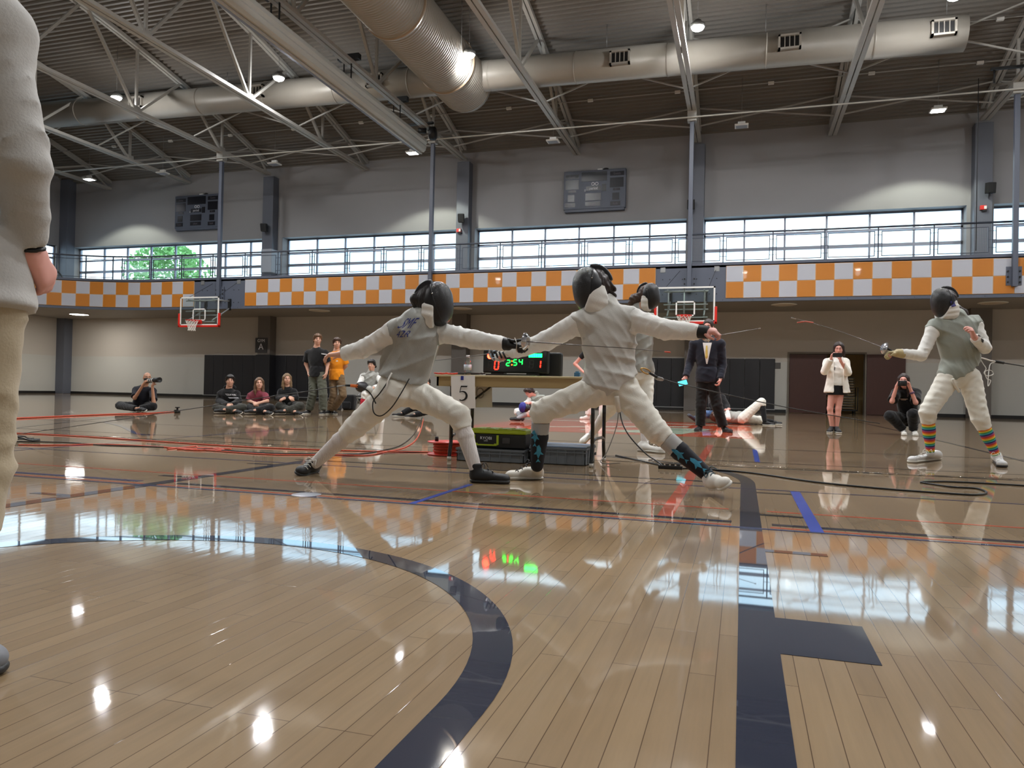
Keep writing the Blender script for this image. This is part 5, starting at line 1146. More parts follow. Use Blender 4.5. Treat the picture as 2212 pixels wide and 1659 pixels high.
# ================================================================ onlookers
def std_shoes(ro, aL, hL, tL, aR, hR, tR, m, ms=None, lace=None): shoe(ro, aL, hL, tL, m=m, ms=ms, h=.01, lace=lace); shoe(ro, aR, hR, tR, m=m, ms=ms, h=.01, lace=lace)
def crossleg(x, Yh, yhip, w, yk, xo=0):
    """hips, knees, ankles of someone sitting cross-legged facing the camera side"""
    return dict(hipR=at(x-w*.16, yhip, Yh), hipL=at(x+w*.16, yhip, Yh), knR=at(x-w*.46, yk, Yh-.32), knL=at(x+w*.46, yk, Yh-.32))
def sitter(label, x, Y, hy, hx, ny, shw, peely, kx0, kx1, ky, fwd, top, pant, hairm, hkind, handpos, s=1.1, elx=None, ely=865, sl=1.0, ank=None, skin=M_SKIN, shoes=None, hl=.2, bvh=False):
    J = dict(head=at(hx, hy, Y), neck=at(x, ny-3, Y+.04), pel=at(x, peely, Y+.12))
    for q, sg in (('R', -1), ('L', 1)):
        J['sh'+q] = at(x+sg*shw, ny+6, Y+.03); J['el'+q] = at(x+sg*(shw+5) if elx is None else elx[0 if sg < 0 else 1], ely, Y-.02); J['wr'+q] = at(*handpos[0 if sg < 0 else 1], Y-.3)
        J['hip'+q] = at(x+sg*8, peely+1, Y+.08); J['kn'+q] = at(kx0 if sg < 0 else kx1, ky, Y-.22)
    xm = (kx0+kx1)/2; gz = fl(xm, 892)
    J['anR'] = np.array([*fl(xm+9, 891)[:2], .07]); J['anL'] = np.array([*fl(xm-9, 891)[:2], .09]); J['anR'][1] = Y-.4; J['anL'][1] = Y-.48
    J['anR'][0] = at(xm+12, 888, Y-.4)[0]; J['anL'][0] = at(xm-12, 888, Y-.48)[0]
    d0 = nrm(np.array([.7,-.4,-.35])); d1 = nrm(np.array([-.7,-.4,-.35]))
    ro, J, P, A = person('person', label, J, s, .011, skin, fwd, hands={'R': (d0,(.2,.6,-.7),1,.6), 'L': (d1,(-.2,.6,-.7),-1,.6)}, hair=hairm)
    sh = shirt(ro, J, top, s, .011, .018, sl, -.06, 'top', (.07,.062,.05), wr=.003, bvh=bvh)
    trousers(ro, J, pant, s, .011, .06, .93, (.1,.082,.066), wr=.003)
    shoe(ro, J['anR'], J['anR']+np.array([-.02,.05,-.05]), J['anR']+np.array([.22,-.06,-.05]), up=(0,-.6,.8), m=shoes or M_SHOEB, h=.01); shoe(ro, J['anL'], J['anL']+np.array([.02,.05,-.05]), J['anL']+np.array([-.22,-.06,-.05]), up=(0,-.6,.8), m=shoes or M_SHOEB, h=.01)
    hairdo(ro, P, A, hairm, s, hkind, .01, hl)
    return ro, J, P, A, sh
# three spectators sitting cross-legged
ro, J, P, A, (sh, sb) = sitter('person with black hair in a black lettered hoodie sitting cross-legged', 494, 14.0, 822, 497, 845, 17, 878, 467, 526, 881, (.6,-.78,-.02), M_TEEB, M_DOLIVE, H_BLACK, 'mop', ((493,874),(501,874)), ely=866, bvh=True)
lo = at(497, 853, 13.6); S = None
decal('lettering', 'NTOLAI NAC', .055, lo, (1,.0,0), (0,0,1), M_TXTW, sh, sb, .006, 1.0, cut=1); decal('lettering', 'PLANO', .035, at(497, 859.5, 13.6), (1,0,0), (0,0,1), M_TXTW, sh, sb, .006, 1.0, cut=1)
hd = Sdf(.011); hd.chain([P(.08,-.05,-.14), P(0,-.1,-.12), P(-.08,-.05,-.14)], [.045,.06,.045], .03); hd.build('hood', M_TEEB, ro)
sitter('person with long light brown hair in a maroon tee sitting cross-legged', 557, 14.1, 828, 560, 848, 15, 879, 538, 586, 881, (.62,-.77,.02), M_MAROON, M_BLKPANT, H_LBROWN, 'long', ((549,870),(561,870)), 1.06, ely=866, sl=.45, hl=.16)
sitter('person with long dark blond hair in a black long sleeved top sitting cross-legged', 621, 14.5, 819, 620, 841, 14, 875, 603, 650, 877, (.66,-.75,.03), M_TEEB, M_DOLIVE, H_DBLOND, 'long', ((626,858),(616,860)), 1.06, ely=860, hl=.14)
tb = thing('water_bottle', 'dark green water bottle on the floor beside the maroon tee', 'bottle', (*fl(580,893)[:2], 0))
b0 = fl(580,893); MB().lathe([(0,0),(.036,0),(.038,.01),(.038,.17),(.03,.19),(.02,.2)], (b0[0], b0[1], 0), 18).build('body', mat('dark_green_bottle', (30,52,48), .35), tb); MB().lathe([(.024,.2),(.026,.2),(.026,.235),(0,.24)], (b0[0], b0[1], 0), 18).build('cap', M_BLACK, tb)
# bald photographer sitting with a long lens
Y = 13.2
J = dict(head=at(318,816,Y), neck=at(311,838,Y+.02), shR=at(294,842,Y-.0), shL=at(330,844,Y+.06), elR=at(291,860,Y-.2), wrR=at(311,829,Y-.22), elL=at(332,868,Y-.18), wrL=at(329,833,Y-.25), pel=at(304,876,Y+.1), hipR=at(297,878,Y+.03), hipL=at(316,878,Y+.1), knR=at(258,876,Y-.15), knL=at(331,878,Y-.2), anR=at(296,886,Y-.4), anL=at(300,887,Y-.45))
J['anR'][2] = .08; J['anL'][2] = .09
ro, J, P, A = person('person', 'bald photographer in a dark tee sitting cross-legged aiming a long lens', J, 1.0, .011, M_SKIN2, (.82,-.55,-.02), hands={'R': ((.6,-.2,.7),(.5,.8,-.1),1,.8), 'L': ((.4,.1,.8),(.5,.6,.5),-1,.7)}, hair=H_BROWN)
shirt(ro, J, mat('dark_navy_tee', (20,21,32), .85), 1.0, .011, .022, .42, -.06, 'tee', (.074,.066,.05), belly=.03)
trousers(ro, J, M_BLKPANT, 1.0, .011, .05, .95, (.104,.086,.066)); shoe(ro, J['anR'], J['anR']+np.array([-.03,.04,-.05]), J['anR']+np.array([.22,-.05,-.05]), up=(0,-.6,.8), m=M_SHOEB, h=.01); shoe(ro, J['anL'], J['anL']+np.array([.02,.04,-.05]), J['anL']+np.array([.27,-.08,-.05]), up=(0,-.6,.8), m=M_SHOEB, h=.01)
cm = thing('camera', 'black camera with long white banded lens held by the bald photographer', 'camera', tuple(at(321,822,Y-.2)))
a, b = at(320,822,Y-.18), at(345,820.5,Y-.33); d = nrm(b-a); MB().obox(a-d*.02, d*.035, np.cross(d,(0,0,1))*.07, np.array([0,0,.05])).build('camera_body', M_BLACK, cm, bevel=.01)
L = np.linalg.norm(b-a); m_l = MB().lathe([(0,.02),(.04,.02),(.04,.09),(.046,.09),(.046,L*.55),(0,L*.55)], a, 18, 0, d).build('lens_barrel', M_WHITE, cm); MB().lathe([(.048,.1),(.05,.1),(.05,.13),(.048,.13)], a, 18, 0, d).lathe([(.048,.17),(.05,.17),(.05,.2),(.048,.2)], a, 18, 0, d).build('lens_band', M_BLACK, m_l); MB().lathe([(0,L*.52),(.05,L*.52),(.052,L*.8),(.056,L),(.05,L),(0,L*.95)], a, 18, 0, d).build('lens_hood', M_BLACK, cm)
# two standing spectators
Y = 15.0
g0, g1 = fl(672,894), fl(703,895)
J = dict(head=at(686,733,Y), neck=at(684,755,Y+.03), shR=at(666,762,Y+.03), shL=at(703,762,Y+.03), elR=at(661,786,Y+.06), wrR=at(667,806,Y), elL=at(708,786,Y+.08), wrL=at(705,807,Y), pel=at(685,806,Y+.04), hipR=at(677,810,Y+.04), hipL=at(693,810,Y+.04), knR=at(676,852,Y), knL=at(698,852,Y), anR=np.array([g0[0],Y+.03,.09]), anL=np.array([g1[0],Y+.03,.09]))
ro, J, P, A = person('person', 'tall person with shaggy hair in a black tee and olive trousers standing', J, 1.1, .011, M_SKIN, (.62,-.78,-.03), hands={'R': ((.3,-.1,-.95),(.9,0,.3),1,.4), 'L': ((-.3,-.1,-.95),(-.9,0,.3),-1,.4)}, hair=H_LBROWN)
sh, sb = shirt(ro, J, M_TEEB, 1.06, .011, .02, .42, -.08, 'tee', (.078,.07,.05), bvh=True); decal('chest_print', 'club', .05, at(694,765,14.7), (1,0,0), (0,0,1), M_TXTW, sh, sb, .005, 1.2, [[(-.6,0),(.6,0),(.6,.25),(-.6,.25)],[(-.3,.35),(.2,.5),(.1,.35)]])
trousers(ro, J, M_OLIVE, 1.08, .011, .1, .97, (.105,.092,.088), wr=.004); std_shoes(ro, J['anL'], J['anL']+np.array([.0,.06,-.09]), J['anL']+np.array([.06,-.22,-.09]), J['anR'], J['anR']+np.array([0,.06,-.09]), J['anR']+np.array([-.02,-.22,-.09]), M_SHOEB, lace=M_LACEW); hairdo(ro, P, A, H_LBROWN, 1.1, 'shag', .01)
Y = 15.3; g0, g1 = fl(722,894), fl(752,893)
J = dict(head=at(728,741,Y), neck=at(727,762,Y+.03), shR=at(710,769,Y+.03), shL=at(743,768,Y+.03), elR=at(707,790,Y+.1), wrR=at(718,806,Y+.2), elL=at(747,790,Y+.1), wrL=at(735,806,Y+.2), pel=at(727,811,Y+.05), hipR=at(719,814,Y+.05), hipL=at(735,814,Y+.05), knR=at(721,853,Y), knL=at(741,853,Y), anR=np.array([g0[0],Y+.03,.09]), anL=np.array([g1[0],Y+.08,.09]))
ro, J, P, A = person('person', 'person with wavy brown hair in an orange tee and khaki trousers standing', J, 1.08, .011, M_SKIN, (.55,-.83,-.03), hands={'R': ((.8,.1,-.4),(0,1,0),1,.5), 'L': ((-.8,.1,-.4),(0,1,0),-1,.5)}, hair=H_BROWN)
sh, sb = shirt(ro, J, M_TEEO, 1.02, .011, .022, .42, -.1, 'tee', (.078,.07,.05), wr=.003, bvh=True)
decal('chest_print', '', .06, at(728,780,14.9), (1,0,0), (0,0,1), M_TXTW, sh, sb, .005, 1.0, [[(-.5,-.15),(.5,-.15),(.4,.2),(0,.3),(-.4,.15)]])
trousers(ro, J, M_KHAKI, 1.02, .011, .1, .97, (.102,.088,.088), wr=.004); std_shoes(ro, J['anL'], J['anL']+np.array([-.02,.06,-.09]), J['anL']+np.array([.2,-.16,-.09]), J['anR'], J['anR']+np.array([0,.06,-.09]), J['anR']+np.array([.0,-.22,-.09]), M_SHOEB, lace=M_LACEW); hairdo(ro, P, A, H_BROWN, 1.08, 'mop', .01)
bk = thing('backpack', 'dark backpack on the floor behind the khaki trousers', 'bag', (*fl(735,886)[:2], 0)); c = fl(735,886); S = Sdf(.014); S.rbox((c[0],c[1]+.5,.21), [.12,.06,.16], np.eye(3), .06); S.cut((0,0,.0), (0,0,-1)); S.build('bag_body', M_BLKPANT, bk); S = Sdf(.014); S.rbox((c[0]-.02,c[1]+.37,.13), [.09,.02,.06], np.eye(3), .04); S.build('front_pocket', M_BLKPANT, bk)
ds = fl(708,886); S = Sdf(.014); tb = thing('backpack', 'dark soft bag lying between the two standing spectators', 'bag', (ds[0], ds[1]+.3, 0)); S.rbox((ds[0],ds[1]+.3,.09), [.15,.08,.04], np.eye(3), .06); S.cut((0,0,.0), (0,0,-1)); S.build('bag_body', M_BLKPANT, tb)
# seated fencer on a folding chair
Y = 14.9; g0 = fl(777,899)
J = dict(head=at(803,788,Y), neck=at(801,807,Y+.04), shR=at(784,814,Y), shL=at(817,814,Y+.05), elR=at(777,828,Y-.12), wrR=at(790,836,Y-.3), elL=at(826,832,Y-.05), wrL=at(806,838,Y-.3), pel=at(803,848,Y+.1), hipR=at(797,850,Y+.05), hipL=at(811,850,Y+.08), knR=at(789,851,Y-.38), knL=at(820,851,Y-.38), anR=at(779,889,Y-.42), anL=at(826,892,Y-.3))
J['anR'][2] = .1; J['anL'][2] = .1
ro, J, P, A = person('fencer', 'unmasked fencer with black hair and red knee sock sitting on a folding chair', J, 1.0, .011, M_SKIN, (.1,-.99,-.05), hands={'R': ((.8,-.3,-.2),(0,0,-1),1,.6), 'L': ((-.8,-.3,-.2),(0,0,-1),-1,.6)}, hair=H_BLACK)
shirt(ro, J, M_WFAB, 1.0, .011, .014, .97, -.04, 'jacket', (.068,.06,.05), .02); lame(ro, J, M_LAME, 1.0, .011, -.06); trousers(ro, J, M_WFAB, 1.0, .011, .1, .28, (.1,.085,.07), 'breeches'); sock(ro, J, 'R', mat('red_sock', (188,34,52), .85), 1.0, .01, .18, (.062,.052), .62, 'red_sock'); S = Sdf(.01); k, n = J['knR'], J['anR']; S.cap(k+(n-k)*.66, n, .05, .042, .01); S.build('white_sock', M_SOCKW, ro); sock(ro, J, 'L', M_SOCKW, 1.0, .01, .2, (.06,.044))
shoe(ro, J['anR'], J['anR']+np.array([.02,.07,-.1]), J['anR']+np.array([-.06,-.2,-.1]), m=M_SHOEW, ms=M_SOLEB, h=.01); shoe(ro, J['anL'], J['anL']+np.array([.0,.06,-.1]), J['anL']+np.array([.05,-.2,-.1]), m=M_SHOEW, h=.01); hairdo(ro, P, A, H_BLACK, 1.0, 'mop', .01)
glove(ro, J['wrR'], J['elR'], (.8,-.3,-.2), (0,0,-1), 1, mat('lime_green_glove', (168,204,96), .6), .6, 1.12, .01)
mk = thing('fencing_mask', 'black fencing mask resting on the lap of the seated fencer', 'mask', tuple(at(783,837,Y-.34))); S = Sdf(.012); S.ell(at(782,836,Y-.36), [.15,.13,.12]); S.build('mask_shell', M_MASK, mk); S = Sdf(.012); S.ell(at(798,842,Y-.36), [.08,.09,.09]); S.build('mask_bib', M_LAME, mk)
ch = thing('folding_chair', 'dark metal folding chair under the seated fencer', 'chair', (*at(803,899,Y+.1)[:2], 0)); c = at(803,890,Y+.1); x0, x1 = c[0]-.22, c[0]+.22
MB().box((x0, Y-.25, .43), (x1, Y+.22, .455)).build('seat', M_BLACK, ch, bevel=.01); MB().box((x0, Y+.27, .68), (x1, Y+.29, .86)).build('backrest', M_BLACK, ch, bevel=.01)
for x in (x0-.01, x1+.01): MB().tube([(x, Y-.27, 0), (x, Y-.1, .45), (x, Y+.3, .88)], .012, 8).build('leg', M_GALV, ch); MB().tube([(x, Y+.28, 0), (x, Y-.2, .44)], .012, 8).build('leg', M_GALV, ch)
# dark clothed person sitting behind the left fencer
Y = 15.2
J = dict(head=at(921,826,Y), neck=at(921,845,Y+.04), shR=at(905,851,Y), shL=at(937,851,Y), elR=at(900,866,Y-.1), wrR=at(905,876,Y-.3), elL=at(940,868,Y-.1), wrL=at(930,878,Y-.3), pel=at(921,880,Y+.1), hipR=at(914,881,Y+.05), hipL=at(928,881,Y+.05), knR=at(893,886,Y-.2), knL=at(930,886,Y-.3), anR=at(868,893,Y-.35), anL=at(895,897,Y-.5))
J['anR'][2] = .08; J['anL'][2] = .07; J['knR'][2] = .22; J['knL'][2] = .16
ro, J, P, A = person('person', 'dark clothed person sitting on the floor behind the left lunging fencer', J, 1.0, .012, M_SKIN, (.3,-.95,0), hands={'R': ((.3,-.8,-.3),(0,0,-1),1,.5), 'L': ((-.3,-.8,-.3),(0,0,-1),-1,.5)}, hair=H_BLACK)
shirt(ro, J, M_TEEB, 1.0, .012, .018, .97, -.06, 'top'); trousers(ro, J, M_BLKPANT, 1.0, .012, .06, .95); shoe(ro, J['anR'], J['anR']+np.array([.05,.04,-.07]), J['anR']+np.array([-.2,-.08,-.06]), m=M_SHOEB, h=.011); shoe(ro, J['anL'], J['anL']+np.array([.05,.03,-.07]), J['anL']+np.array([-.22,-.02,-.07]), m=M_SHOEB, h=.011); hairdo(ro, P, A, H_BLACK, 1.0, 'mop', .011)
# child in fencing kit under the table line
Y = 15.0
J = dict(head=at(1143,846,Y-.12), neck=at(1158,856,Y), shR=at(1146,862,Y-.05), shL=at(1172,862,Y+.05), elR=at(1136,872,Y-.15), wrR=at(1137,870,Y-.32), elL=at(1168,876,Y-.15), wrL=at(1146,870,Y-.3), pel=at(1166,894,Y+.1), hipR=at(1159,895,Y+.02), hipL=at(1173,895,Y+.08), knR=at(1118,889,Y-.25), knL=at(1142,891,Y-.38), anR=at(1126,900,Y-.45), anL=at(1120,899,Y-.5))
J['anR'][2] = .08; J['anL'][2] = .08
ro, J, P, A = person('fencer', 'young unmasked fencer in grey vest sitting on the floor, head bent', J, .9, .011, M_SKINP, (-.6,-.6,-.55), (-.3,-.3,.9), hands={'R': ((.3,-.3,-.7),(.6,.3,0),1,.8), 'L': ((-.7,-.3,-.3),(.2,.5,-.6),-1,.8)}, hair=H_DBROWN)
shirt(ro, J, M_WFAB, .9, .011, .012, .97, -.04, 'jacket', (.066,.058,.048), .02); lame(ro, J, M_LAMEG, .9, .011, -.05); trousers(ro, J, M_WFAB, .9, .011, .08, .3, (.1,.085,.07), 'breeches')
for q in 'LR': sock(ro, J, q, mat('grey_sock', (150,152,156), .85), .9, .01, .22, (.062,.048)); shoe(ro, J['an'+q], J['an'+q]+np.array([.06,.03,-.06]), J['an'+q]+np.array([-.18,-.03,-.05]), up=(0,-.5,.8), m=M_SHOEB, h=.01)
hairdo(ro, P, A, H_DBROWN, .95, 'mop', .01)
bc = thing('fencing_mask', 'blue and black folded mask held by the young seated fencer', 'mask', tuple(at(1131,881,Y-.42))); S = Sdf(.011); S.ell(at(1129,880,Y-.44), [.08,.08,.11]); S.build('mask_bib', mat('royal_blue', (40,44,140), .6), bc); S = Sdf(.011); S.ell(at(1138,883,Y-.4), [.08,.08,.1]); S.build('mask_shell', M_MASK, bc)
# person with an arm akimbo behind the right lunging fencer
Y = 17.2; g = fl(1268,906)
J = dict(head=at(1292,722,Y), neck=at(1292,745,Y+.03), shR=at(1272,753,Y), shL=at(1312,753,Y), elR=at(1242,786,Y+.06), wrR=at(1263,806,Y-.05), elL=at(1320,782,Y), wrL=at(1318,808,Y-.1), pel=at(1292,812,Y+.03), hipR=at(1284,816,Y), hipL=at(1300,816,Y), knR=at(1276,860,Y), knL=at(1302,860,Y), anR=at(1270,900,Y), anL=at(1300,900,Y)); J['anR'][2] = .1; J['anL'][2] = .1
ro, J, P, A = person('person', 'bare armed person with hand on hip standing behind the right lunging fencer', J, 1.02, .012, M_SKINP, (.2,-.98,0), hands={'R': ((.7,.2,-.5),(.6,.5,.5),1,.5), 'L': ((0,-.2,-1),(-.9,0,0),-1,.4)}, hair=H_BROWN)
shirt(ro, J, M_TEEB, 1.02, .012, .016, .3, -.05, 'tee'); trousers(ro, J, M_WFAB, 1.02, .012, .1, .97, (.1,.085,.07)); std_shoes(ro, J['anL'], J['anL']+np.array([0,.06,-.1]), J['anL']+np.array([.05,-.22,-.1]), J['anR'], J['anR']+np.array([.02,.06,-.1]), J['anR']+np.array([-.14,-.2,-.1]), M_SHOEW); hairdo(ro, P, A, H_BROWN, 1.02, 'mop', .012)
# referee in a navy blazer with a phone
Y = 13.25; g0, g1 = fl(1510,934), fl(1561,935)
J = dict(head=at(1530,706,Y), neck=at(1527,733,Y+.03), shR=at(1500,743,Y+.02), shL=at(1556,743,Y+.02), elR=at(1490,786,Y+.04), wrR=at(1481,815,Y-.12), elL=at(1561,788,Y+.06), wrL=at(1556,820,Y-.08), pel=at(1527,812,Y+.04), hipR=at(1518,818,Y+.04), hipL=at(1537,818,Y+.04), knR=at(1514,876,Y), knL=at(1549,876,Y), anR=np.array([g0[0],Y+.02,.09]), anL=np.array([g1[0],Y+.02,.09]))
ro, J, P, A = person('person', 'referee in a navy blazer and yellow tie holding a phone, black trousers', J, 1.06, .011, M_SKINP, (-.2,-.97,-.1), hands={'R': ((-.2,-.4,-.85),(.3,-.7,.3),1,.7), 'L': ((-.25,-.3,-.9),(-.8,0,.2),-1,.8)}, hair=H_BROWN)
sh, sb = shirt(ro, J, M_NAVYJ, 1.06, .011, .028, .98, -.1, 'blazer', (.08,.07,.056), bvh=True)
decal('shirt_front', '', .27, at(1526,757,12.9), (1,0,0), (0,0,1), mat('white_shirt_cloth', (228,228,226), .8), sh, sb, .004, .8, [[(-.35,.55),(.35,.55),(.05,-.8),(-.05,-.8)]]); decal('tie', '', .2, at(1525,756,12.9), (1,0,0), (0,0,1), mat('pale_yellow_tie', (222,196,106), .7), sh, sb, .008, .7, [[(-.1,.45),(.1,.45),(.16,-.55),(0,-.72),(-.16,-.55)]])
trousers(ro, J, M_BLKPANT, 1.06, .011, .1, .98, (.106,.088,.082)); std_shoes(ro, J['anL'], J['anL']+np.array([.0,.06,-.09]), J['anL']+np.array([.14,-.2,-.09]), J['anR'], J['anR']+np.array([.0,.06,-.09]), J['anR']+np.array([-.06,-.23,-.09]), M_SHOEB, M_SOLEB); hairdo(ro, P, A, H_DBROWN, 1.06, 'short', .01)
ph = thing('phone', 'phone with bright cyan screen in the hand of the blazered referee', 'phone', tuple(at(1475,827,Y-.28))); c = at(1475,827,Y-.28); ux, uy = nrm((.9,-.2,.25)), nrm((-.25,-.35,.8)); MB().obox(c, ux*.085, uy*.05, np.cross(ux, uy)*.005).build('case', M_BLACK, ph); MB().obox(c+np.cross(ux, uy)*.006, ux*.078, uy*.044, np.cross(ux, uy)*.001).build('screen', mat('phone_screen', (60,130,150), .2, emit=(80,190,210), estr=.9), ph)
wt = J['wrL']; MB().tube([wt+.034*np.array([math.cos(a), math.sin(a), 0])+np.array([0,0,.02]) for a in np.linspace(0,2*PI,13)[:-1]], .007, 6, closed=True).build('wrist_watch', M_CHROME, ro)
# two people lying and sitting on the floor behind the referee
Y = 17.3
J = dict(head=at(1541,838,Y+.35), neck=at(1546,852,Y+.36), shR=at(1538,858,Y+.3), shL=at(1559,858,Y+.36), elR=at(1536,874,Y+.1), wrR=at(1553,889,Y-.05), elL=at(1570,876,Y+.3), wrL=at(1573,892,Y+.1), pel=at(1551,895,Y+.3), hipR=at(1545,897,Y+.2), hipL=at(1556,898,Y+.25), knR=at(1520,899,Y-.1), knL=at(1527,895,Y+.1), anR=at(1502,904,Y-.1), anL=at(1500,899,Y+.15))
for k_ in ('anR','anL'): J[k_][2] = .1
for k_ in ('knR','knL'): J[k_][2] = .2
ro, J, P, A = person('person', 'person in a dark jacket and jeans sitting on the floor behind the referee', J, 1.0, .012, M_SKINP, (.5,-.8,-.2), hands={'R': ((.6,-.3,-.4),(.2,.3,-.8),1,.7), 'L': ((-.3,-.6,-.4),(0,.3,-.8),-1,.7)}, hair=H_DBROWN)
shirt(ro, J, fabric('charcoal_jacket', (32,32,34)), 1.0, .012, .024, .95, -.06, 'jacket', (.078,.068,.056)); trousers(ro, J, fabric('blue_denim', (70,98,140)), 1.0, .012, .06, .85, (.1,.085,.07)); hairdo(ro, P, A, H_DBROWN, 1.0, 'mop', .012)
for q in 'LR': sock(ro, J, q, mat('slate_sock', (84,92,112), .85), 1, .011, .8, (.05,.045)); shoe(ro, J['an'+q], J['an'+q]+np.array([.02,.04,-.09]), J['an'+q]+np.array([-.16,-.12,.06]), up=(.5,-.3,.8), m=mat('slate_shoe', (52,56,70), .7), ms=M_SOLEB, h=.011)
Y = 17.1
J = dict(head=at(1546,901,Y+.05), neck=at(1559,903,Y+.05), shR=at(1563,900,Y-.12), shL=at(1563,903,Y+.22), elR=at(1574,905,Y-.25), wrR=at(1571,896,Y-.1), elL=at(1578,903,Y+.3), wrL=at(1570,895,Y+.12), pel=at(1599,907,Y+.05), hipR=at(1603,907,Y-.08), hipL=at(1603,907,Y+.12), knR=at(1645,868,Y-.02), knL=at(1640,905,Y+.3), anR=at(1652,906,Y-.12), anL=at(1668,912,Y+.35))
J['anR'][2] = .1; J['anL'][2] = .07; J['knL'][2] = .1
for k_, z in (('head',.16),('neck',.16),('shR',.16),('shL',.16),('pel',.14),('hipR',.13),('hipL',.13)): J[k_][2] = z
J['elR'][2] = .14; J['elL'][2] = .14; J['wrR'][2] = .3; J['wrL'][2] = .3
ro, J, P, A = person('fencer', 'fencer in white breeches lying on the floor with one knee up', J, 1.0, .012, M_SKINP, (.1,-.2,.97), (-1,0,0), hands={'R': ((.2,.4,.3),(0,0,-1),1,.7), 'L': ((-.1,-.6,.2),(0,0,-1),-1,.7)}, hair=H_BROWN)
shirt(ro, J, M_WFAB, 1.0, .012, .012, .97, -.03, 'jacket'); lame(ro, J, M_LAME, 1.0, .012, -.03); trousers(ro, J, M_WFAB2, 1.0, .012, .1, .25, (.112,.092,.078), 'breeches', wr=.004); hairdo(ro, P, A, H_BROWN, 1.0, 'mop', .012)
for q in 'LR': sock(ro, J, q, M_BLKPANT, 1, .011, .2, (.064,.05)); shoe(ro, J['an'+q], J['an'+q]+np.array([-.05,.03,-.1 if q == 'R' else -.07]), J['an'+q]+np.array([.21,-.04,-.1 if q == 'R' else -.06]), m=M_SHOEB, h=.01)
# woman filming with a phone
Y = 14.5
J = dict(head=at(1812,753,Y), neck=at(1810,774,Y+.03), shR=at(1787,783,Y+.02), shL=at(1826,783,Y+.02), elR=at(1781,803,Y-.1), wrR=at(1795,776,Y-.28), elL=at(1832,805,Y-.1), wrL=at(1816,780,Y-.28), pel=at(1808,834,Y+.03), hipR=at(1799,842,Y+.02), hipL=at(1815,842,Y+.02), knR=at(1793,883,Y-.01), knL=at(1811,883,Y-.01), anR=at(1797,922,Y+.02), anL=at(1807,922,Y+.02)); J['anR'][2] = .1; J['anL'][2] = .1
ro, J, P, A = person('person', 'person with long dark hair in a cream cardigan and black skirt filming', J, .97, .011, M_SKINP, (-.15,-.96,-.22), hands={'R': ((.15,-.15,.95),(.7,-.2,.0),1,.55), 'L': ((-.15,-.15,.95),(-.7,-.2,0),-1,.55)}, hair=H_DBROWN)
sh, sb = shirt(ro, J, M_WFAB, .97, .011, .008, .4, -.0, 'blouse', (.06,.05,.04), bvh=True); decal('blouse_print', '', .18, at(1806,797,14.1), (1,0,0), (0,0,1), mat('print_grey', (96,96,100), .8), sh, sb, .004, .5, [[(-.2,.4),(-.05,.45),(-.15,.1),(-.25,.15)],[(.1,.3),(.25,.2),(.15,-.1),(.02,.0)],[(-.2,-.1),(0,-.15),(-.1,-.45),(-.22,-.35)]])
S = Sdf(.011); up = np.array([0,0,1.]); p = J['pel']; S.cone(p+up*.09, p-up*.16, .135, .185, .02, ((0,1,0), .75)); S.build('skirt', M_BLKPANT, ro)
S = Sdf(.011); torso(S, J, .97, .024)
for q in 'LR': S.cap(J['sh'+q], J['el'+q], .07, .064, .03); S.cone(J['el'+q], J['wr'+q], .062, .052, .02)
S.cone(p+up*.3, p-up*.12, .14, .225, .04, ((0,1,0), .8)); S.rbox(p+np.array([0.01,-.3,.1]), (.055,.24,.55), np.eye(3), .02, .01, 's'); S.ell(J['neck']+up*.09, [.08,.08,.07], None, .01, 's'); S.wr = [(.003, 40, 25, 55, 1), (.002, -70, 30, 45, 2)]; S.build('cardigan', M_CARD, ro)
std_shoes(ro, J['anL'], J['anL']+np.array([.0,.06,-.1]), J['anL']+np.array([.03,-.2,-.1]), J['anR'], J['anR']+np.array([0,.06,-.1]), J['anR']+np.array([-.07,-.19,-.1]), M_SHOEB); hairdo(ro, P, A, H_DBROWN, .97, 'long', .01, .3)
ph = thing('phone', 'black phone held up by the person in the cream cardigan', 'phone', tuple(at(1809,767,Y-.36))); MB().obox(at(1809,767,Y-.36), (.078,0,0), (0,.005,0), (0,0,.038)).build('case', M_BLACK, ph, bevel=.006); MB().lathe([(0,0),(.009,0),(.009,.003),(0,.003)], at(1802,765,Y-.366), 10, 0, (0,-1,0)).build('lens', M_BLACKG, ph)
# crouching photographer
Y = 14.5
J = dict(head=at(1952,822,Y), neck=at(1958,842,Y+.1), shR=at(1937,848,Y+.06), shL=at(1979,848,Y+.12), elR=at(1927,867,Y-.1), wrR=at(1937,834,Y-.16), elL=at(1978,870,Y-.1), wrL=at(1965,836,Y-.16), pel=at(1962,905,Y+.3), hipR=at(1953,906,Y+.24), hipL=at(1972,906,Y+.28), knR=at(1922,898,Y-.12), knL=at(1972,894,Y-.2), anR=at(1951,930,Y+.0), anL=at(1973,932,Y-.02)); J['anR'][2] = .1; J['anL'][2] = .1
ro, J, P, A = person('person', 'person in black with long dark hair crouching with a camera to the face', J, 1.0, .011, M_SKINP, (-.25,-.96,-.05), hands={'R': ((.3,-.1,.9),(.7,-.3,0),1,.8), 'L': ((-.3,-.1,.9),(-.7,-.3,0),-1,.8)}, hair=H_DBROWN)
sh, sb = shirt(ro, J, M_TEEB, 1.0, .011, .026, .46, -.08, 'tee', (.084,.074,.056), bvh=True, belly=.02); decal('chest_print', 'CLUB', .05, at(1952,863,14.0), (1,0,0), (0,0,1), mat('print_tan', (150,120,96), .8), sh, sb, .006, 1.5, [[(-.8,.1),(.8,.1),(.8,.22),(-.8,.22)],[(-.5,-.2),(.5,-.2),(.5,-.1),(-.5,-.1)]])
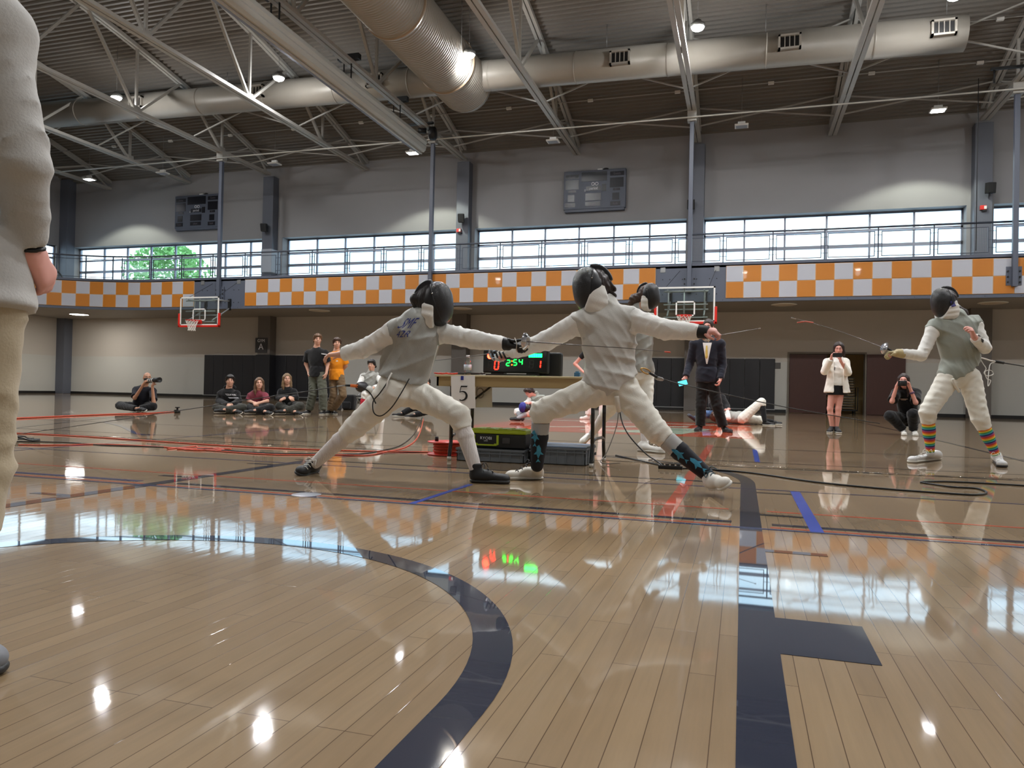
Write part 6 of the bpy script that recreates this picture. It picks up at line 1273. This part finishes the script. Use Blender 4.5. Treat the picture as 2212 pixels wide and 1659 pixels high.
trousers(ro, J, M_BLKPANT, 1.0, .011, .1, .97, (.112,.094,.074)); std_shoes(ro, J['anL'], J['anL']+np.array([.02,.07,-.1]), J['anL']+np.array([.0,-.2,-.1]), J['anR'], J['anR']+np.array([.02,.07,-.1]), J['anR']+np.array([-.02,-.2,-.1]), M_SHOEW); hairdo(ro, P, A, H_DBROWN, 1.0, 'long', .01, .2)
cm = thing('camera', 'black camera held to the face of the crouching person', 'camera', tuple(at(1949,828,Y-.2))); c = at(1949,828,Y-.2); MB().obox(c, (.07,0,0), (0,.03,0), (0,0,.048)).build('camera_body', M_BLACK, cm, bevel=.01); MB().lathe([(0,0),(.042,0),(.042,.1),(.036,.105),(0,.1)], c, 18, 0, (-.15,-1,0)).build('lens', M_BLACK, cm)
S = Sdf(.01); S.cone(J['wrL']+(J['elL']-J['wrL'])*.3, J['wrL']+(J['elL']-J['wrL'])*.42, .043, .044, .01); S.build('bracelet', mat('bracelet_mix', (90,60,90), .6), ro)
# man in the beige suit at the left edge
Y = 1.28
J = dict(head=at(-150,-330,Y-.02), neck=at(-150,-120,Y-.02), shR=at(-8,70,Y), shL=at(-330,40,Y-.05), elR=at(50,345,Y+.0), wrR=at(60,540,Y+.06), elL=at(-390,330,Y-.05), wrL=at(-300,540,Y+.05), pel=at(-130,620,Y-.02), hipR=at(-50,660,Y), hipL=at(-210,660,Y-.03), knR=at(-58,1010,Y+.02), knL=at(-215,1010,Y-.02), anR=np.array([-1.70,Y-.05,.1]), anL=np.array([-1.86,Y-.1,.1]))
ro, J, P, A = person('person', 'man in a beige suit jacket and tan trousers cut off at the left edge', J, 1.0, .008, M_SKINP, (.35,.93,0), hands={'R': ((-.12,.72,-.68),(-.9,-.2,-.1),1,.6), 'L': ((.2,.2,-.9),(.9,.2,0),-1,.5)}, hair=H_BROWN)
shirt(ro, J, M_BEIGE, 1.0, .008, .03, .97, -.06, 'suit_jacket', (.062,.056,.045), wr=.0022, loose=.02)
S = Sdf(.008); S.cone(J['wrR']-(J['wrR']-J['elR'])*.06, J['wrR']+(J['wrR']-J['elR'])*.0, .04, .04, .01); S.build('shirt_cuff', M_BLACK, ro)
trousers(ro, J, M_TROU, 1.0, .009, .08, .98, (.098,.08,.07), wr=.003); hairdo(ro, P, A, H_BROWN, 1.0, 'short', .01)
shoe(ro, J['anR'], np.array([-1.72,Y-.13,0]), fl(5,1460), m=mat('grey_shoe', (120,122,128), .6), ms=M_SOLEB, h=.008); shoe(ro, J['anL'], J['anL']+np.array([-.02,-.06,-.1]), J['anL']+np.array([.06,.2,-.1]), m=mat('grey_shoe', (120,122,128), .6), ms=M_SOLEB, h=.01)
# ================================================================ scoring table and kit
tx0, tx1, ty0, ty1, tz = -2.60, -1.02, 6.08, 6.84, .76
tb = thing('folding_table', 'long tan folding table with black legs carrying the scoring machine', 'table', (-1.8, 6.45, 0))
MB().box((tx0, ty0, tz-.018), (tx1, ty1, tz)).build('table_top', mat('tan_table_laminate', (196,180,140), .45), tb, bevel=.004); MB().box((tx0+.015, ty0+.015, tz-.1), (tx1-.015, ty0+.035, tz-.018)).box((tx0+.015, ty1-.035, tz-.1), (tx1-.015, ty1-.015, tz-.018)).box((tx0+.015, ty0+.015, tz-.1), (tx0+.035, ty1-.015, tz-.018)).box((tx1-.035, ty0+.015, tz-.1), (tx1-.015, ty1-.015, tz-.018)).build('apron', mat('tan_table_edge', (160,136,92), .5), tb)
for X in (-2.48, -1.2):
    for y in (6.2, 6.74):
        lg = MB().tube([(X, y, tz-.05), (X, y, .2)], .0165, 10).tube(catmull([(X, y, .22), (X, y+(-.0 if y < 6.5 else 0), .15), (X, y-.03 if y < 6.5 else y+.03, .05), (X, y-.03 if y < 6.5 else y+.03, .0)], 5), .0165, 10).build('leg', M_BLACKG, tb)
        yy = y-.03 if y < 6.5 else y+.03; MB().cyl((X, yy, 0), (X, yy, .035), .019, 12).build('leg_tip', mat('grey_leg_tip', (176,172,164), .6), lg)
    MB().tube(catmull([(X, 6.2, .19), (X, 6.28, .225), (X, 6.66, .225), (X, 6.74, .19)], 5), .0145, 8).build('leg_stretcher', M_BLACKG, tb)
    MB().tube([(X, 6.22, tz-.2), (X, 6.42, tz-.06)], .012, 8).tube([(X, 6.72, tz-.2), (X, 6.52, tz-.06)], .012, 8).build('leg_brace', M_BLACKG, tb)
MB().bar((-2.42, 6.47, .5), (-2.12, 6.47, tz-.03), .03, .012).build('folding_brace', M_BLACK, tb); MB().bar((-1.26, 6.47, .5), (-1.5, 6.47, tz-.03), .03, .012).build('folding_brace', M_BLACK, tb)
# scoring machine
sc = thing('scoring_machine', 'black scoring machine with lit red and green digits on the table', 'scoring machine', (-2.0, 6.5, tz)); y = 6.42; x0, x1, z0, z1 = -2.27, -1.655, .79, 1.0
MB().box((x0, y, z0), (x1, y+.07, z1)).build('housing', M_BLACK, sc, bevel=.012); MB().box((x0+.012, y-.003, z0+.012), (x1-.012, y, z1-.012)).build('front_panel', mat('dark_tinted_panel', (8,10,9), .12), sc)
MB().box((x0+.08, y, tz), (x0+.2, y+.1, z0)).box((x1-.2, y, tz), (x1-.08, y+.1, z0)).build('foot', M_BLACK, sc); MB().box((x0+.05, y-.06, tz), (x1-.1, y-.01, tz+.02)).build('base_rail', M_BLACK, sc)
RD = mat('led_red', (255,60,30), .5, emit=(255,16,8), estr=12); GR = mat('led_green', (60,255,120), .5, emit=(6,255,44), estr=7); RDH = mat('led_red_core', (255,90,60), .5, emit=(255,30,16), estr=26); GRH = mat('led_green_block', (60,255,140), .5, emit=(4,255,70), estr=16); OFFM = mat('led_off', (58,60,58), .5); OR = mat('led_orange', (255,150,60), .5, emit=(255,70,8), estr=8)
SEG = {'0':'abcdef','1':'bc','2':'abged','4':'fgbc','5':'afgcd','8':'abcdefg'}
def digit(ch, cx, cz, w, h, m, t=.008, slant=.08):
    mb = MB(); u = lambda a, b: (cx+a*w/2+b*h/2*slant, cz+b*h/2); P = dict(a=((-1,1),(1,1)), b=((1,1),(1,0)), c=((1,0),(1,-1)), d=((-1,-1),(1,-1)), e=((-1,0),(-1,-1)), f=((-1,1),(-1,0)), g=((-1,0),(1,0)))
    for k in SEG[ch]:
        (a, b), (c, d) = P[k]; p, q = u(a, b), u(c, d); p, q = np.array([p[0], y-.004, p[1]]), np.array([q[0], y-.004, q[1]]); e = nrm(q-p)*t*.4; mb.bar(p+e, q-e, t, .002, (0,1,0))
    return mb.build('digit', m, sc)
def px(x_, y_): return at(x_, y_, y)[[0,2]]
for (a, b, ch, w, h, m) in ((1073,789,'0',.036,.075,RD),(1059,788,'8',.036,.065,OFFM),(1098,784,'2',.03,.05,GR),(1113,783,'5',.03,.05,GR),(1125,782,'4',.03,.05,GR),(1148,787,'8',.036,.065,OFFM),(1167,787,'1',.008,.065,RD)):
    q = px(a, b); digit(ch, q[0], q[1], w, h, m, .0095 if m is RD else .0075 if m is GR else .0025)
for d in (-4, 4): q = px(1106, 784+d); MB().box((q[0]-.005, y-.005, q[1]-.005), (q[0]+.005, y-.003, q[1]+.005)).build('colon_dot', OR, sc)
q = px(1059, 769); MB().lathe([(0,.006),(.02,.005),(.028,0)], (q[0], y-.003, q[1]), 18, 0, (0,-1,0)).build('red_lamp', RDH, sc); 
q = px(1157, 768)
for i in range(6): MB().box((q[0]-.062+i*.021, y-.008, q[1]-.016), (q[0]-.045+i*.021, y-.003, q[1]+.016)).build('green_lamp', GRH, sc)
bx = thing('equipment_case', 'black flat case leaning behind the right end of the scoring machine', 'case', (-1.63, 6.62, tz)); MB().box((-1.86, 6.55, tz), (-1.565, 6.63, .985)).build('case_body', M_BLACK, bx, bevel=.02); MB().box((-1.8, 6.545, .86), (-1.7, 6.55, .9)).build('latch', M_BLACKG, bx)
c = at(1010,808,6.35); wb = thing('water_bottle', 'clear plastic water bottle with label standing on the table', 'bottle', (c[0], c[1], tz)); MB().lathe([(0,0),(.03,0),(.034,.01),(.034,.1),(.031,.105),(.034,.11),(.033,.135),(.014,.168),(.014,.178),(0,.178)], (c[0], c[1], tz), 20).build('bottle_body', clear_mat('clear_plastic', (.86,.9,.94), .25), wb); MB().lathe([(.0345,.05),(.0352,.05),(.0352,.1),(.0345,.1)], (c[0], c[1], tz), 20).build('label', mat('bottle_label', (190,200,214), .5, var=.5, vscale=60), wb); MB().lathe([(.0155,.165),(.0155,.185),(0,.186)], (c[0], c[1], tz), 16).build('cap', M_WHITE, wb)
cl = MB()
for k in range(5):
    p0 = at(955+k*4, 808, 6.3+.03*k); cl.tube(catmull([(p0[0]+i*.09, p0[1]+.05*math.sin(i*2+k), tz+.012+.012*abs(math.sin(i*1.7+k))) for i in range(5)], 5), .006, 6)
tag(cl.build('cable_tangle', M_BLACK), 'black cable tangle on the table left of the scoring machine', 'cable')
rc = MB()
p0 = at(962,810,6.25); rc.tube(catmull([(p0[0]+.13*math.cos(a)*(.6+.4*math.sin(3*a)), p0[1]+.05*math.sin(a), tz+.014+.004*math.sin(5*a)) for a in np.linspace(0, 4*PI, 24)], 3), .006, 6)
tag(rc.build('red_cord', mat('red_cord', (206,62,36), .5)), 'red cord coiled on the left end of the table', 'cord')
sb_ = thing('small_box', 'small blue object on the right end of the table', 'box', (*at(1247,806,6.5)[:2], tz)); c = at(1247,806,6.5); MB().box((c[0]-.025, c[1]-.02, tz), (c[0]+.025, c[1]+.02, tz+.045)).build('box_body', mat('teal_blue_plastic', (42,92,130), .5), sb_, bevel=.004); MB().box((c[0]-.015, c[1]-.012, tz+.045), (c[0]+.015, c[1]+.012, tz+.055)).build('box_lid', mat('teal_blue_lid', (60,120,160), .5), sb_)
# paper number signs
M_PAPER = mat('white_paper', (232,228,224), .8)
def sheet(label, a, b, c, d, Yp, txt, ink, tape):
    p = [at(*q, Yp) for q in (a, b, c, d)]; t = thing('paper_sign', label, 'sign', tuple((p[2]+p[3])/2)); n = np.array([0,.0015,0]); n2 = n
    V = []; N = 10
    for j in range(N+1):
        for i in range(N+1):
            u_, v_ = i/N, j/N; q = (p[0]*(1-u_)+p[1]*u_)*(1-v_)+(p[3]*(1-u_)+p[2]*u_)*v_; V.append(q+np.array([0, -.01*math.sin(v_*2.2), 0]))
    mb = MB(); mb.add(V+[v+n for v in V], [(j*(N+1)+i, j*(N+1)+i+1, (j+1)*(N+1)+i+1, (j+1)*(N+1)+i) for j in range(N) for i in range(N)]+[tuple(k+len(V) for k in reversed((j*(N+1)+i, j*(N+1)+i+1, (j+1)*(N+1)+i+1, (j+1)*(N+1)+i))) for j in range(N) for i in range(N)], 0, True); mb.build('sheet', M_PAPER, t, fix=False)
    ce = (p[0]+p[1]+p[2]+p[3])/4; return t, p, ce
t, p, ce = sheet('white paper sign reading 5 taped to the front of the table', (974,812), (1026,811), (1028,882), (977,883), 6.07, '5', None, True)
def serif5(o, s, m, par):
    mb = MB(); pr = lambda a, b: np.array([o[0]+a*s, o[1], o[2]+b*s])
    top = [(-.22,.5),(.3,.5),(.36,.62),(-.22,.62)]; mb.prism(top, o, (s,0,0), (0,0,s), (0,.001,0)); mb.prism([(-.22,.62),(-.16,.62),(-.3,.05),(-.36,.05)], o, (s,0,0), (0,0,s), (0,.001,0))
    arc = [(-.34,.08),(-.1,.14),(.14,.08),(.28,-.12),(.26,-.36),(.08,-.54),(-.18,-.6),(-.32,-.54)]; w = [.05,.09,.14,.19,.19,.13,.08,.1]; pp = catmull([np.array([a, b, 0]) for a, b in arc], 6); ww = np.interp(np.linspace(0, 7, len(pp)), range(8), w)
    for i in range(len(pp)-1):
        t0 = nrm(pp[min(i+1,len(pp)-1)]-pp[max(i-1,0)]); t1 = nrm(pp[min(i+2,len(pp)-1)]-pp[i]); n0, n1 = np.array([-t0[1],t0[0],0]), np.array([-t1[1],t1[0],0]); A_, B_, C_, D_ = pp[i]+n0*ww[i]/2, pp[i]-n0*ww[i]/2, pp[i+1]-n1*ww[i+1]/2, pp[i+1]+n1*ww[i+1]/2
        mb.add([pr(q[0], q[1]) for q in (A_, B_, C_, D_)], [(0,1,2,3)])
    mb.build('numeral', m, par)
serif5((ce[0]+.005, ce[1]-.016, ce[2]-.01), .105, M_BLACK, t); q = at(998.5,817,6.06); MB().box((q[0]-.013, q[1]-.003, q[2]-.016), (q[0]+.013, q[1]-.0005, q[2]+.02)).build('blue_tape', mat('blue_tape', (40,50,140), .6), t)
t, p, ce = sheet('white paper sign with a grey numeral hanging behind the number 5 sign', (1026,824), (1063,824), (1064,880), (1026,880), 6.5, '6', None, False)
mb = MB(); c0 = at(1038,849,6.48); mb.tube(catmull([(c0[0]+.034*math.cos(a), c0[1]-.012, c0[2]-.0+.045*math.sin(a)) for a in np.linspace(0, 2*PI, 14)[:-1]], 3, True), .006, 6, closed=True); mb.tube(catmull([(c0[0]-.036, c0[1]-.012, c0[2]+.0), (c0[0]-.03, c0[1]-.012, c0[2]+.06), (c0[0]-.0, c0[1]-.012, c0[2]+.1)], 5), .006, 6); mb.build('numeral', mat('grey_ink', (150,142,134), .8), t)
# storage crates and tool box under the table
M_CRATE = mat('grey_crate_plastic', (98,104,110), .5)
def crate(lb, x0, x1, y0, y1, h, lid):
    t = thing('storage_crate', lb, 'crate', ((x0+x1)/2, (y0+y1)/2, 0), 'grey storage crates under the table'); w = .006
    b = MB(); b.box((x0, y0, 0), (x1, y1, w)); b.box((x0, y0, 0), (x1, y0+w, h)); b.box((x0, y1-w, 0), (x1, y1, h)); b.box((x0, y0, 0), (x0+w, y1, h)); b.box((x1-w, y0, 0), (x1, y1, h)); b.build('crate_body', M_CRATE, t)
    r = MB()
    for a, b_ in ((x0-.008, x1+.008),): r.box((a, y0-.01, h-.018), (b_, y0+.004, h)); r.box((a, y1-.004, h-.018), (b_, y1+.01, h)); r.box((a, y0-.01, h-.045), (b_, y0+.001, h-.036))
    r.box((x0-.01, y0, h-.018), (x0+.004, y1, h)); r.box((x1-.004, y0, h-.018), (x1+.01, y1, h)); r.build('rim', M_CRATE, t)
    for k in range(7):
        x = x0+.02+(x1-x0-.04)*k/6; MB().box((x-.004, y0-.008, .012), (x+.004, y0, h-.02)).build('rib', M_CRATE, t)
    for y in (y0+.1, y1-.1): MB().box((x1, y-.004, .012), (x1+.008, y+.004, h-.02)).build('rib', M_CRATE, t)
    if lid: MB().box((x0-.004, y0-.004, h), (x1+.004, y1+.004, h+.012)).build('lid', mat('crate_lid', (128,146,172), .3), t, bevel=.004); MB().box((x1+.008, y0+.28, h*.45), (x1+.014, y0+.42, h*.6)).build('grip_slot', M_BLACK, t)
crate('open grey storage crate under the table supporting the tool box', -2.42, -1.80, 6.2, 6.58, .115, False); crate('grey storage crate with blue-grey lid under the right end of the table', -1.76, -1.27, 6.27, 6.68, .15, True)
tl_ = thing('tool_box', 'black tool box with lime green lid standing on a grey crate', 'tool box', (-2.05, 6.38, .117)); x0, x1, y0, y1 = -2.345, -1.80, 6.25, 6.54; M_LIME = mat('lime_green_plastic', (166,186,36), .4)
MB().box((x0, y0, .117), (x1, y1, .245)).build('box_body', M_BLACK, tl_, bevel=.012); ld = MB().box((x0-.004, y0-.006, .245), (x1+.004, y1+.006, .285)).build('lid', M_LIME, tl_, bevel=.012)
for k in range(4): MB().box((x0+.05+k*.12, y0+.02, .285), (x0+.13+k*.12, y1-.02, .291)).build('lid_rib', M_LIME, ld)
for xx in (-2.275, -2.055): MB().box((xx-.009, y0-.012, .15), (xx+.009, y0, .235)).box((xx-.03 if xx > -2.1 else xx, y0-.012, .145), (xx if xx > -2.1 else xx+.03, y0, .16)).build('latch', M_LIME, tl_)
MB().box((-2.266, y0-.01, .14), (-2.064, y0, .152)).build('latch_bar', M_LIME, tl_); MB().box((-2.01, y0-.008, .165), (-1.94, y0, .215)).build('clip', M_BLACKG, tl_)
lettering('lettering', 'RYOBI', .036, (-2.165, y0-.002, .205), (1,0,0), (0,0,1), M_TXTW, tl_, .002, 1.1); lettering('lettering', 'LINK', .014, (-2.165, y0-.002, .182), (1,0,0), (0,0,1), M_TXTW, tl_, .002, 1.3)
# red cord reel under the table
c = fl(957,984); c[1] = 6.7; M_CORD = mat('orange_red_cord', (196,72,44), .55); rl = thing('cord_reel', 'red cord reel lying flat by the left leg of the table', 'cord reel', (c[0], c[1], 0)); M_REEL = mat('red_reel_plastic', (206,56,44), .35)
MB().lathe([(0,.0),(.19,.0),(.195,.008),(.19,.014),(0,.014)], (c[0], c[1], 0), 32).build('bottom_flange', M_REEL, rl); MB().lathe([(0,.118),(.19,.118),(.195,.124),(.19,.13),(0,.13)], (c[0], c[1], 0), 32).build('top_flange', M_REEL, rl); cw = MB()
for k in range(7): cw.tube([(c[0]+(.125+.01*(k % 2))*math.cos(a), c[1]+(.125+.01*(k % 2))*math.sin(a), .024+k*.0145) for a in np.linspace(0, 2*PI, 30)[:-1]], .0085, 6, closed=True)
cw.build('cord_winding', M_CORD, rl); MB().cyl((c[0]-.09, c[1]-.06, .13), (c[0]-.09, c[1]-.06, .175), .018, 12).build('knob', M_BLACK, rl)
# ---------------- cords and cables on the floor
def cord(name, label, pts, r, m, cat='cord', z=None, k=6):
    P_ = [(*fl(a, b)[:2], r) if len(q) == 2 else tuple(at(*q)) for q in pts for a, b in [q[:2]]]; return tag(MB().tube(catmull(P_, k), r, 7).build(name, m), label, cat)
M_CBLK = mat('black_cord', (18,18,18), .5)
def wob(pts, amp, n):
    P_ = [np.array(fl(*q)[:2]) for q in pts]; out = []
    rnd = random.Random(5)
    for i in range(len(P_)-1):
        for j in range(n): t = j/n; q = P_[i]*(1-t)+P_[i+1]*t; out.append((q[0], q[1]+rnd.uniform(-amp, amp), .006))
    out.append((*P_[-1], .006)); return out
cord('extension_cord', 'long orange cord, the further of the two crossing the floor at the left', [(-40,935),(60,938),(180,944),(300,952),(420,960),(540,967),(660,972),(800,976),(930,978)], .0065, M_CORD)
cord('extension_cord', 'long orange cord, the nearer one crossing the floor at the left', [(40,962),(110,963),(200,961),(260,962),(340,966),(420,972),(560,982),(640,984),(720,984),(790,985),(830,978),(880,965),(905,940),(915,905)], .006, M_CORD)
cord('signal_cable', 'black cable running beside the nearer orange cord at the left', [(-30,955),(60,955),(150,957),(230,963),(330,966),(460,972),(560,979),(650,981),(760,982),(820,975),(870,960),(900,930),(912,902)], .005, M_CBLK)
tag(MB().tube(catmull(wob([(360,971),(420,966),(480,973),(440,974),(380,972),(450,969),(500,971)], .03, 5), 3), .008, 6).build('cord_bundle', M_CORD), 'tangled orange cord bundle on the floor left of the fencers', 'cord')
bb = MB(); rnd = random.Random(3)
for k in range(6): bb.tube(catmull([(*fl(-10+18*i+rnd.uniform(-8,8), 953+rnd.uniform(-3,3))[:2], .02+.03*rnd.random()*(i in (1,2,3))) for i in range(6)], 5), .007, 6)
tag(bb.build('cable_bundle', M_CBLK), 'bundle of black cables on the floor at the left edge', 'cable')
cord('extension_cord', 'orange cord on the far floor in front of the bald photographer', [(-30,908),(100,902),(240,896),(320,894),(376,890)], .012, M_CORD)
rr = fl(383,892); rs = thing('cable_reel', 'small black cable end on the floor right of the bald photographer', 'reel', (rr[0], rr[1], 0)); MB().lathe([(0,0),(.06,0),(.06,.05),(.02,.06),(.02,.11),(.05,.11),(.05,.13),(0,.13)], (rr[0], rr[1], 0), 18).build('reel_body', M_BLACK, rs); MB().cyl((rr[0], rr[1], .06), (rr[0]-.0, rr[1]-.09, .06), .012, 8).build('plug', M_BLACK, rs)
cord('reel_cable', 'long black cable snaking across the floor at the right', [(1330,985),(1420,1005),(1450,1012),(1520,1015),(1620,1023),(1760,1043),(1900,1057),(2020,1066),(2105,1071),(2131,1066),(2110,1057),(2060,1054),(2010,1047),(1990,1043),(2040,1042),(2130,1046),(2230,1052)], .007, M_CBLK)
cord('power_cable', 'black cable dropping from the table end to the power strip', [(1337,880,6.62),(1345,915,6.55),(1362,945,6.4),(1395,980,6.3),(1420,997,6.2),(1432,1007,6.1)], .006, M_CBLK)
cord('power_cable', 'grey cable looping beside the right table legs', [(1337,885,6.7),(1332,920,6.7),(1318,960,6.65),(1306,985,6.6),(1297,997,6.5),(1310,1002,6.45),(1340,1000,6.4)], .0045, mat('grey_cord', (128,126,122), .6))
ps = fl(1448,1013); st = thing('power_strip', 'black power strip with cables on the floor between the right fencer legs', 'power strip', (ps[0], ps[1], 0)); MB().box((ps[0]-.1, ps[1]-.025, 0), (ps[0]+.1, ps[1]+.025, .03)).build('strip_body', M_BLACK, st, bevel=.006)
for i in range(4): MB().box((ps[0]-.085+.045*i, ps[1]-.018, .03), (ps[0]-.055+.045*i, ps[1]+.018, .045)).build('plug', M_BLACKG, st)
tp = MB(); rnd = random.Random(9)
tp.tube(catmull(wob([(1360,1000),(1430,1000),(1560,1005),(1700,1012),(1850,1021),(2000,1029),(2212,1037)], .03, 14), 2), .006, 6)
tag(tp.build('clear_tape_strip', clear_mat('crumpled_clear_tape', (.9,.88,.84), .45)), 'crumpled clear tape strip running across the floor at the right', 'tape')
tp = MB().tube(catmull(wob([(215,944),(330,952),(440,958),(520,964),(580,963),(640,968)], .05, 10), 2), .007, 6); tag(tp.build('clear_tape_strip', clear_mat('crumpled_clear_tape2', (.9,.88,.84), .45)), 'crumpled clear tape strip beside the orange cord at the left', 'tape')
tp = fl(2055,1040); 
# body cords of the fencers
def wire(name, label, pts, r, m, cat='cable'): return tag(MB().tube(catmull([at(*q) for q in pts], 7), r, 7).build(name, m), label, cat)
wire('body_cord', 'black body cord looping from the waist of the left lunging fencer', [(884,818,4.66),(866,850,4.62),(846,880,4.58),(824,898,4.56),(808,892,4.56),(806,868,4.58),(820,850,4.58),(834,830,4.6),(845,810,4.66)], .0042, M_CBLK)
wire('body_cord', 'pale clip cord hanging at the hip of the left lunging fencer', [(846,806,4.62),(838,822,4.58),(834,840,4.57),(826,852,4.57)], .006, M_LACEW)
rcb = thing('reel_cable', 'reel cable stretched left from the orange connector of the left fencer', 'cable', tuple(at(765,833,4.6))); MB().tube(catmull([at(812,872,4.58), at(800,850,4.57), at(785,838,4.58), at(770,834,4.6)], 6), .0045, 7).build('lead', M_CBLK, rcb); MB().cyl(at(772,834,4.6), at(758,833,4.6), .011, 10).build('connector', mat('orange_connector', (238,120,40), .5), rcb); MB().cyl(at(758,833,4.6), at(747,832.5,4.61), .008, 10).build('socket', M_BLACK, rcb); MB().cyl(at(747,832.5,4.61), at(728,835,4.64), .0045, 8).build('plug_rod', M_GALV, rcb); MB().tube(catmull([at(728,835,4.64), at(660,846,4.8), at(580,857,5.0), at(420,882,5.4), at(200,915,5.8), at(-60,952,6.2)], 6), .0035, 6).build('cable_line', M_CBLK, rcb)
wire('lame_cord', 'thin white cord hanging along the front of the left fencer vest', [(946,746,4.78),(938,775,4.76),(930,805,4.75),(924,824,4.75)], .0035, M_LACEW, 'cord')
rc2 = thing('reel_cable', 'reel cable with brass clip attached behind the right lunging fencer', 'cable', tuple(at(1390,800,5.1))); MB().tube(catmull([at(1384,797,5.1), at(1390,804,5.12), at(1400,808,5.14), at(1404,802,5.14), at(1393,796,5.1)], 5, True), .0045, 6, closed=True).build('clip', mat('brass', (176,136,70), .35, metal=.8), rc2); MB().cyl(at(1402,805,5.14), at(1420,815,5.18), .009, 10).build('plug', M_BLACK, rc2); MB().lathe([(0,-.01),(.03,-.006),(.034,0),(.03,.006),(0,.01)], at(1424,818,5.2), 14, 0, (.2,.3,1)).build('disc', M_GALV, rc2); MB().tube(catmull([at(1420,815,5.18), at(1445,823,5.25), at(1475,831,5.35), at(1560,850,5.9), at(1700,880,6.6), at(1900,915,7.1)], 6), .004, 6).build('cable_line', M_CBLK, rc2)
rc3 = thing('reel_cable', 'reel cable stretched right from the back of the fencer in rainbow socks', 'cable', tuple(at(2116,776,8.55))); MB().tube(catmull([at(2114,772,8.52), at(2124,774,8.56), at(2140,779,8.6), at(2150,781,8.62)], 5), .007, 7).build('lead', M_LACEW, rc3); MB().cyl(at(2150,781,8.62), at(2168,784,8.66), .014, 10).build('plug', M_BLACK, rc3); MB().tube([at(2168,784,8.66), at(2212,791,8.8), at(2300,806,9.1)], .006, 6).build('cable_line', M_CBLK, rc3)
wire('body_cord', 'white body cord hanging in loops behind the fencer in rainbow socks', [(2118,776,8.56),(2124,786,8.56),(2130,796,8.55),(2126,806,8.55),(2134,812,8.55),(2146,808,8.56),(2140,800,8.55),(2128,803,8.54),(2132,818,8.54),(2140,822,8.54),(2134,833,8.54),(2138,790,8.6),(2148,783,8.6)], .004, M_LACEW)
# ================================================================ daylight, camera, exposure
w = bpy.data.worlds.new('World'); SC.world = w; w.use_nodes = True; nt = w.node_tree; bg = nt.nodes['Background']; L = nt.links
tc = nt.nodes.new('ShaderNodeTexCoord'); n = nt.nodes.new('ShaderNodeTexNoise'); n.inputs['Scale'].default_value = 5; n.inputs['Detail'].default_value = 5; L.new(tc.outputs['Generated'], n.inputs['Vector'])
mr = nt.nodes.new('ShaderNodeMapRange'); mr.inputs[1].default_value = .4; mr.inputs[2].default_value = .62; L.new(n.outputs['Fac'], mr.inputs[0])
mx = nt.nodes.new('ShaderNodeMix'); mx.data_type = 'RGBA'; mx.inputs[6].default_value = (.5,.78,1,1); mx.inputs[7].default_value = (.80,.93,1,1); L.new(mr.outputs[0], mx.inputs[0]); L.new(mx.outputs[2], bg.inputs['Color'])
bg.inputs['Strength'].default_value = 1.9
cam = bpy.data.cameras.new('camera'); co = bpy.data.objects.new('camera', cam); COL.objects.link(co)
cam.sensor_fit = 'HORIZONTAL'; cam.sensor_width = 36; cam.lens = 36*FPX/IW; cam.clip_start = .05; cam.clip_end = 300
M = Matrix.Identity(4)
for i in range(3): M[i][0] = CR[i]; M[i][1] = CU[i]; M[i][2] = -CF[i]; M[i][3] = CAM[i]
co.matrix_world = M; SC.camera = co
SC.view_settings.view_transform = 'Standard'; SC.view_settings.look = 'None'; SC.view_settings.gamma = 1; SC.view_settings.use_curve_mapping = False
SC.view_settings.exposure = 0.85
try: SC.cycles.use_denoising = True
except Exception: pass
